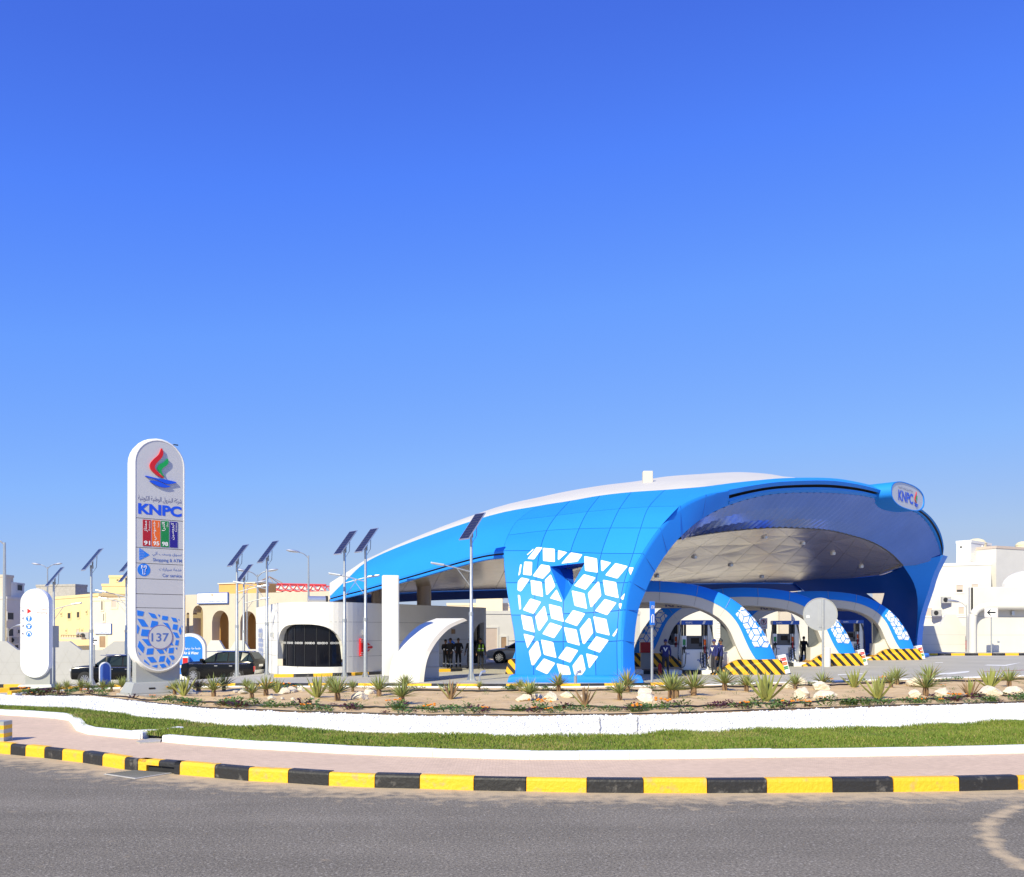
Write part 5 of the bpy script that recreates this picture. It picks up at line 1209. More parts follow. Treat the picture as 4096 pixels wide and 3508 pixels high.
plan = [A_] + fillet(A_, B_, C_, 1.3, 10) + fillet(B_, C_, E_, 2.2, 12) + fillet(C_, E_, V(-5, 66, 0), 1.5, 8) + [V(-5, 66, 0)]
shop = thing('shop_building', 'low white rounded shop with arched dark glass front under the canopy tail', 'building', V(-10, 48, 0))
SZ = 3.72
SS = [0]
for a, b in zip(plan, plan[1:]): SS.append(SS[-1] + (b - a).length)
def s_of_u(u):
    r = (u - 2048) / F; best = None
    for i, (p, q) in enumerate(zip(plan, plan[1:])):
        fa, fb = p.x - r * p.y, q.x - r * q.y
        if fa <= 0 <= fb: best = SS[i] + (q - p).length * fa / (fa - fb); break
    return best
s0, s1 = s_of_u(1110), s_of_u(1379)
def arch_head(s):
    x = abs((s - (s0 + s1) / 2) / ((s1 - s0) / 2)); return .75 + 1.85 * (1 - x ** 3.2) ** (1 / 2.2) if x < 1 else .75
d0, d1 = s_of_u(1880), s_of_u(1936)
def head2(s): x = min(1, max(0, (s - d0) / (d1 - d0))); return .4 + 2.4 * math.sqrt(max(0, 1 - (1 - x) ** 2.5))
wl, rv, atS, _ = wall_strip(plan, lambda p: zg(p.x, p.y) - .1, SZ, [(s0, s1, .38, arch_head), (d0, d1, .16, head2)])
mb = MB(); mb.add(wl.v, wl.f); mb.build('wall', 'shop_white', shop, recalc=False)
mb = MB(); mb.add(rv.v, rv.f); mb.build('reveal', 'render_white', shop, recalc=False)
mb = MB(); mb.poly([V(p.x, p.y, SZ - .05) for p in plan] + [V(-14, 66, SZ - .05)]); mb.build('roof', 'render_warm', shop, recalc=False)
mb = MB(); mb.loft([[V(p.x, p.y, SZ) for p in plan], [V(p.x, p.y, SZ + .04) for p in plan], [V(p.x * .995, p.y + .2, SZ + .04) for p in plan]]); mb.build('coping', 'render_white', shop, recalc=False)
for zj in (2.72, 1.72, .9):
    pts = []
    for k in range(161):
        s = SS[-1] * k / 160; p, n = atS(s)
        if (s0 - .05 < s < s1 + .05 and zj < arch_head(s) + .1) or (d0 - .05 < s < d1 + .05): pts.append(None)
        else: pts.append(p + n * .004 + V(0, 0, zj))
    run = []
    for p in pts + [None]:
        if p is None:
            if len(run) > 2: mb = MB(); mb.loft([[q + V(0, 0, -.009) for q in run], [q + V(0, 0, .009) for q in run]]); mb.build('joint', 'joint', shop, recalc=False)
            run = []
        else: run.append(p)
NP = 6
for i in range(NP):              # curved shop window, pane by pane
    a, b = lerp(s0, s1, i / NP), lerp(s0, s1, (i + 1) / NP); lo, hi = [], []
    for k in range(7):
        s = lerp(a + .02, b - .02, k / 6); p, n = atS(s); p = p - n * .28; lo.append(p + V(0, 0, .38)); hi.append(p + V(0, 0, max(.4, arch_head(s) + .02)))
    mb = MB(); mb.loft([lo, hi]); w = mb.build('window_pane', 'glass', shop, recalc=False)
    if i:
        p, n = atS(a); mb = MB(); q = p - n * .27; mb.tube([q + V(0, 0, .38), q + V(0, 0, arch_head(a))], .03, 4); mb.build('mullion', 'dark', shop)
    for k in range(5):           # band of white rings across the glass
        s = lerp(a, b, (k + .7) / 6.2); p, n = atS(s); c = p - n * .262 + V(0, 0, 1.62); x = V(-n.y, n.x, 0)
        disc(0, 0, .06, frame(c, x, n), .004, 'sign_grey', w, 'ring', 10, .032)
p, n = atS((s0 + s1) / 2)
mb = MB(); mb.poly([V(-12.4, 50.5, .05), V(-8.2, 49.5, .05), V(-8.5, 54, .05), V(-13, 54, .05)]); mb.build('floor', 'interior', shop, recalc=False)
dd_ = [atS(lerp(d0, d1, k / 6))[0] - atS(lerp(d0, d1, k / 6))[1] * .3 for k in range(7)]
mb = MB(); mb.loft([[V(p.x, p.y, .1) for p in dd_], [V(p.x, p.y, 2.9) for p in dd_]]); mb.build('door', 'glass', shop, recalc=False)
# triangular shop signs, wall lamps, patterned corner, roof tank
def wall_tri(u, v0, v1, u1, mat, dep=.12, inv=1):
    s = s_of_u((u + u1) / 2); p, n = atS(s); x = V(-n.y, n.x, 0); Y = p.y; zc = CH + (HZ - (v0 + v1) / 2) / F * Y; hh = (v1 - v0) / F * Y / 2; w = hh * 1.15
    return frame(V(p.x, p.y, zc), x, n), rounded([(-w * .75, -hh), (w, 0), (-w * .75, hh)], .12), hh
M, pl, hh = wall_tri(1428, 2550, 2628, 1488, 'red')
t = thing('shopping_sign', 'red triangular play-shaped shopping sign on the shop wall', 'sign', M.translation); mb = MB(); mb.prism(pl, M, .14); mb.build('body', 'red', t, bevel=.02)
text('lettering', arabic('تسوق'), M, -.2, .42, .0, .2, 'white', t, .02, .146); text('lettering', 'Shopping', M, -.3, .4, -.16, -.03, 'white', t, .01, .146)
for yy_ in (.38, -.38):
    for k in range(7):
        a = k * 60; x, y = (-.38 + .11 * math.cos(R(a)), yy_ + .11 * math.sin(R(a))) if k < 6 else (-.38, yy_)
        disc(x, y, .028, M @ Matrix.Translation((0, 0, .14)), .006, 'white', t, 'dot', 8)
M, pl, hh = wall_tri(1785, 2552, 2598, 1825, 'blue'); mb = MB(); mb.prism(pl, M, .1); tag(mb.build('cash_machine_sign', 'print_sky'), 'dark blue triangular sign in the shade of the shop wall', 'sign')
for u, v in ((1048, 2540), (1094, 2538), (1453, 2530), (1809, 2526)):
    p, n = atS(s_of_u(u)); z = CH + (HZ - v) / F * p.y; M = frame(V(p.x, p.y, z), V(-n.y, n.x, 0), n)
    mb = MB(); mb.box(-.12, .12, -.14, .14, 0, .16, M); tag(mb.build('wall_lamp', 'alu' if u < 1700 else 'shade_brown', bevel=.02), {1048: 'wall lamp beside the blue pattern on the shop', 1094: 'wall lamp left of the arched shop window', 1453: 'wall lamp above the red triangular sign', 1809: 'dark wall lamp above the blue triangular sign'}[u], 'lamp', 'lamps on the shop wall')
for r in tumbling(3.2, 2.6, .34):
    c = (sum(p[0] for p in r) / 4, sum(p[1] for p in r) / 4)
    r = clip([(c[0] + (p[0] - c[0]) * .8, c[1] + (p[1] - c[1]) * .8) for p in r], 0, 3.0, .1, 2.4)
    if not r or c[0] > 2.2 + .6 * math.sin(c[1] * 1.3): continue
    sA = s_of_u(1034); pts = []
    for x, y in r:
        p, n = atS(sA + x); pts.append(p + n * .01 + V(0, 0, y + .05))
    mb = MB(); mb.poly(pts); mb.build('blue_rhombus', 'text_pale', shop, recalc=False)
mb = MB(); q0 = P(1232, 2399, 51); mb.tube([q0, q0 + V(.9, .3, 0)], .21, 14); mb.mat('dark') if False else None; rt_ = mb.build('tank_body', 'alu', None, sm=True); tag(rt_, 'silver cylindrical duct lying on the shop roof', 'duct'); rt_.name = 'roof_duct'
mb = MB(); q1 = q0 + V(.9, .3, 0); mb.tube([q1, q1 + V(.12, .04, 0)], .23, 14); mb.build('end_cap', 'dark', rt_, sm=True)

# ================================================================== pylon and round arch in front of the shop
pb = GY(1562, 40.3)
t = thing('white_pylon', 'tall plain white pylon standing between the lamp posts and the round arch', 'pylon', pb); Mp = Matrix.Translation(pb) @ Matrix.Rotation(R(14), 4, 'Z')
mb = MB(); mb.box(-.36, .36, -.18, .18, .22, 4.62, Mp); mb.build('shaft', 'white_paint', t, bevel=.05)
mb = MB(); mb.box(-.32, .32, -.15, .15, 0, .24, Mp); mb.build('plinth', 'steel_grey', t)
mb = MB(); mb.box(.30, .31, -.185, -.179, .3, 4.5, Mp); mb.build('joint', 'joint', t)
ab = GY(1675, 39.4); ez = ab.z
t = thing('round_arch', 'white quarter-round arch slab curving over a grey block beside the pylon', 'arch', ab)
ev = V(-1.32, .22, 0)
neo = [(1676, 2731, 39.4), (1680, 2690, 39.45), (1690, 2640, 39.7), (1712, 2590, 40.2), (1745, 2543, 41), (1790, 2502, 42), (1856, 2473, 43.4)]
ne = smooth(PL(neo), 5); ne[0].z = ez - .05
th = V(.17, .02, -.02)
inner = [p + (V(.20, .03, 0) if i < 14 else V(.16, 0, -.10)) for i, p in enumerate(ne)]
fe = [p + ev for p in ne]; fi = [p + ev for p in inner]
mb = MB(); mb.loft([fe, ne]); mb.build('outer_face', 'white_paint', t, recalc=False, sm=True)
mb = MB(); mb.loft([ne, inner]); mb.build('edge_face', 'render_warm', t, recalc=False, sm=True)
mb = MB(); mb.loft([inner, fi]); mb.loft([fi, fe]); mb.build('inner_face', 'render_warm', t, recalc=False, sm=True)
mb = MB(); mb.poly([ne[-1], inner[-1], fi[-1], fe[-1]]); mb.build('end_face', 'white_paint', t, recalc=False)
k0 = [a.lerp(b, .35) + V(0, -.012, 0) for a, b in zip(fe, ne)][2:14]; k1 = [a.lerp(b, .72) + V(0, -.012, 0) for a, b in zip(fe, ne)][2:14]
mb = MB(); mb.loft([k0, k1]); mb.build('access_panel', 'white_paint', t, recalc=False, sm=True)
b0, b1 = GY(1694, 40.6), GY(1756, 41.3); q = V(-.3, 1.2, 0)
def slope(p): return p
mb = MB(); tl, tr2 = P(1712, 2612, 40.7).z, P(1755, 2550, 41.3).z
v8 = [b0, b1, b1 + q, b0 + q]; mb.add(v8 + [V(p.x, p.y, z) for p, z in zip(v8, (tl, tr2, tr2, tl))], [(0, 1, 5, 4), (1, 2, 6, 5), (2, 3, 7, 6), (3, 0, 4, 7), (4, 5, 6, 7)]); mb.build('block', 'render_grey', t)
for v in (2608, 2668, 2712):
    mb = MB(); a, b = P(1700 if v > 2610 else 1714, v, 40.62), P(1756, v, 41.28); mb.tube([a + V(0, -.03, 0), b + V(0, -.03, 0)], .01, 4); mb.build('joint', 'joint', t)

# ================================================================== walls and buildings behind
def prism_wall(name, label, p0, p1, h, mat, mer=None, parent=None, thick=.3, joints=(), cat='wall', tri=False):
    d = (p1 - p0); d.z = 0; L = d.length; d.normalize(); n = V(d.y, -d.x, 0)
    M = frame(V(p0.x, p0.y, p0.z), d, n)
    t = thing(name, label, cat, p0)
    mb = MB(); mb.prism([(0, -.6), (L, -.6), (L, h), (0, h)], M @ Matrix.Translation((0, 0, -thick)), thick); mb.build('panel_course', mat, t)
    if mer:
        w, gap, mh, x0 = mer; x = x0
        while x + w < L:
            mb = MB(); mb.prism([(x, h), (x + w, h), (x + w * .72, h + mh), (x + w * .28, h + mh)], M @ Matrix.Translation((0, 0, -thick + .01)), thick - .02); mb.build('merlon', mat, t); x += w + gap
    for z in joints:
        mb = MB(); mb.box(0, L, z - .008, z + .008, 0, .003, M); mb.build('joint', 'joint', t)
    if tri:
        mb = MB(); st = .95
        for k in range(int(L / st) + 3):
            for sg in (1, -1):
                a, b = V(k * st - sg * h * .58 * .5, 0, 0), V(k * st + sg * h * .58 * .5, h, 0)
                if min(a.x, b.x) < 0 or max(a.x, b.x) > L: continue
                e = V(.007, 0, 0); mb.poly([M @ (a - e + V(0, 0, .004)), M @ (a + e + V(0, 0, .004)), M @ (b + e + V(0, 0, .004)), M @ (b - e + V(0, 0, .004))])
        mb.build('joint', 'joint', t, recalc=False)
    return t
def WP(u, v, Y): p = P(u, v, Y); return p
wz = zg(-26, 64)
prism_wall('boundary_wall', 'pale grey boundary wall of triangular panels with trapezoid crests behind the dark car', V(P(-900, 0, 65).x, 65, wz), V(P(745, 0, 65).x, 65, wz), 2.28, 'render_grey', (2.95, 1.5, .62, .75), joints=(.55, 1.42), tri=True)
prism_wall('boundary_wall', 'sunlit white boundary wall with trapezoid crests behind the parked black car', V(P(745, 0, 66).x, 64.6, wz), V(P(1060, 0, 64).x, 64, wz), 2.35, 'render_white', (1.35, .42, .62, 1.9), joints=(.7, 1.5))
prism_wall('boundary_wall', 'white boundary wall with trapezoid crests beside the rear leg of the canopy', V(P(3560, 0, 78).x, 78, .3), V(P(3862, 0, 78).x, 78, .3), 2.35, 'render_white', (1.9, 1.75, .95, .55), joints=(.8, 1.6))
def house(name, label, mat, p0, p1, depth, z0, h, wins=(), trim=None, cat='building', parapet=.25):
    """box house: front face from p0 to p1 (plan points), wins = (x0, x1, zlo, zhi, kind) in metres on the front"""
    d = V(p1.x - p0.x, p1.y - p0.y, 0); L = d.length; d.normalize(); n = V(d.y, -d.x, 0)
    M = frame(V(p0.x, p0.y, z0), d, n); t = thing(name, label, cat, V(p0.x, p0.y, z0))
    mb = MB(); mb.box(0, L, 0, h, -depth, 0, M); mb.build('wall', mat, t)
    mb = MB(); mb.box(-.05, L + .05, h, h + parapet, -depth - .05, .05, M); mb.build('parapet', trim or mat, t)
    for (x0, x1, a, b, kind) in wins:
        if kind == 'band': mb = MB(); mb.box(0, L, a, b, 0, .06, M); mb.build('band', trim or mat, t); continue
        mb = MB()
        for bx in ((x0 - .12, x0, a - .12, b + .12), (x1, x1 + .12, a - .12, b + .12), (x0, x1, a - .12, a), (x0, x1, b, b + .12)): mb.box(*bx, 0, .05, M)
        w = mb.build('window', trim or mat, t)
        mb = MB(); mb.box(x0, x1, a, b, -.01, .012, M); mb.build('pane', {'dark': 'dark', 'shut': 'shutter', 'half': 'shutter', 'door': 'shade_brown'}[kind], w)
        if kind == 'half': mb = MB(); mb.box(x0 + .05, x1 - .05, a + .03, lerp(a, b, .35), .012, .02, M); mb.build('pane', 'dark', w)
    return t, M
def FP(u, Y): return V(P(u, 0, Y).x, Y, 0)
def zz(v, Y): return CH + (HZ - v) / F * Y
def hpx(name, label, mat, u0, u1, Y0, Y1, vtop, depth, wins=(), trim=None, z0=-1.6):
    """as house(), with its front given by bearings and its openings by (u0, u1, v0, v1, kind)"""
    p0, p1 = FP(u0, Y0), FP(u1, Y1); L = (p1 - p0).length; h = zz(vtop, Y0) - z0; ww = []
    for (a, b, c, e, k) in wins:
        f = lambda u: (lambda r: (p0.x - r * p0.y) / ((p0.x - r * p0.y) - (p1.x - r * p1.y)))((u - 2048) / F) * L
        Ym = lerp(Y0, Y1, f((a + b) / 2) / L); ww.append((f(a), f(b), zz(e, Ym) - z0, zz(c, Ym) - z0, k))
    return house(name, label, mat, p0, p1, depth, z0, h, ww, trim)
# left
hpx('apartment_house', 'tall beige house cut by the frame, behind the far left street lamp', 'beige', -160, 22, 95, 95, 2308, 1.5, [(0, 0, 0, 0, 'band')][:0])
hpx('apartment_house', 'grey-white house with dark square windows behind the direction sign', 'render_white', 27, 240, 90, 104, 2396, 4, [(29, 53, 2451, 2478, 'dark'), (29, 52, 2516, 2544, 'dark'), (70, 78, 2519, 2533, 'dark'), (58, 72, 2580, 2600, 'dark'), (29, 30, 2425, 2427, 'band')][:4], 'render_white')
hpx('stair_tower', 'small white roof room with one dark window above the grey-white house', 'render_white', 46, 97, 96, 99, 2337, 5, [(68, 88, 2340, 2362, 'dark')], z0=2)
hpx('concrete_house', 'unfinished concrete roofline behind the yellow house', 'concrete', 215, 350, 118, 118, 2376, 8)
hpx('concrete_tower', 'grey concrete tower block on the roof behind the yellow house', 'concrete', 301, 349, 116, 118, 2344, 6)
hpx('yellow_house', 'bright yellow house with two small windows behind the boundary wall', 'yellow_house', 214, 396, 88, 79, 2398, 12, [(272, 284, 2452, 2474, 'dark'), (309, 319, 2448, 2470, 'dark'), (244, 248, 2453, 2461, 'dark'), (345, 349, 2445, 2453, 'dark'), (264, 268, 2520, 2527, 'dark'), (328, 332, 2518, 2526, 'dark'), (307, 318, 2518, 2541, 'shut')])
hpx('yellow_roof_room', 'yellow roof room above the cream house beside the totem', 'yellow_house', 408, 520, 92, 92, 2345, 6, z0=2); hpx('yellow_roof_room', 'upper yellow stair tower behind the totem', 'yellow_house', 437, 505, 93, 93, 2311, 4, [(467, 475, 2318, 2323, 'dark')], z0=2)
t, M = hpx('cream_house', 'cream house with a blue and white health centre board behind the arrow sign', 'cream', 368, 560, 78, 76, 2404, 3, [(407, 412, 2405, 2440, 'dark'), (415, 418, 2455, 2484, 'dark'), (448, 468, 2402, 2430, 'shut'), (400, 424, 2545, 2590, 'door')])
# balcony of the yellow house
mb = MB(); b0, b1 = FP(270, 82), FP(352, 78.5); mb.loft([[V(p.x, p.y - dy, z) for p, dy in ((b0, 0), (b1, 0), (b1, 1.2), (b0, 1.2))] for z in (zz(2556, 82), zz(2548, 82))], True, True); bo = tag(mb.build('balcony', 'beige'), 'small balcony with a wooden rail on the yellow house', 'balcony')
for k in range(9):
    p = b0.lerp(b1, k / 8); mb = MB(); mb.tube([V(p.x, p.y - 1.15, zz(2549, 82)), V(p.x, p.y - 1.15, zz(2540, 82))], .03, 4); mb.build('rail_post', 'shade_brown', bo)
mb = MB(); mb.tube([V(b0.x, b0.y - 1.15, zz(2540, 82)), V(b1.x, b1.y - 1.15, zz(2540, 82))], .03, 4); mb.build('rail', 'shade_brown', bo)
# the health centre with its arcade
def arcade():
    Y = 76; p0, p1 = FP(742, 82), FP(1330, 74); d = (p1 - p0); L = d.length; dn = d.normalized(); n = V(dn.y, -dn.x, 0); z0 = -1.6
    f = lambda u: (lambda r: (p0.x - r * p0.y) / ((p0.x - r * p0.y) - (p1.x - r * p1.y)))((u - 2048) / F) * L
    Yf = lambda u: lerp(82, 74, f(u) / L)
    t = thing('health_centre', 'beige health centre with tall round arches and ochre upper storey', 'building', V(p0.x, p0.y, z0))
    ops = []
    for ua, ub, vt in ((746, 757, 2450), (772, 812, 2422), (848, 915, 2442), (961, 1024, 2445)):
        a, b = f(ua), f(ub); zt_ = zz(vt, Yf((ua + ub) / 2)); r = (b - a) / 2
        ops.append((a, b, zz(2600, 78), (lambda a, b, zt_, r: (lambda s: zt_ - r + math.sqrt(max(0, r * r - (s - (a + b) / 2) ** 2))))(a, b, zt_, r)))
    wl, rv, at_, S_ = wall_strip([p0, p1], lambda p: z0, zz(2374, 79), ops, .9)
    mb = MB(); mb.add(wl.v, wl.f); mb.build('wall', 'beige', t, recalc=False); mb = MB(); mb.add(rv.v, rv.f); mb.build('reveal', 'beige', t, recalc=False)
    for a, b, _, _ in ops:
        for s in (a, b):
            p, nn_ = at_(min(max(s, .01), L - .01)); mb = MB(); mb.loft([[V(p.x, p.y, -1), V(p.x, p.y, zz(2470, 78))], [V(p.x - nn_.x * .9, p.y - nn_.y * .9, -1), V(p.x - nn_.x * .9, p.y - nn_.y * .9, zz(2470, 78))]]); mb.build('reveal', 'beige', t, recalc=False)
    q0, q1 = p0 - n * 2.0, p1 - n * 2.0; mb = MB(); mb.loft([[V(q0.x, q0.y, z0), V(q1.x, q1.y, z0)], [V(q0.x, q0.y, 4.6), V(q1.x, q1.y, 4.6)]]); mb.build('arcade_back', 'ochre', t, recalc=False)
    mb = MB(); M = frame(V(p0.x, p0.y, 0), dn, n); mb.box(0, L, zz(2374, 79) - .1, zz(2374, 79), -16, -.01, M); mb.build('roof', 'beige', t)
    M2_ = frame(V(p0.x, p0.y, 0), dn, n)
    mb = MB(); mb.box(f(770), f(833), zz(2375, 84), zz(2347, 84), -6, -4, M2_); mb.build('roof_room', 'concrete', t)
    mb = MB(); mb.box(f(834), f(985), zz(2376, 80), zz(2333, 80), -3.6, -1.2, M2_); mb.build('upper_storey', 'ochre', t)
    mb = MB(); mb.box(f(832), f(987), zz(2333, 80), zz(2329, 80), -3.7, -1.1, M2_); mb.build('cornice', 'cream', t)
    mb = MB(); a = f(880); c = M2_ @ V(a, zz(2318, 84), -6)
    for k in range(6): an = k * math.pi / 3; mb.tube([c + V(1.2 * math.cos(an), 1.2 * math.sin(an), -.25), c + V(0, 0, .35)], .03, 4)
    mb.build('skylight_frame', 'shade_brown', t)
    Mw = M2_ @ Matrix.Translation((0, 0, -1.98)); mb = MB(); cpx = f(886); zc = zz(2490, 79)
    mb.prism([(cpx + 1.0 * math.cos(R(a)), zc + 1.1 * math.sin(R(a))) for a in range(0, 181, 20)], Mw, .03); mb.build('round_window', 'dark', t)
    sp = wall_strip
    # board
    M3 = M2_ @ Matrix.Translation((0, 0, .02)); x0, x1, ya, yb = f(794), f(917), zz(2413, 79), zz(2368, 79)
    b = thing('health_centre_board', 'blue framed white board lettered in Arabic and English on the health centre', 'sign', M3 @ V(x0, ya, 0)); mb = MB(); mb.box(x0, x1, ya, yb, 0, .15, M3); mb.build('frame', 'text_blue', b)
    mb = MB(); w, h = x1 - x0, yb - ya; mb.box(x0 + .06, x1 - .06, ya + .06, yb - .06, .15, .16, M3); mb.build('face', 'sign_white', b)
    text('lettering', arabic('مركز شمال غرب الصليبيخات الصحي'), M3, x0 + .06 * w, x1 - .06 * w, ya + h * .36, ya + h * .58, 'text_blue', b, .01, .165); text('lettering', 'North West Sulaibikhat Health Center', M3, x0 + .05 * w, x1 - .05 * w, ya + h * .12, ya + h * .28, 'text_blue', b, .01, .165)
    for xa in (.06, .66): text('lettering', arabic('دولة الكويت'), M3, x0 + xa * w, x0 + (xa + .28) * w, ya + h * .72, ya + h * .86, 'text_pale', b, 0, .165)
    mb = MB(); mb.prism([(x0 + w * .48, ya + h * .72), (x0 + w * .5, ya + h * .66), (x0 + w * .52, ya + h * .72), (x0 + w * .535, ya + h * .85), (x0 + w * .465, ya + h * .85)], M3 @ Matrix.Translation((0, 0, .16)), .005); mb.build('crest', 'shade_brown', b)
arcade()
# board of the cream house
Mc = M; x0, x1 = 0, 0
p0, p1 = FP(368, 78), FP(560, 76); L = (p1 - p0).length; fcr = lambda u: (lambda r: (p0.x - r * p0.y) / ((p0.x - r * p0.y) - (p1.x - r * p1.y)))((u - 2048) / F) * L
x0, x1, ya, yb = fcr(382), fcr(449), zz(2536, 77) + 1.6, zz(2494, 77) + 1.6; w, h = x1 - x0, yb - ya
b = thing('wall_board', 'white board with blue frame and Arabic lettering on the cream house', 'sign', Mc @ V(x0, ya, 0)); mb = MB(); mb.box(x0, x1, ya, yb, .01, .12, Mc); mb.build('frame', 'text_blue', b); mb = MB(); mb.box(x0 + .04, x1 - .04, ya + .04, yb - .04, .12, .13, Mc); mb.build('face', 'sign_white', b)
text('lettering', arabic('مركز شمال غرب الصليبيخات الصحي'), Mc, x0 + .06 * w, x1 - .06 * w, ya + h * .34, ya + h * .52, 'text_blue', b, 0, .135); text('lettering', 'North West Sulaibikhat Health Center', Mc, x0 + .05 * w, x1 - .05 * w, ya + h * .1, ya + h * .24, 'text_blue', b, 0, .135)
# red space-frame roof
t = thing('space_frame', 'red steel space frame with cream pyramid rooflights above the health centre', 'roof frame', FP(1080, 88) + V(0, 0, 4))
q0, q1 = P(1078, 2362, 88), P(1304, 2368, 84); up = V(0, 0, (2372 - 2345) / F * 88)
for k in range(7):
    a = q0.lerp(q1, k / 7); b = q0.lerp(q1, (k + 1) / 7)
    for s, e in ((a, b), (a + up, b + up), (a, a.lerp(b, .5) + up), (a.lerp(b, .5) + up, b)):
        mb = MB(); mb.tube([s, e], .075, 4); mb.build('strut', 'red_steel', t); mb = MB(); mb.tube([s + V(0, 2.5, 0), e + V(0, 2.5, 0)], .05, 4); mb.build('strut', 'red_steel', t)
    if k < 6:
        c = q0.lerp(q1, (k + .9) / 7) + V(0, 1.2, 0); r = 1.0; mb = MB(); mb.add([c + V(-r, -r, -.1), c + V(r, -r, -.1), c + V(r, r, -.1), c + V(-r, r, -.1), c + V(0, 0, up.z * .85)], [(0, 1, 4), (1, 2, 4), (2, 3, 4), (3, 0, 4)]); mb.build('rooflight', 'cream', t)
mb = MB(); mb.prism([(0, 0), (1.5, 0), (.5, 1.3), (0, 1.3)], frame(P(1035, 2380, 86), (1, 0, 0), (0, -1, 0)) @ Matrix.Translation((0, 0, -3)), 3); tag(mb.build('sloping_wing', 'cream'), 'cream sloping roof end beside the red space frame', 'roof')
# behind the shop and the pumps
hpx('service_building', 'long white service building with roller doors behind the pump islands', 'render_white', 2480, 3420, 80, 80, 2398, 10, [(2868, 2950, 2468, 2560, 'shut'), (2620, 2650, 2530, 2590, 'dark')], 'render_white', z0=0)
mb = MB()
Ysh = 79.9; t = thing('roller_door', 'ribbed white roller door in the service building', 'door', V(P(2868, 0, Ysh).x, Ysh, .2))
for k in range(16):
    mb = MB(); za, zb3 = zz(2625 - k * 10, Ysh), zz(2625 - (k + 1) * 10, Ysh); mb.box(P(2866, 0, Ysh).x, P(2952, 0, Ysh).x, 79.86, 79.94, za + .02, zb3); mb.build('slat', 'white_paint', t, bevel=.02)
hpx('beige_block', 'beige upper block behind the service building', 'beige', 3010, 3190, 96, 96, 2338, 10, z0=2); hpx('cream_block', 'cream upper storey behind the service building', 'cream', 2480, 3010, 98, 98, 2345, 10, z0=2)
hpx('beige_house', 'beige house seen in the gap above the service building', 'beige', 3120, 3165, 79.0, 79.0, 2445, .6, z0=0)
hpx('white_annex', 'white annex with dark doorway between the shop and the blue leg', 'render_white', 1936, 2560, 69, 72, 2456, 7, [(2004, 2025, 2548, 2632, 'door'), (1942, 1988, 2512, 2640, 'shut')], 'render_white', z0=0)
hpx('cream_house', 'cream house roofline above the shop roof under the canopy', 'cream', 1788, 2120, 92, 92, 2422, 10, [(1800, 1900, 2424, 2430, 'band')], 'cream', z0=0); hpx('roof_room', 'small cream roof room over the shop', 'cream', 1905, 2010, 91, 91, 2392, 4, z0=3)
# right
hpx('apartment_house', 'white apartment house with shuttered windows beside the canopy rim', 'render_white', 3640, 3965, 88, 85, 2268, 12, [(3712, 3727, 2347, 2378, 'shut'), (3825, 3852, 2340, 2369, 'half'), (3886, 3913, 2337, 2350, 'shut'), (3704, 3728, 2433, 2464, 'shut'), (3834, 3856, 2428, 2456, 'shut'), (3700, 3701, 2464, 2470, 'band')], 'white_paint', z0=0)
hpx('roof_storey', 'white set-back upper storey with narrow windows', 'render_white', 3862, 3985, 91, 88, 2204, 8, [], 'shutter', z0=3); hpx('stair_tower', 'white stair tower with one small dark window on the apartment house', 'white_paint', 3826, 3884, 90, 89, 2174, 5, [(3840, 3849, 2185, 2192, 'dark')], z0=3)
hpx('pink_house', 'pinkish house at the frame edge behind the service wing', 'pink_house', 4025, 4400, 95, 95, 2255, 12, [(4030, 4031, 2255, 2260, 'band')], 'white_paint', z0=0); hpx('pink_roof_room', 'pinkish roof room with a cream water tank', 'pink_house', 4060, 4200, 97, 97, 2202, 6, z0=3)
hpx('far_house', 'low beige roofline between canopy and apartment house', 'cream', 3600, 3812, 105, 105, 2262, 8, z0=0)
for (u, v, Y, r, lab) in ((3905, 2200, 92, .95, 'cream domed water tank on the apartment roof'), (4092, 2200, 97, .75, 'cream water tank on the pinkish roof room')):
    c = P(u, v, Y); mb = MB(); rows = []
    for zz_, rr in ((-.1, 1), (.5, 1), (.52, 1.04), (.58, 1.04), (.6, .98), (.85, .75), (.98, .35), (1.0, .02)): rows.append([c + V(r * rr * math.cos(a), r * rr * math.sin(a), zz_ * r * 1.2) for a in [k * math.pi / 8 for k in range(16)]])
    mb.loft(rows, True); tag(mb.build('water_tank', 'tank', sm=True), lab, 'tank')
mb = MB(); mb.tube([P(3929, 2200, 90), P(3929, 2181, 90)], .06, 6); tag(mb.build('roof_pipe', 'white_paint'), 'thin white pipe standing beside the domed tank', 'pipe')
t = thing('roof_ladder', 'cream ladder against the stair tower wall', 'ladder', P(3880, 2264, 88.6))
for k in range(6): mb = MB(); a = P(3874, 2262 - k * 9, 88.4); mb.box(a.x, a.x + .42, a.y - .1, a.y, a.z, a.z + .07); mb.build('rung', 'cream', t)
# the service wing with its rounded hood
sw = thing('service_wing', 'white service wing framed by a thick rounded hood, behind the arrow sign', 'building', FP(3990, 76))
Yw = 76; x0 = P(3882, 0, Yw).x; x1 = P(4700, 0, Yw).x; zt = zz(2348, Yw)
mb = MB(); mb.box(x0, x1, Yw, Yw + .4, .2, zt); mb.build('wall', 'render_white', sw, bevel=.05)
mb = MB(); mb.box(x0 - .02, x0 + .2, Yw - .0, Yw + .02, .2, zt); mb.build('joint', 'render_white', sw)
hood = smooth([P(3890, 2628, 75.4), P(3890, 2560, 75.4), P(3890, 2490, 75.4), P(3893, 2462, 75.4), P(3905, 2442, 75.4), P(3925, 2430, 75.4), P(3960, 2425, 75.4), P(4050, 2425, 75.4), P(4300, 2425, 75.4), P(4700, 2425, 75.4)], 4)
mb = MB(); mb.tube(hood, .30, 14); mb.build('hood', 'render_white', sw, sm=True)
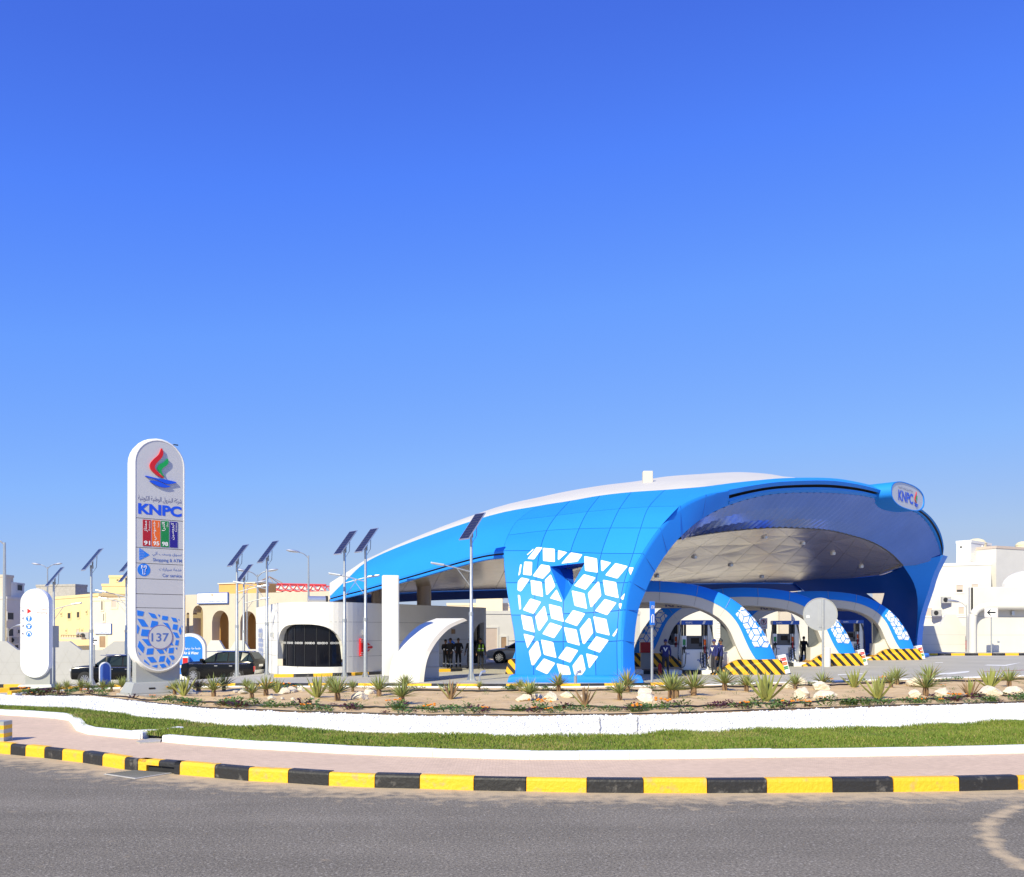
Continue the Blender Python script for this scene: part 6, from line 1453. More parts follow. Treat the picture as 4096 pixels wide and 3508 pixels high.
mb = MB(); mb.loft([[p + V(0, .1, 0) for p in hood], [p + V(0, 1.0, 0) for p in hood]]); mb.build('hood_return', 'render_white', sw, recalc=False, sm=True)
for v in (2466, 2540): mb = MB(); mb.box(P(3910, 0, Yw).x, x1, Yw - .006, Yw, zz(v, Yw) - .01, zz(v, Yw) + .01); mb.build('joint', 'joint', sw)
mb = MB(); a = P(4048, 2452, Yw); mb.box(a.x - .12, a.x + .12, a.y - .22, a.y, a.z - .2, a.z + .2); mb.build('wall_lamp', 'alu', sw, bevel=.03)
mb = MB(); a = P(3993, 2566, Yw); mb.box(a.x - .09, a.x + .09, a.y - .05, a.y, a.z - .07, a.z + .07); mb.build('socket', 'alu', sw)
mb = MB(); r = 1.6; c = P(4112, 2350, 84); mb.prism([(r * 1.5 * math.cos(R(a)), r * math.sin(R(a)) * .95) for a in range(0, 181, 12)], frame(c, (1, 0, 0), (0, -1, 0)), .5); tag(mb.build('arched_gable', 'white_paint'), 'white arched gable peeping over the service wing', 'gable')
# air conditioners on the house walls
for u, v, Y, lab in ((331, 2543, 79.0, 'air conditioner on the yellow house balcony, nearer the door'), (343, 2543, 78.4, 'air conditioner on the yellow house balcony, at its end'), (3780, 2400, 86.4, 'air conditioner high on the apartment house wall'), (3742, 2452, 86.6, 'air conditioner beside the lower shutter of the apartment house'), (60, 2560, 91.5, 'air conditioner under the windows of the grey-white house')):
    c = P(u, v, Y); t = thing('air_conditioner', lab, 'air conditioner', c); mb = MB(); mb.box(c.x - .42, c.x + .42, c.y - .35, c.y, c.z - .3, c.z + .3); mb.build('casing', 'render_grey', t, bevel=.02); disc(0, 0, .22, frame(c + V(-.1, -.355, 0), (1, 0, 0), (0, -1, 0)), .01, 'dark', t, 'fan_grille', 14)
# air and water kiosk
t = thing('air_water_kiosk', 'blue arched air and water panel with white surround and red pump unit', 'kiosk', FP(770, 60) + V(0, 0, zg(-20, 60)))
Mk = frame(V(P(757, 0, 60).x, 60, zz(2700, 60)), V(1, .12, 0), V(.12, -1, 0)); H = zz(2530, 60) - zz(2700, 60)
op = [(-1.05, -.3), (1.0, -.3), (1.0, H - 1.0)] + [(1.0 * math.cos(R(a)), H - 1.0 + .95 * math.sin(R(a))) for a in range(10, 180, 10)] + [(-1.05, H - 1.0)]
mb = MB(); mb.prism(op, Mk @ Matrix.Translation((0, 0, -.6)), .6); mb.build('surround', 'white_paint', t)
ip = [(-.88, .05), (.83, .05), (.83, H - 1.05)] + [(.83 * math.cos(R(a)), H - 1.05 + .80 * math.sin(R(a))) for a in range(10, 180, 10)] + [(-.88, H - 1.05)]
mb = MB(); mb.prism(ip, Mk, .01); mb.build('panel', 'print_sky', t)
text('lettering', arabic('خدمة ماء وهواء'), Mk, -.35, .72, 1.62, 1.82, 'white', t, .01, .016); text('lettering', 'Air & Water', Mk, -.35, .60, 1.34, 1.52, 'white', t, .015, .016)
mb = MB(); mb.box(-.35, .05, .0, 1.2, .05, .45, Mk); u_ = mb.build('air_pump', 'alu', t, bevel=.03); mb = MB(); mb.box(-.30, 0, .72, 1.12, .452, .46, Mk); mb.build('display', 'red', u_)
for r in tumbling(1.0, .8, .17):
    c = (sum(p[0] for p in r) / 4, sum(p[1] for p in r) / 4)
    if c[0] < .5: continue
    r = clip([(c[0] + (p[0] - c[0]) * .8 - .2, c[1] + (p[1] - c[1]) * .8 + .1) for p in r], 0.1, .8, .08, .8)
    if r: mb = MB(); mb.prism(r, Mk @ Matrix.Translation((0, 0, .01)), .004); mb.build('white_rhombus', 'white', t)
# small blue plate on legs
pb = G(422, 2745); pb = FP(420, 40) + V(0, 0, zz(2748, 40)); mk = frame(pb, V(1, .45, 0), V(.45, -1, 0)); t = thing('capsule_plate', 'small blue capsule plate with white rim standing behind the yuccas', 'sign', pb)
h = zz(2648, 40) - pb.z; op = [(-.24, 0), (.24, 0), (.24, h - .24)] + [(.24 * math.cos(R(a)), h - .24 + .24 * math.sin(R(a))) for a in range(15, 180, 15)] + [(-.24, h - .24)]
mb = MB(); mb.prism(op, mk @ Matrix.Translation((0, 0, -.16)), .16); mb.build('rim', 'sign_white', t); mb = MB(); mb.prism([(x * .82, y * .93 + .02) for x, y in op], mk, .008); mb.build('face', 'text_blue', t)
# ================================================================== road signs and far street lamps
def pole(t, b, h, r=.04, mat='galv'): mb = MB(); mb.tube([b, b + V(0, 0, h)], r, 8); mb.build('post', mat, t, sm=True)
b0 = onbed(3292, 2745); Yr = b0.y; t = thing('round_sign', 'large round road sign seen from its grey back on a steel post', 'sign', b0); zc = zz(2457, Yr); pole(t, b0, zc + .52 - b0.z, .045)
M = frame(V(P(3283, 0, Yr).x, Yr + .06, zc), V(1, -.25, 0), V(-.25, -1, 0)); disc(0, 0, .58, M, .02, 'alu', t, 'disc', 40); disc(0, 0, .58, M, .035, 'steel_grey', t, 'rim', 40, .555)
mb = MB(); mb.box(-.05, .05, -.45, .45, .02, .05, M); mb.build('stiffener', 'alu', t); mb = MB(); mb.box(-.46, -.36, -.12, -.04, .02, .024, M); mb.build('sticker', 'white', t)
b0 = FP(2608, 35.4) + V(0, 0, zz(2733, 35.4)); t = thing('parking_sign', 'narrow blue sign with white arrow on a steel post beside the blue leg', 'sign', b0); pole(t, b0, zz(2420, 35.4) - b0.z, .05)
M = frame(P(2608, 2453, 35.3), V(1, .75, 0), V(.75, -1, 0)); mb = MB(); mb.box(-.13, .13, -.45, .45, 0, .03, M); mb.build('plate', 'print_sky', t, bevel=.01)
text('lettering', 'ATM', M, -.09, .09, .16, .30, 'white', t, .02, .036)
mb = MB(); mb.tube([M @ V(*p) for p in ((-.05, -.36, .04), (-.05, -.12, .04), (-.02, -.05, .04), (.03, -.05, .04), (.06, -.12, .04), (.06, -.36, .04))], .014, 5); mb.build('arrow', 'white', t)
def arrow_sign(u0, u1, v0, v1, vb, Y, label):
    b = FP((u0 + u1) / 2 + (3 if u0 > 2000 else -4), Y) + V(0, 0, zz(vb, Y)); t = thing('arrow_sign', label, 'sign', b); pole(t, b, zz(v0, Y) - b.z, .05)
    w, h = (u1 - u0) / F * Y / 2, (v1 - v0) / F * Y / 2; M = frame(V(P((u0 + u1) / 2, 0, Y).x, Y - .07, zz((v0 + v1) / 2, Y)), V(1, 0, 0), V(0, -1, 0))
    mb = MB(); mb.prism(rounded([(-w, -h), (w, -h), (w, h), (-w, h)], .08), M, .03); mb.build('plate', 'sign_white', t)
    mb = MB(); mb.loft([[M @ V(x * k, y * k, .034) for x, y in rounded([(-w, -h), (w, -h), (w, h), (-w, h)], .08)] for k in (.93, .89)], True); mb.build('border', 'red_deep', t, recalc=False)
    k = h * .62; mb = MB(); mb.prism([(-w * .68, 0), (-w * .2, k), (-w * .02, k), (-w * .3, k * .25), (w * .66, k * .25), (w * .66, -k * .25), (-w * .3, -k * .25), (-w * .02, -k), (-w * .2, -k)], M @ Matrix.Translation((0, 0, .03)), .006); mb.build('arrow', 'black', t)
arrow_sign(3936, 3989, 2430, 2470, 2614, 72.6, 'white arrow sign on a post before the service wing')
arrow_sign(364, 398, 2543, 2579, 2665, 55, 'white arrow sign on a post before the cream house')
b0 = GY(3053, 61); t = thing('no_parking_sign', 'white no-parking sign with red ring behind the front pump arch', 'sign', b0); pole(t, b0, zz(2476, 61) - b0.z)
M = frame(V(P(3053, 0, 61).x, 60.9, zz(2494, 61)), V(1, 0, 0), V(0, -1, 0)); mb = MB(); mb.box(-.24, .24, -.36, .36, 0, .02, M); mb.build('plate', 'sign_white', t); disc(0, .1, .19, M, .026, 'red', t, 'ring', 28, .16); text('lettering', 'P', M, -.06, .08, -.02, .22, 'black', t, .03, .026)
mb = MB(); mb.prism([(-.13, .21), (-.11, .23), (.13, -.01), (.11, -.03)], M @ Matrix.Translation((0, 0, .026)), .004); mb.build('bar', 'red', t)
mb = MB(); mb.prism([(-.14, -.24), (.05, -.24), (.05, -.22), (.14, -.25), (.05, -.28), (.05, -.26), (-.14, -.26)], M @ Matrix.Translation((0, 0, .02)), .004); mb.build('arrow', 'red', t)
def street_lamp(u, vt, vb, Y, heads, label, r=.11):
    b = FP(u, Y) + V(0, 0, zz(vb, Y)); h = zz(vt, Y) - b.z; t = thing('street_lamp', label, 'street lamp', b)
    mb = MB(); mb.tube([b, b + V(0, 0, h)], [r, r * .55], 8); mb.build('post', 'galv', t, sm=True)
    tp = b + V(0, 0, h)
    for s in heads:
        mb = MB(); mb.tube(smooth([tp - V(0, 0, .2), tp + V(s * .35, -.05, .12), tp + V(s * .8, -.1, .28)], 4), r * .4, 6); mb.build('arm', 'galv', t, sm=True)
        c = tp + V(s * 1.15, -.12, .33); mb = MB(); rows = []
        for x, k in ((-.5, .25), (-.35, .7), (0, 1), (.3, .9), (.5, .3)): rows.append([c + V(s * x, .17 * k * math.cos(a), .11 * k * math.sin(a) + .14 * x) for a in [q * math.pi / 4 for q in range(8)]])
        mb.loft(rows, True, True); mb.build('lamp_head', 'alu', t, sm=True)
street_lamp(18, 2170, 2580, 84, (-1,), 'tall street lamp at the frame edge before the beige house', .2)
street_lamp(190, 2268, 2470, 100, (-1, 1), 'twin-headed street lamp behind the direction sign')
street_lamp(1030, 2298, 2480, 72.5, (-1, 1), 'twin-headed street lamp before the ochre upper storey')
street_lamp(1234, 2222, 2470, 70, (-1,), 'tall single street lamp rising behind the shop roof', .1)
street_lamp(988, 2345, 2600, 71, (1,), 'slim street lamp in front of the right arch of the health centre', .06)
street_lamp(3866, 2420, 2560, 77.2, (-1,), 'slim dark street lamp before the apartment house', .05)
street_lamp(34, 2515, 2600, 80, (1,), 'short street lamp before the grey-white house', .05)
b = Cz([(2, 2966, .2)])[0]; t = thing('striped_stub', 'short yellow and grey striped stub post on the pink paving', 'post', b)
for k in range(5): mb = MB(); mb.box(b.x - .35, b.x + .06, b.y, b.y + .3, .2 + k * .075, .2 + (k + 1) * .075); mb.build('band', 'kerb_yellow' if k % 2 else 'steel_grey', t)
# ================================================================== cars
def make_car(name, label, spec_, L=4.9, W=1.9, paint='car_black', group=None):
    """spec_: list of stations (x, z_bottom, z_shoulder, z_roof, half width, half roof width); front is -x"""
    t = thing(name, label, 'car', (0, 0, 0), 0, group); rows = []
    st = spec_
    def sec(x, zb, zs, zr, hw_, rw_):
        return [V(x, -hw_ * .90, zb), V(x, -hw_ * .985, zb + .12), V(x, -hw_, lerp(zb, zs, .5)), V(x, -hw_ * .985, zs - .07), V(x, -hw_ * .945, zs), V(x, -rw_, zr - .05), V(x, -rw_ * .86, zr), V(x, 0, zr + .02)]
    full = []
    for s in st:
        a = sec(*s); full.append(a + [V(p.x, -p.y, p.z) for p in a[-2::-1]])
    mb = MB(); mb.loft(full); mb.add(full[0], [tuple(range(len(full[0])))]); mb.add(full[-1], [tuple(range(len(full[-1])))[::-1]])
    body = mb.build('body', paint, t, sm=True, local=True)
    for i in range(len(st) - 1):     # windows where there is a cabin
        a, b = full[i], full[i + 1]
        for sd in (0, 1):
            q = [a[4], b[4], b[5], a[5]] if not sd else [a[-5], b[-5], b[-6], a[-6]]
            if min(q[3].z - q[0].z, q[2].z - q[1].z) < .12 and max(q[3].z - q[0].z, q[2].z - q[1].z) < .25: continue
            c = sum(q, V(0, 0, 0)) / 4; q = [c + (p - c) * .88 for p in q]; n = V(0, -.022 if not sd else .022, .012)
            mb = MB(); mb.poly([p + n for p in q]); mb.build('window', 'glass_car', t, recalc=False, local=True)
    # windscreens
    for i in range(len(st) - 1):
        dz = st[i + 1][3] - st[i][3]; dx_ = st[i + 1][0] - st[i][0]
        if abs(dz) > .26 and dx_ > .1:
            q = [full[i][6], full[i + 1][6], full[i + 1][8], full[i][8]]; c = sum(q, V(0, 0, 0)) / 4; mb = MB(); mb.poly([c + (p - c) * .9 + V(-.012 if dz > 0 else .012, 0, .016) for p in q]); mb.build('windscreen', 'glass_car', t, recalc=False, local=True)
    zb = st[2][1]
    for x in (-L / 2 + .95, L / 2 - 1.05):
        for s in (-1, 1):
            y = s * (W / 2 - .10); r = .37
            mb = MB(); mb.tube([V(x, y - s * .2, r + .03), V(x, s * (W / 2 + .004), r + .03)], r + .07, 24); mb.build('wheel_arch', 'dark', t, local=True)
            w = empty('wheel', t); mb = MB(); rows = []
            for yy, rr in ((-.11, r * .7), (-.11, r * .95), (-.06, r), (.06, r), (.115, r * .95), (.12, r * .7)): rows.append([V(x + rr * math.cos(k * math.pi / 12), y + s * yy + s * .02, r + rr * math.sin(k * math.pi / 12)) for k in range(24)])
            mb.loft(rows, True); mb.build('tyre', 'rubber', w, sm=True, local=True)
            mb = MB(); yo = y + s * .115
            for k in range(10):
                a = k * math.pi / 5; c_, s_ = math.cos(a), math.sin(a); n_ = V(-s_, 0, c_) * .028; p0_, p1_ = V(x + .05 * c_, yo, r + .05 * s_), V(x + r * .68 * c_, yo, r + r * .68 * s_)
                mb.add([p0_ - n_, p0_ + n_, p1_ + n_ * 1.2, p1_ - n_ * 1.2] + [q + V(0, s * .02, 0) for q in (p0_ - n_, p0_ + n_, p1_ + n_ * 1.2, p1_ - n_ * 1.2)], [(4, 5, 6, 7), (0, 1, 5, 4), (1, 2, 6, 5), (2, 3, 7, 6), (3, 0, 4, 7)])
            mb.tube([V(x, yo, r), V(x, yo + s * .03, r)], .07, 10); rows = [[V(x + q * r * math.cos(k * math.pi / 12), yo + s * o_, r + q * r * math.sin(k * math.pi / 12)) for k in range(24)] for q, o_ in ((.64, .0), (.66, .02), (.72, .02), (.74, 0))]; mb.loft(rows, True)
            mb.build('rim', 'chrome', w, local=True); disc(0, 0, r * .66, frame(V(x, y + s * .09, r), (1, 0, 0), (0, s, 0)), .01, 'dark', w, 'brake_disc', 20, local=True)
    f, bk = st[0], st[-1]
    for s in (-1, 1):
        zf = st[1][2]; mb = MB(); mb.box(st[0][0] - .02, st[0][0] + .32, s * (W / 2 - .36) - .13, s * (W / 2 - .13) + .0 * s, zf - .22, zf - .06) if s > 0 else mb.box(st[0][0] - .02, st[0][0] + .32, -(W / 2 - .13), -(W / 2 - .36) + .13, zf - .22, zf - .06); mb.build('headlight', 'lamp_clear', t, bevel=.03, local=True)
        mb = MB(); y0_, y1_ = sorted((s * (W / 2 - .06), s * (W / 2 - .26))); mb.box(bk[0] - .22, bk[0] + .015, y0_, y1_, bk[2] - .36, bk[2] - .06); mb.build('tail_light', 'lamp_red', t, bevel=.03, local=True)
        k = next(i for i in range(len(st)) if st[i][3] - st[i][2] > .2); mx = V(st[k - 1][0] + .15, s * (W / 2 + .10), st[k][2] + .10); mb = MB(); mb.box(mx.x - .1, mx.x + .1, mx.y - .11, mx.y + .11, mx.z - .07, mx.z + .09); mb.build('mirror', paint, t, bevel=.04, local=True)
        mb = MB(); mb.tube([V(st[2][0], s * (W / 2 + .006), st[3][2] - .08), V(bk[0] - .4, s * (W / 2 + .004), st[3][2] - .06)], .012, 4); mb.build('belt_trim', 'chrome', t, local=True)
        mb = MB(); mb.tube([V(-.75, s * .62, st[4][3] + .05), V(bk[0] - .6, s * .62, st[4][3] + .05)], .018, 5); mb.build('roof_rail', 'chrome', t, local=True)
        for x in (.0, .95): mb = MB(); mb.box(x - .1, x + .1, s * (W / 2) - .02, s * (W / 2) + .02, st[3][2] - .2, st[3][2] - .16); mb.build('door_handle', 'chrome', t, local=True)
    mb = MB(); mb.box(st[0][0] - .03, st[0][0] + .05, -W * .30, W * .30, st[0][1] + .22, st[0][2] - .08); mb.build('grille', 'dark', t, local=True)
    mb = MB(); mb.box(bk[0] - .06, bk[0] + .05, -W * .44, W * .44, bk[1] + .02, bk[1] + .24); mb.build('bumper', 'alu' if paint == 'car_black' else paint, t, bevel=.04, local=True)
    mb = MB(); mb.box(bk[0] - .01, bk[0] + .02, -.26, .26, bk[1] + .4, bk[1] + .52); mb.build('number_plate', 'white', t, local=True)
    return t
big = [(-2.55, .42, .98, 1.0, .78, .70), (-2.45, .34, 1.08, 1.10, .93, .8), (-1.9, .3, 1.14, 1.19, 1.0, .85), (-1.12, .3, 1.17, 1.24, 1.01, .86), (-.35, .3, 1.17, 1.83, 1.01, .74), (.7, .3, 1.17, 1.88, 1.01, .75), (1.6, .3, 1.18, 1.88, 1.01, .74), (2.35, .33, 1.18, 1.82, 1.0, .72), (2.52, .40, 1.15, 1.40, .96, .78), (2.56, .48, 1.02, 1.06, .9, .82)]
c1 = make_car('parked_car', 'black sport utility car with chrome wheels, its rear hidden by the totem', big, 5.1, 2.02); b0 = G(470, 2737); c1.location = FP(462, 60.5) + V(0, 0, zg(-26, 60.5)); c1.rotation_euler.z = R(8)
srx = [(-2.4, .42, .86, .88, .74, .66), (-2.28, .34, .98, 1.0, .88, .76), (-1.75, .28, 1.05, 1.10, .95, .82), (-1.0, .28, 1.08, 1.15, .96, .83), (-.05, .28, 1.09, 1.60, .96, .70), (.75, .28, 1.10, 1.67, .96, .70), (1.55, .28, 1.12, 1.66, .96, .69), (1.98, .30, 1.13, 1.60, .95, .67), (2.32, .36, 1.10, 1.22, .92, .78), (2.40, .46, .96, .98, .88, .8)]
c2 = make_car('parked_car', 'black crossover car parked before the health centre wall, rear lights towards the shop', srx, 4.8, 1.9); c2.location = FP(895, 54.5) + V(0, 0, zz(2728, 54.5)); c2.rotation_euler.z = R(-10); c2.scale = (.97, 1, 1.1)
sed = [(-2.25, .40, .72, .74, .72, .66), (-2.1, .30, .84, .86, .84, .76), (-1.5, .25, .93, .97, .89, .78), (-.95, .25, .96, 1.02, .9, .78), (-.2, .25, .97, 1.42, .9, .62), (.55, .25, .97, 1.46, .9, .62), (1.25, .25, .98, 1.38, .9, .6), (1.85, .3, .98, 1.04, .88, .7), (2.25, .40, .88, .92, .82, .72)]
c3 = make_car('parked_car', 'white saloon car half hidden behind the patterned blue leg', sed, 4.5, 1.8, 'car_white'); c3.location = GY(2085, 62); c3.rotation_euler.z = R(-12)
c4 = make_car('parked_car', 'dark red car tucked beside the service wing, mostly hidden', sed, 4.5, 1.8, 'red_deep'); c4.location = FP(3893, 83) + V(0, 0, .3); c4.rotation_euler.z = R(100)

# ================================================================== people
def make_person(label, loc, rz, top='cloth_navy', legs='cloth_dark', pose='stand', hat=None, stripes=None, h=1.74, vest=False):
    t = thing('person', label, 'person', loc, rz); k = h / 1.74
    lean = .0
    J = {'pel': (0, 0, .95), 'sp': (0, .0, 1.12), 'ch': (0, .01, 1.33), 'nk': (0, .01, 1.46), 'hd': (0, -.01, 1.53)}
    E = [('pel', 'sp'), ('sp', 'ch'), ('ch', 'nk'), ('nk', 'hd')]; Rr = {'pel': (.155, .12), 'sp': (.145, .11), 'ch': (.165, .12), 'nk': (.06, .06), 'hd': (.055, .055)}
    arms = {'stand': ((-.24, -.02, 1.14, -.25, -.10, .90), (.24, -.02, 1.14, .25, -.10, .90)), 'fold': ((-.25, -.04, 1.14, -.05, -.22, 1.16), (.25, -.04, 1.14, .05, -.22, 1.12)), 'reach': ((-.24, -.02, 1.14, -.24, -.12, .90), (.25, -.14, 1.18, .20, -.38, 1.12)), 'pocket': ((-.27, .03, 1.15, -.19, -.07, .97), (.27, .03, 1.15, .19, -.07, .97))}[pose]
    for s, nm, a in ((-1, 'l', arms[0]), (1, 'r', arms[1])):
        st = .07 if pose != 'reach' else (.12 if s < 0 else -.08)
        J.update({nm + 'sh': (s * .185, .01, 1.40), nm + 'el': a[:3], nm + 'wr': a[3:], nm + 'hp': (s * .09, 0, .90), nm + 'kn': (s * .105, -.03 - st * .3, .50), nm + 'an': (s * .115, .02 - st * .2, .09), nm + 'to': (s * .13, -.14 - st * .2, .045)})
        E += [('ch', nm + 'sh'), (nm + 'sh', nm + 'el'), (nm + 'el', nm + 'wr'), ('pel', nm + 'hp'), (nm + 'hp', nm + 'kn'), (nm + 'kn', nm + 'an'), (nm + 'an', nm + 'to')]
        Rr.update({nm + 'sh': (.072, .072), nm + 'el': (.050, .050), nm + 'wr': (.034, .034), nm + 'hp': (.098, .098), nm + 'kn': (.068, .068), nm + 'an': (.050, .050), nm + 'to': (.042, .035)})
    names = list(J); me = bpy.data.meshes.new('skeleton'); me.from_pydata([tuple(c * k for c in J[n]) for n in names], [(names.index(a), names.index(b)) for a, b in E], [])
    o = bpy.data.objects.new('skeleton', me); col.objects.link(o); md = o.modifiers.new('s', 'SKIN'); sd = o.modifiers.new('d', 'SUBSURF'); sd.levels = sd.render_levels = 1
    for i, n in enumerate(names): me.skin_vertices[0].data[i].radius = tuple(c * k for c in Rr[n]); me.skin_vertices[0].data[i].use_root = n == 'pel'
    bm_ = bpy.data.meshes.new_from_object(o.evaluated_get(bpy.context.evaluated_depsgraph_get())); bpy.data.objects.remove(o); bpy.data.meshes.remove(me)
    mb = MB(); vs = [v.co.copy() for v in bm_.vertices]
    for m in (top, legs, 'skin', 'black'): mb.mat(m)
    for f in bm_.polygons:
        c = sum((vs[i] for i in f.vertices), V(0, 0, 0)) / len(f.vertices) / k
        m = 'black' if c.z < .12 else legs if c.z < .95 and abs(c.x) < .21 and c.y > -.13 else 'skin' if c.z > 1.455 and abs(c.x) < .1 else top
        for nm in 'lr':
            if (c - V(*J[nm + 'wr'])).length < .045: m = 'skin'
        mb.mat(m); mb.f.append(tuple(f.vertices)); mb.m.append(mb.cur)
    mb.v = [tuple(v) for v in vs]; bpy.data.meshes.remove(bm_)
    # head with brow, nose, chin and ears
    rows = []; hc = V(0, -.02, 1.63) * k
    for a in range(0, 181, 15):
        z = math.cos(R(a)); r = math.sin(R(a)); rows.append([])
        for b in range(0, 360, 24):
            x, y = r * math.sin(R(b)), -r * math.cos(R(b)); w = .075 * (1 - .18 * max(0, -z)); dp = .095 * (1 - .12 * max(0, -z))
            p = V(x * w, y * dp, z * .122)
            if b == 0 and -.35 < z < .1: p.y -= .022 * (1 - abs(z + .15) * 2)
            if b in (96, 264) and -.3 < z < .3: p.x *= 1.14
            rows[-1].append(hc + p * k)
    mb.mat('skin'); mb.loft(rows, True)
    for nm in 'lr':                 # palm, four fingers and thumb
        w, e = V(*J[nm + 'wr']) * k, V(*J[nm + 'el']) * k; d = (w - e).normalized(); sd_ = d.cross(V(1, 0, 0)).normalized(); up_ = d.cross(sd_)
        mb.tube([w, w + d * .04 * k, w + d * .09 * k], [.026 * k, .036 * k, .032 * k], 6)
        for q, ln in zip((-1.5, -.5, .5, 1.5), (.065, .078, .074, .058)):
            r0_ = w + d * .085 * k + sd_ * q * .017 * k; mb.tube([r0_, r0_ + d * ln * .5 * k + up_ * .006, r0_ + d * ln * .85 * k + up_ * .022 * k], [.0095 * k, .009 * k, .007 * k], 5)
        r0_ = w + d * .03 * k + sd_ * .03 * k; mb.tube([r0_, r0_ + (d + sd_).normalized() * .035 * k, r0_ + (d * 1.6 + sd_).normalized() * .062 * k], [.012 * k, .011 * k, .008 * k], 5)
    mb.build('body', None, t, sm=True, local=True)
    mb = MB(); rows = []
    for z, r in ((.01, 1.08), (.05, 1.1), (.09, .98), (.122, .62), (.138, .05)): rows.append([hc + V(.078 * r * math.cos(a), .012 + .098 * r * math.sin(a), z) * k for a in [q * math.pi / 8 for q in range(16)]])
    mb.loft(rows, True)
    if hat: mb.add([hc + V(*p) * k for p in ((-.06, -.09, .03), (.06, -.09, .03), (.04, -.17, .015), (-.04, -.17, .015))], [(0, 1, 2, 3)])
    mb.build('cap' if hat else 'hair', hat or 'hair', t, sm=True, local=True)
    if stripes == 'back':           # white reflective chevron on the shoulders
        for sg in (-1, 1):
            M = frame(V(0, sg * .128, 1.27) * k, (-sg, 0, 0), (0, sg, 0)); mb = MB(); mb.prism([(-.11, .09), (-.05, .09), (0, -.02), (.05, .09), (.11, .09), (0, -.12)], M, .014); mb.build('reflective_patch', 'white', t, local=True)
    if stripes == 'bands':
        for nm in 'lr':
            for q, r, f in (('kn', .074, .55), ('el', .058, .5)):
                a = V(*J[nm + q]) * k; b = V(*J[nm + ('an' if q == 'kn' else 'wr')]) * k; c = a.lerp(b, f); d = (b - a).normalized() * .03; mb = MB(); mb.tube([c - d, c + d], r * k, 10, False); mb.build('reflective_band', 'white', t, sm=True, local=True)
    if vest:
        for s in (-1, 1):
            for sg in (-1, 1): M = frame(V(s * .10, sg * .13, 1.22) * k, (-sg, 0, 0), (0, sg, 0)); mb = MB(); mb.prism([(-.06, -.2), (.06, -.2), (.05, .18), (-.03, .18)], M, .012); v_ = mb.build('vest_panel', 'vest', t, local=True); mb = MB(); mb.prism([(-.06, -.08), (.06, -.08), (.06, -.03), (-.06, -.03)], M @ Matrix.Translation((0, 0, .012)), .004); mb.build('band', 'white', v_, local=True)
    return t
zi = .34
make_person('worker in a navy jacket with white chevron, standing before the pump with his back turned', FP(2662, 44.6) + V(0, 0, zg(6, 44.6)), R(170), 'cloth_navy', 'cloth_dark', 'reach', 'cloth_navy', 'back')
make_person('worker in navy with white reflective patches beside the round-window arch, hood up', FP(2857, 45.2) + V(0, 0, zg(10, 45)), R(-60), 'cloth_navy', 'cloth_dark', 'stand', 'cloth_navy', 'back')
make_person('worker in navy with cap standing close to the half-round window', FP(2884, 45.4) + V(0, 0, zg(10, 45)), R(-120), 'cloth_navy', 'cloth_dark', 'fold', 'black', 'back')
make_person('dark silhouetted man beside the orange and blue barrels', FP(3215, 58.6) + V(0, 0, zg(17, 55)), R(150), 'cloth_black', 'cloth_black', 'stand')
make_person('man in black coveralls with white bands, leftmost of the group by the blue triangle', FP(1782, 54.5) + V(0, 0, zg(-4, 54)), R(30), 'cloth_black', 'cloth_black', 'fold', None, 'bands', 1.66)
make_person('man in black coveralls under the blue triangle, turned to his companion', FP(1802, 53.4) + V(0, 0, zg(-4, 54)), R(-40), 'cloth_black', 'cloth_black', 'pocket', None, 'bands', 1.74)
make_person('man in black coveralls with white bands standing right of the blue triangle', FP(1833, 54.3) + V(0, 0, zg(-4, 54)), R(10), 'cloth_black', 'cloth_black', 'pocket', None, 'bands', 1.74)
make_person('man in green reflective vest standing beside the lamp post near the shop door', FP(1922, 51.6) + V(0, 0, zg(-2, 52)), R(15), 'cloth_black', 'cloth_black', 'stand', None, None, 1.74, True)
make_person('man in dark clothes half hidden by the lamp post near the shop door', FP(1880, 52.2) + V(0, 0, zg(-2, 52)), R(-25), 'cloth_black', 'cloth_dark', 'stand')
make_person('man with a knitted cap standing behind the parked black car', FP(864, 58) + V(0, 0, zg(-18.5, 58)), R(20), 'cloth_tan', 'cloth_dark', 'stand', 'cloth_black')
# barrels, extinguisher, bins near the pumps
for u, m, lab in ((3248, 'orange', 'orange barrel standing beside the dark silhouetted man'), (3274, 'print_blue', 'blue barrel beside the orange barrel')):
    b = FP(u, 59.2) + V(0, 0, zg(17, 55)); t = thing('barrel', lab, 'barrel', b, 0, 'barrels by the middle island'); mb = MB(); mb.tube([b, b + V(0, 0, .3), b + V(0, 0, .33), b + V(0, 0, .36), b + V(0, 0, .62), b + V(0, 0, .65), b + V(0, 0, .68), b + V(0, 0, .95)], [.30, .30, .32, .30, .30, .32, .30, .30], 18); mb.build('drum', m, t, sm=True); mb = MB(); mb.tube([b + V(0, 0, .95), b + V(0, 0, .97)], .27, 18); mb.build('lid', 'dark', t)
b = FP(2640, 44.8) + V(0, 0, zg(6, 41)); t = thing('fire_extinguisher', 'red fire extinguisher on the ground left of the worker', 'extinguisher', b); mb = MB(); mb.tube([b, b + V(0, 0, .48), b + V(0, 0, .56), b + V(0, 0, .6)], [.09, .09, .05, .03], 12); mb.build('cylinder', 'red', t, sm=True); mb = MB(); mb.tube([b + V(0, 0, .6), b + V(.08, 0, .64)], .02, 6); mb.tube([b + V(0, 0, .6), b + V(-.1, -.02, .5), b + V(-.1, -.02, .25)], .012, 5); mb.build('valve_hose', 'black', t)
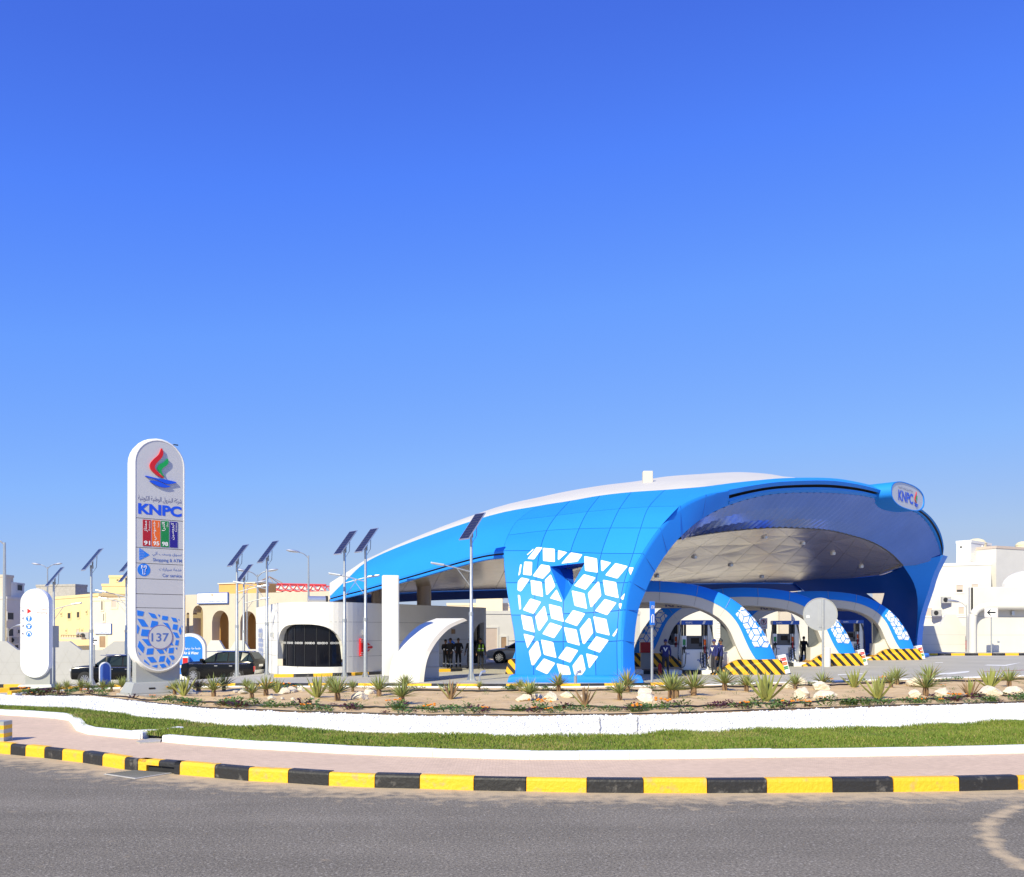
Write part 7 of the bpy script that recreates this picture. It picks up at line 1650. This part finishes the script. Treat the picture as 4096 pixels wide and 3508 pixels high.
b = FP(2586, 53) + V(0, 0, zg(7, 50)); t = thing('red_cabinet', 'red fire hose cabinet seen beside the blue leg', 'cabinet', b); mb = MB(); mb.box(b.x - .35, b.x + .35, b.y, b.y + .4, b.z + .9, b.z + 1.5); mb.build('box', 'red_deep', t, bevel=.02); mb = MB(); mb.box(b.x - .3, b.x + .3, b.y + .1, b.y + .3, b.z, b.z + .9); mb.build('stand', 'steel_grey', t)
b = FP(3308, 53.6) + V(0, 0, zg(17, 50)); mb = MB(); mb.tube([b, b + V(0, 0, 1.15)], .2, 14); tag(mb.build('white_bollard', 'white_paint', bevel=.03), 'short white bollard beside the striped bumper of the middle island', 'bollard')
for u, v, lab in ((2302, 2735, 'small spotlight on a stub post before the patterned leg'), (1918, 2735, 'small white ground spotlight before the lamp post')):
    b = FP(u, 34.5) + V(0, 0, .3); t = thing('garden_spotlight', lab, 'spotlight', b); mb = MB(); mb.tube([b, b + V(0, 0, .28)], .06 if u > 2000 else .03, 8); mb.build('post', 'galv', t); mb = MB(); mb.tube([b + V(0, 0, .28), b + V(.08, .05, .42), b + V(.2, .12, .44)], [.03, .05, .07], 8); mb.build('lamp', 'alu', t)

# ================================================================== planting
def leafmesh(n, L, w, up0, up1, curl, mats, flat=.25, trunk=0, dry=0, seed=1):
    rnd = random.Random(seed); mb = MB()
    if trunk: mb.mat('trunk'); mb.tube([V(0, 0, -.08), V(0, 0, trunk * .5), V(0, 0, trunk)], [.05, .06, .05], 7)
    for i in range(n):
        m = mats[0] if rnd.random() > dry else mats[1]; mb.mat(m)
        a = i * 2.399 + rnd.uniform(-.2, .2); f = (i + .5) / n; el = lerp(up0, up1, f) + rnd.uniform(-.12, .12); l = L * rnd.uniform(.75, 1.1) * (1 - .15 * f); dr = V(math.cos(a), math.sin(a), 0); sd = V(-dr.y, dr.x, 0); p = V(0, 0, trunk) + dr * .02; pts = []
        e = el
        for k in range(5):
            t = k / 4; ww = w * (.55 + .9 * t if t < .4 else (1 - t) * 1.5) * (1 if t < 1 else 0) ; up = V(-dr.x * math.sin(e), -dr.y * math.sin(e), math.cos(e))
            pts.append((p + sd * ww - up * 0, p - up * ww * flat * 2, p - sd * ww)) ; p = p + (dr * math.cos(e) + V(0, 0, math.sin(e))) * l / 4; e -= curl * rnd.uniform(.4, 1.2)
        mb.loft([list(r) for r in pts])
    return mb.mesh('leaves', None, False)
def plant_proto(kind, seed):
    if kind == 'yucca': return leafmesh(58, .46, .018, .05, 1.45, .06, ['yucca', 'yucca_dry'], .3, .16, .12, seed)
    if kind == 'aloe': return leafmesh(17, .56, .042, .75, 1.5, -.02 + .05, ['aloe', 'aloe'], .45, 0, 0, seed)
    if kind == 'brown': return leafmesh(14, .52, .034, .8, 1.5, .06, ['aloe_brown', 'aloe'], .45, 0, .3, seed)
    if kind == 'dry': return leafmesh(34, .42, .02, .4, 1.3, .12, ['aloe_brown', 'yucca_dry'], .3, .05, .5, seed)
PM = {k: [plant_proto(k, s) for s in (1, 2, 3)] for k in ('yucca', 'aloe', 'brown', 'dry')}
HT = {'yucca': .58, 'aloe': .54, 'brown': .5, 'dry': .42}
PLAB = {'yucca': ('yucca_plant', 'spiky green yucca with a short trunk growing in the sand bed', 'plant', 'yuccas in the sand bed'), 'aloe': ('aloe_plant', 'fleshy upright green aloe growing in the sand bed', 'plant', 'green aloes in the sand bed'), 'brown': ('aloe_plant', 'brownish sparse aloe growing in the sand bed', 'plant', 'brown aloes in the sand bed'), 'dry': ('dry_plant', 'withered reddish rosette plant beside the totem', 'plant', None)}
LM = [('the totem', 620, 28), ('the parked black car', 900, 40), ('the shop window', 1240, 40), ('the white pylon', 1560, 40), ('the round white arch', 1700, 39), ('the lone lamp post', 1885, 39), ('the patterned leg\'s left edge', 2090, 38), ('the patterned leg', 2270, 38), ('the patterned leg\'s right edge', 2500, 38), ('the narrow blue sign', 2608, 35), ('the front fuel dispenser', 2790, 41), ('the front striped bumper', 3020, 41), ('the round sign', 3290, 33), ('the far striped bumper', 3600, 55), ('the lane arrows', 3830, 45), ('the service wing', 4050, 60), ('the small blue plate', 420, 40), ('the direction sign', 200, 36)]
def where(p, small=False):
    u = p.x / p.y * F + 2048; nm = min(LM, key=lambda q: abs(q[1] - u))[0]
    a0, b0 = match(K4, [u])[0], match(K5, [u])[0]; t = (p - a0).length / max(.1, (b0 - a0).length)
    return nm, 'by the gravel edge' if t < .24 else ('mid-bed' if t < .62 else 'by the back kerb')
def size(s, a, b): return 'small' if s < a else ('large' if s > b else 'medium')
def plant(u, v, hp, kind):
    b = onbed(u, v)
    if b is None: b = onbed(u, v + 14)
    if b is None: return
    s = (1.28 if kind == 'yucca' else 1.15) * hp / F * b.y / HT[kind]; nm, lab, cat, grp = PLAB[kind]; o = bpy.data.objects.new(nm, random.choice(PM[kind])); col.objects.link(o); o.location = b; o.rotation_euler.z = random.uniform(0, 6.28); o.scale = (s * random.uniform(.95, 1.1), s * random.uniform(.95, 1.1), s); o.rotation_euler.x = random.uniform(-.08, .08)
    nm2, row = where(b)
    if kind != 'dry': lab = f"{size(s, .9, 1.2)} {({'yucca': 'spiky green yucca', 'aloe': 'fleshy green aloe', 'brown': 'brownish sparse aloe'})[kind]} {row}, before {nm2}"
    tag(o, lab, cat, grp)
for q in [(233, 2762, 45), (267, 2765, 42), (323, 2764, 45), (352, 2764, 36), (409, 2764, 44), (446, 2764, 40), (488, 2764, 55), (635, 2764, 50), (699, 2776, 52), (855, 2786, 78), (895, 2764, 62), (986, 2762, 48), (1007, 2795, 66), (1064, 2782, 74), (1324, 2768, 66), (1351, 2802, 90), (1411, 2766, 44), (1516, 2785, 77), (1621, 2762, 66), (1607, 2816, 86), (1918, 2760, 34), (2080, 2766, 52), (2117, 2802, 82), (2235, 2766, 74), (2479, 2799, 77), (2509, 2766, 82), (2685, 2796, 104), (2706, 2790, 82), (2774, 2782, 92), (2899, 2762, 82), (2986, 2766, 72), (3182, 2756, 58), (3290, 2752, 62), (3564, 2750, 62), (3588, 2738, 66), (3703, 2782, 90), (3720, 2738, 74), (4037, 2748, 70), (4150, 2760, 75), (4260, 2740, 60), (4340, 2790, 80)]: plant(*q, 'yucca')
for q in [(736, 2782, 78), (1108, 2772, 62), (1270, 2790, 92), (3064, 2803, 128), (3419, 2750, 76), (3513, 2797, 104), (3960, 2752, 84)]: plant(*q, 'aloe')
for q in [(1803, 2797, 78), (2340, 2826, 90), (3882, 2787, 76)]: plant(*q, 'brown')
plant(794, 2763, 56, 'dry')
# pale limestone rocks
def rockmesh(seed):
    rnd = random.Random(seed); bm = bmesh.new(); bmesh.ops.create_icosphere(bm, subdivisions=3, radius=1)
    cuts = [(V(rnd.uniform(-1, 1), rnd.uniform(-1, 1), rnd.uniform(-.4, 1)).normalized(), rnd.uniform(.55, .9)) for _ in range(13)]
    for v in bm.verts:
        p = v.co.copy()
        for n, d in cuts:
            k = p.dot(n) - d
            if k > 0: p -= n * k * .97
        f = 1 + .10 * math.sin(p.x * 5 + seed) * math.sin(p.y * 6.3) + .06 * math.sin(p.z * 11 + p.x * 8)
        v.co = V(p.x * 1.15, p.y, p.z * .72) * f
    me = bpy.data.meshes.new('rock'); bm.to_mesh(me); bm.free(); me.materials.append(MAT('rock')); me.polygons.foreach_set('use_smooth', [True] * len(me.polygons)); me.set_sharp_from_angle(angle=R(28)); return me
RM = [rockmesh(s) for s in (3, 8, 14, 21, 33)]
for u, v, w in [(503, 2766, 40), (668, 2768, 55), (640, 2776, 45), (770, 2770, 30), (760, 2776, 26), (940, 2772, 28), (972, 2775, 40), (1085, 2800, 36), (1135, 2776, 46), (1172, 2770, 50), (1203, 2766, 36), (1130, 2800, 26), (1172, 2801, 26), (1438, 2796, 62), (1480, 2778, 50), (2096, 2803, 58), (2150, 2792, 50), (2200, 2802, 64), (2268, 2790, 56), (2585, 2780, 66), (2588, 2812, 88), (3150, 2752, 46), (3210, 2738, 56), (3214, 2792, 84), (3280, 2758, 70), (3304, 2800, 96), (3660, 2740, 62), (3658, 2786, 64), (3772, 2788, 70), (3960, 2780, 82), (4050, 2778, 74), (4170, 2790, 70), (2330, 2790, 30), (1250, 2795, 22)]:
    b = onbed(u, v) or onbed(u, v + 12)
    if b is None: continue
    s = w / F * b.y / 1.95; o = bpy.data.objects.new('limestone_rock', random.choice(RM)); col.objects.link(o); o.location = b + V(0, 0, s * .32); o.scale = (s, s * random.uniform(.7, 1), s * random.uniform(.8, 1.15)); o.rotation_euler = (random.uniform(-.2, .2), random.uniform(-.2, .2), random.uniform(0, 6.28)); nm2, row = where(b); tag(o, f'{size(s, .19, .3)} pale limestone rock {row}, before {nm2}', 'rock', 'limestone rocks in the sand bed')
# small bedding plants
def bedding(kind, seed):
    rnd = random.Random(seed); mb = MB(); n = {'green': 60, 'red': 34, 'flower': 46, 'seedling': 14}[kind]
    for i in range(n):
        a = rnd.uniform(0, 6.28); r = math.sqrt(rnd.random()) * .16; h = rnd.uniform(.02, .13) * (1 - r * 2.5); c = V(r * math.cos(a), r * math.sin(a), h); d = V(math.cos(a + rnd.uniform(-.8, .8)), math.sin(a), rnd.uniform(.2, .9)).normalized(); s = d.cross(V(0, 0, 1)).normalized() * rnd.uniform(.012, .026); l = rnd.uniform(.04, .075)
        if kind == 'red': s *= 1.5; l *= 1.2
        mb.mat('leaf_red' if kind == 'red' else 'leaf_green'); mb.add([c, c + d * l * .5 + s, c + d * l, c + d * l * .5 - s], [(0, 1, 2, 3)])
        if rnd.random() < .2: mb.tube([V(c.x * .4, c.y * .4, -.02), c], .004, 3)
        if kind == 'flower' and i % 9 == 0:
            mb.mat('flower'); q = V(c.x, c.y, .15 + rnd.uniform(-.02, .03)); mb.tube([q, q + V(0, 0, .015), q + V(0, 0, .03)], [.018, .03, .012], 7)
    return mb.mesh('bedding', None, False)
BM = {k: [bedding(k, s) for s in (1, 2)] for k in ('green', 'red', 'flower', 'seedling')}
BL = {'green': ('bedding_plant', 'low green bedding plant in the sand bed', 'green bedding plants'), 'red': ('bedding_plant', 'small dark red leafy bedding plant in the sand bed', 'red bedding plants'), 'flower': ('marigold', 'green bedding plant with orange flowers in the sand bed', 'marigolds in the sand bed'), 'seedling': ('seedling', 'tiny green seedling in the sand bed', 'seedlings in the sand bed')}
def bp_(p, kind, s):
    h = bed_bvh.ray_cast(V(p.x, p.y, 5), V(0, 0, -1))[0]
    if h is None: return
    nm, lab, grp = BL[kind]; o = bpy.data.objects.new(nm, random.choice(BM[kind])); col.objects.link(o); o.location = h; o.rotation_euler.z = random.uniform(0, 6.28); o.scale = (s, s, s * random.uniform(.7, 1.1)); nm2, row = where(h); tag(o, f"{size(s, .6, .95)} {({'green': 'green bedding plant', 'red': 'dark red bedding plant', 'flower': 'orange-flowered bedding plant', 'seedling': 'tiny green seedling'})[kind]} {row}, before {nm2}", 'plant', grp)
a_ = match(K4, UB); b_ = match(K5, UB)
ui = [i for i, u in enumerate(UB) if 80 < u < 4250]
for k in range(250):
    i = random.choice(ui); u = UB[i]; row = random.choice((.05, .08, .11, .14, .2)) + random.uniform(-.02, .02)
    if u < 700: row = random.uniform(.05, .9)
    kind = random.choices(('green', 'red', 'flower'), (.62, .27, .11))[0]; bp_(a_[i].lerp(b_[i], row) + V(random.uniform(-.1, .1), 0, 0), kind, random.uniform(.6, 1.45))
for k in range(150):
    i = random.choice(ui); bp_(a_[i].lerp(b_[i], random.uniform(.2, .8)) + V(random.uniform(-.1, .1), 0, 0), random.choices(('seedling', 'red', 'flower'), (.9, .07, .03))[0], random.uniform(.35, .7))
for k in range(90):
    i = random.choice(ui); bp_(a_[i].lerp(b_[i], random.uniform(.86, .97)) + V(random.uniform(-.1, .1), 0, 0), random.choices(('green', 'flower'), (.85, .15))[0], random.uniform(.7, 1.3))
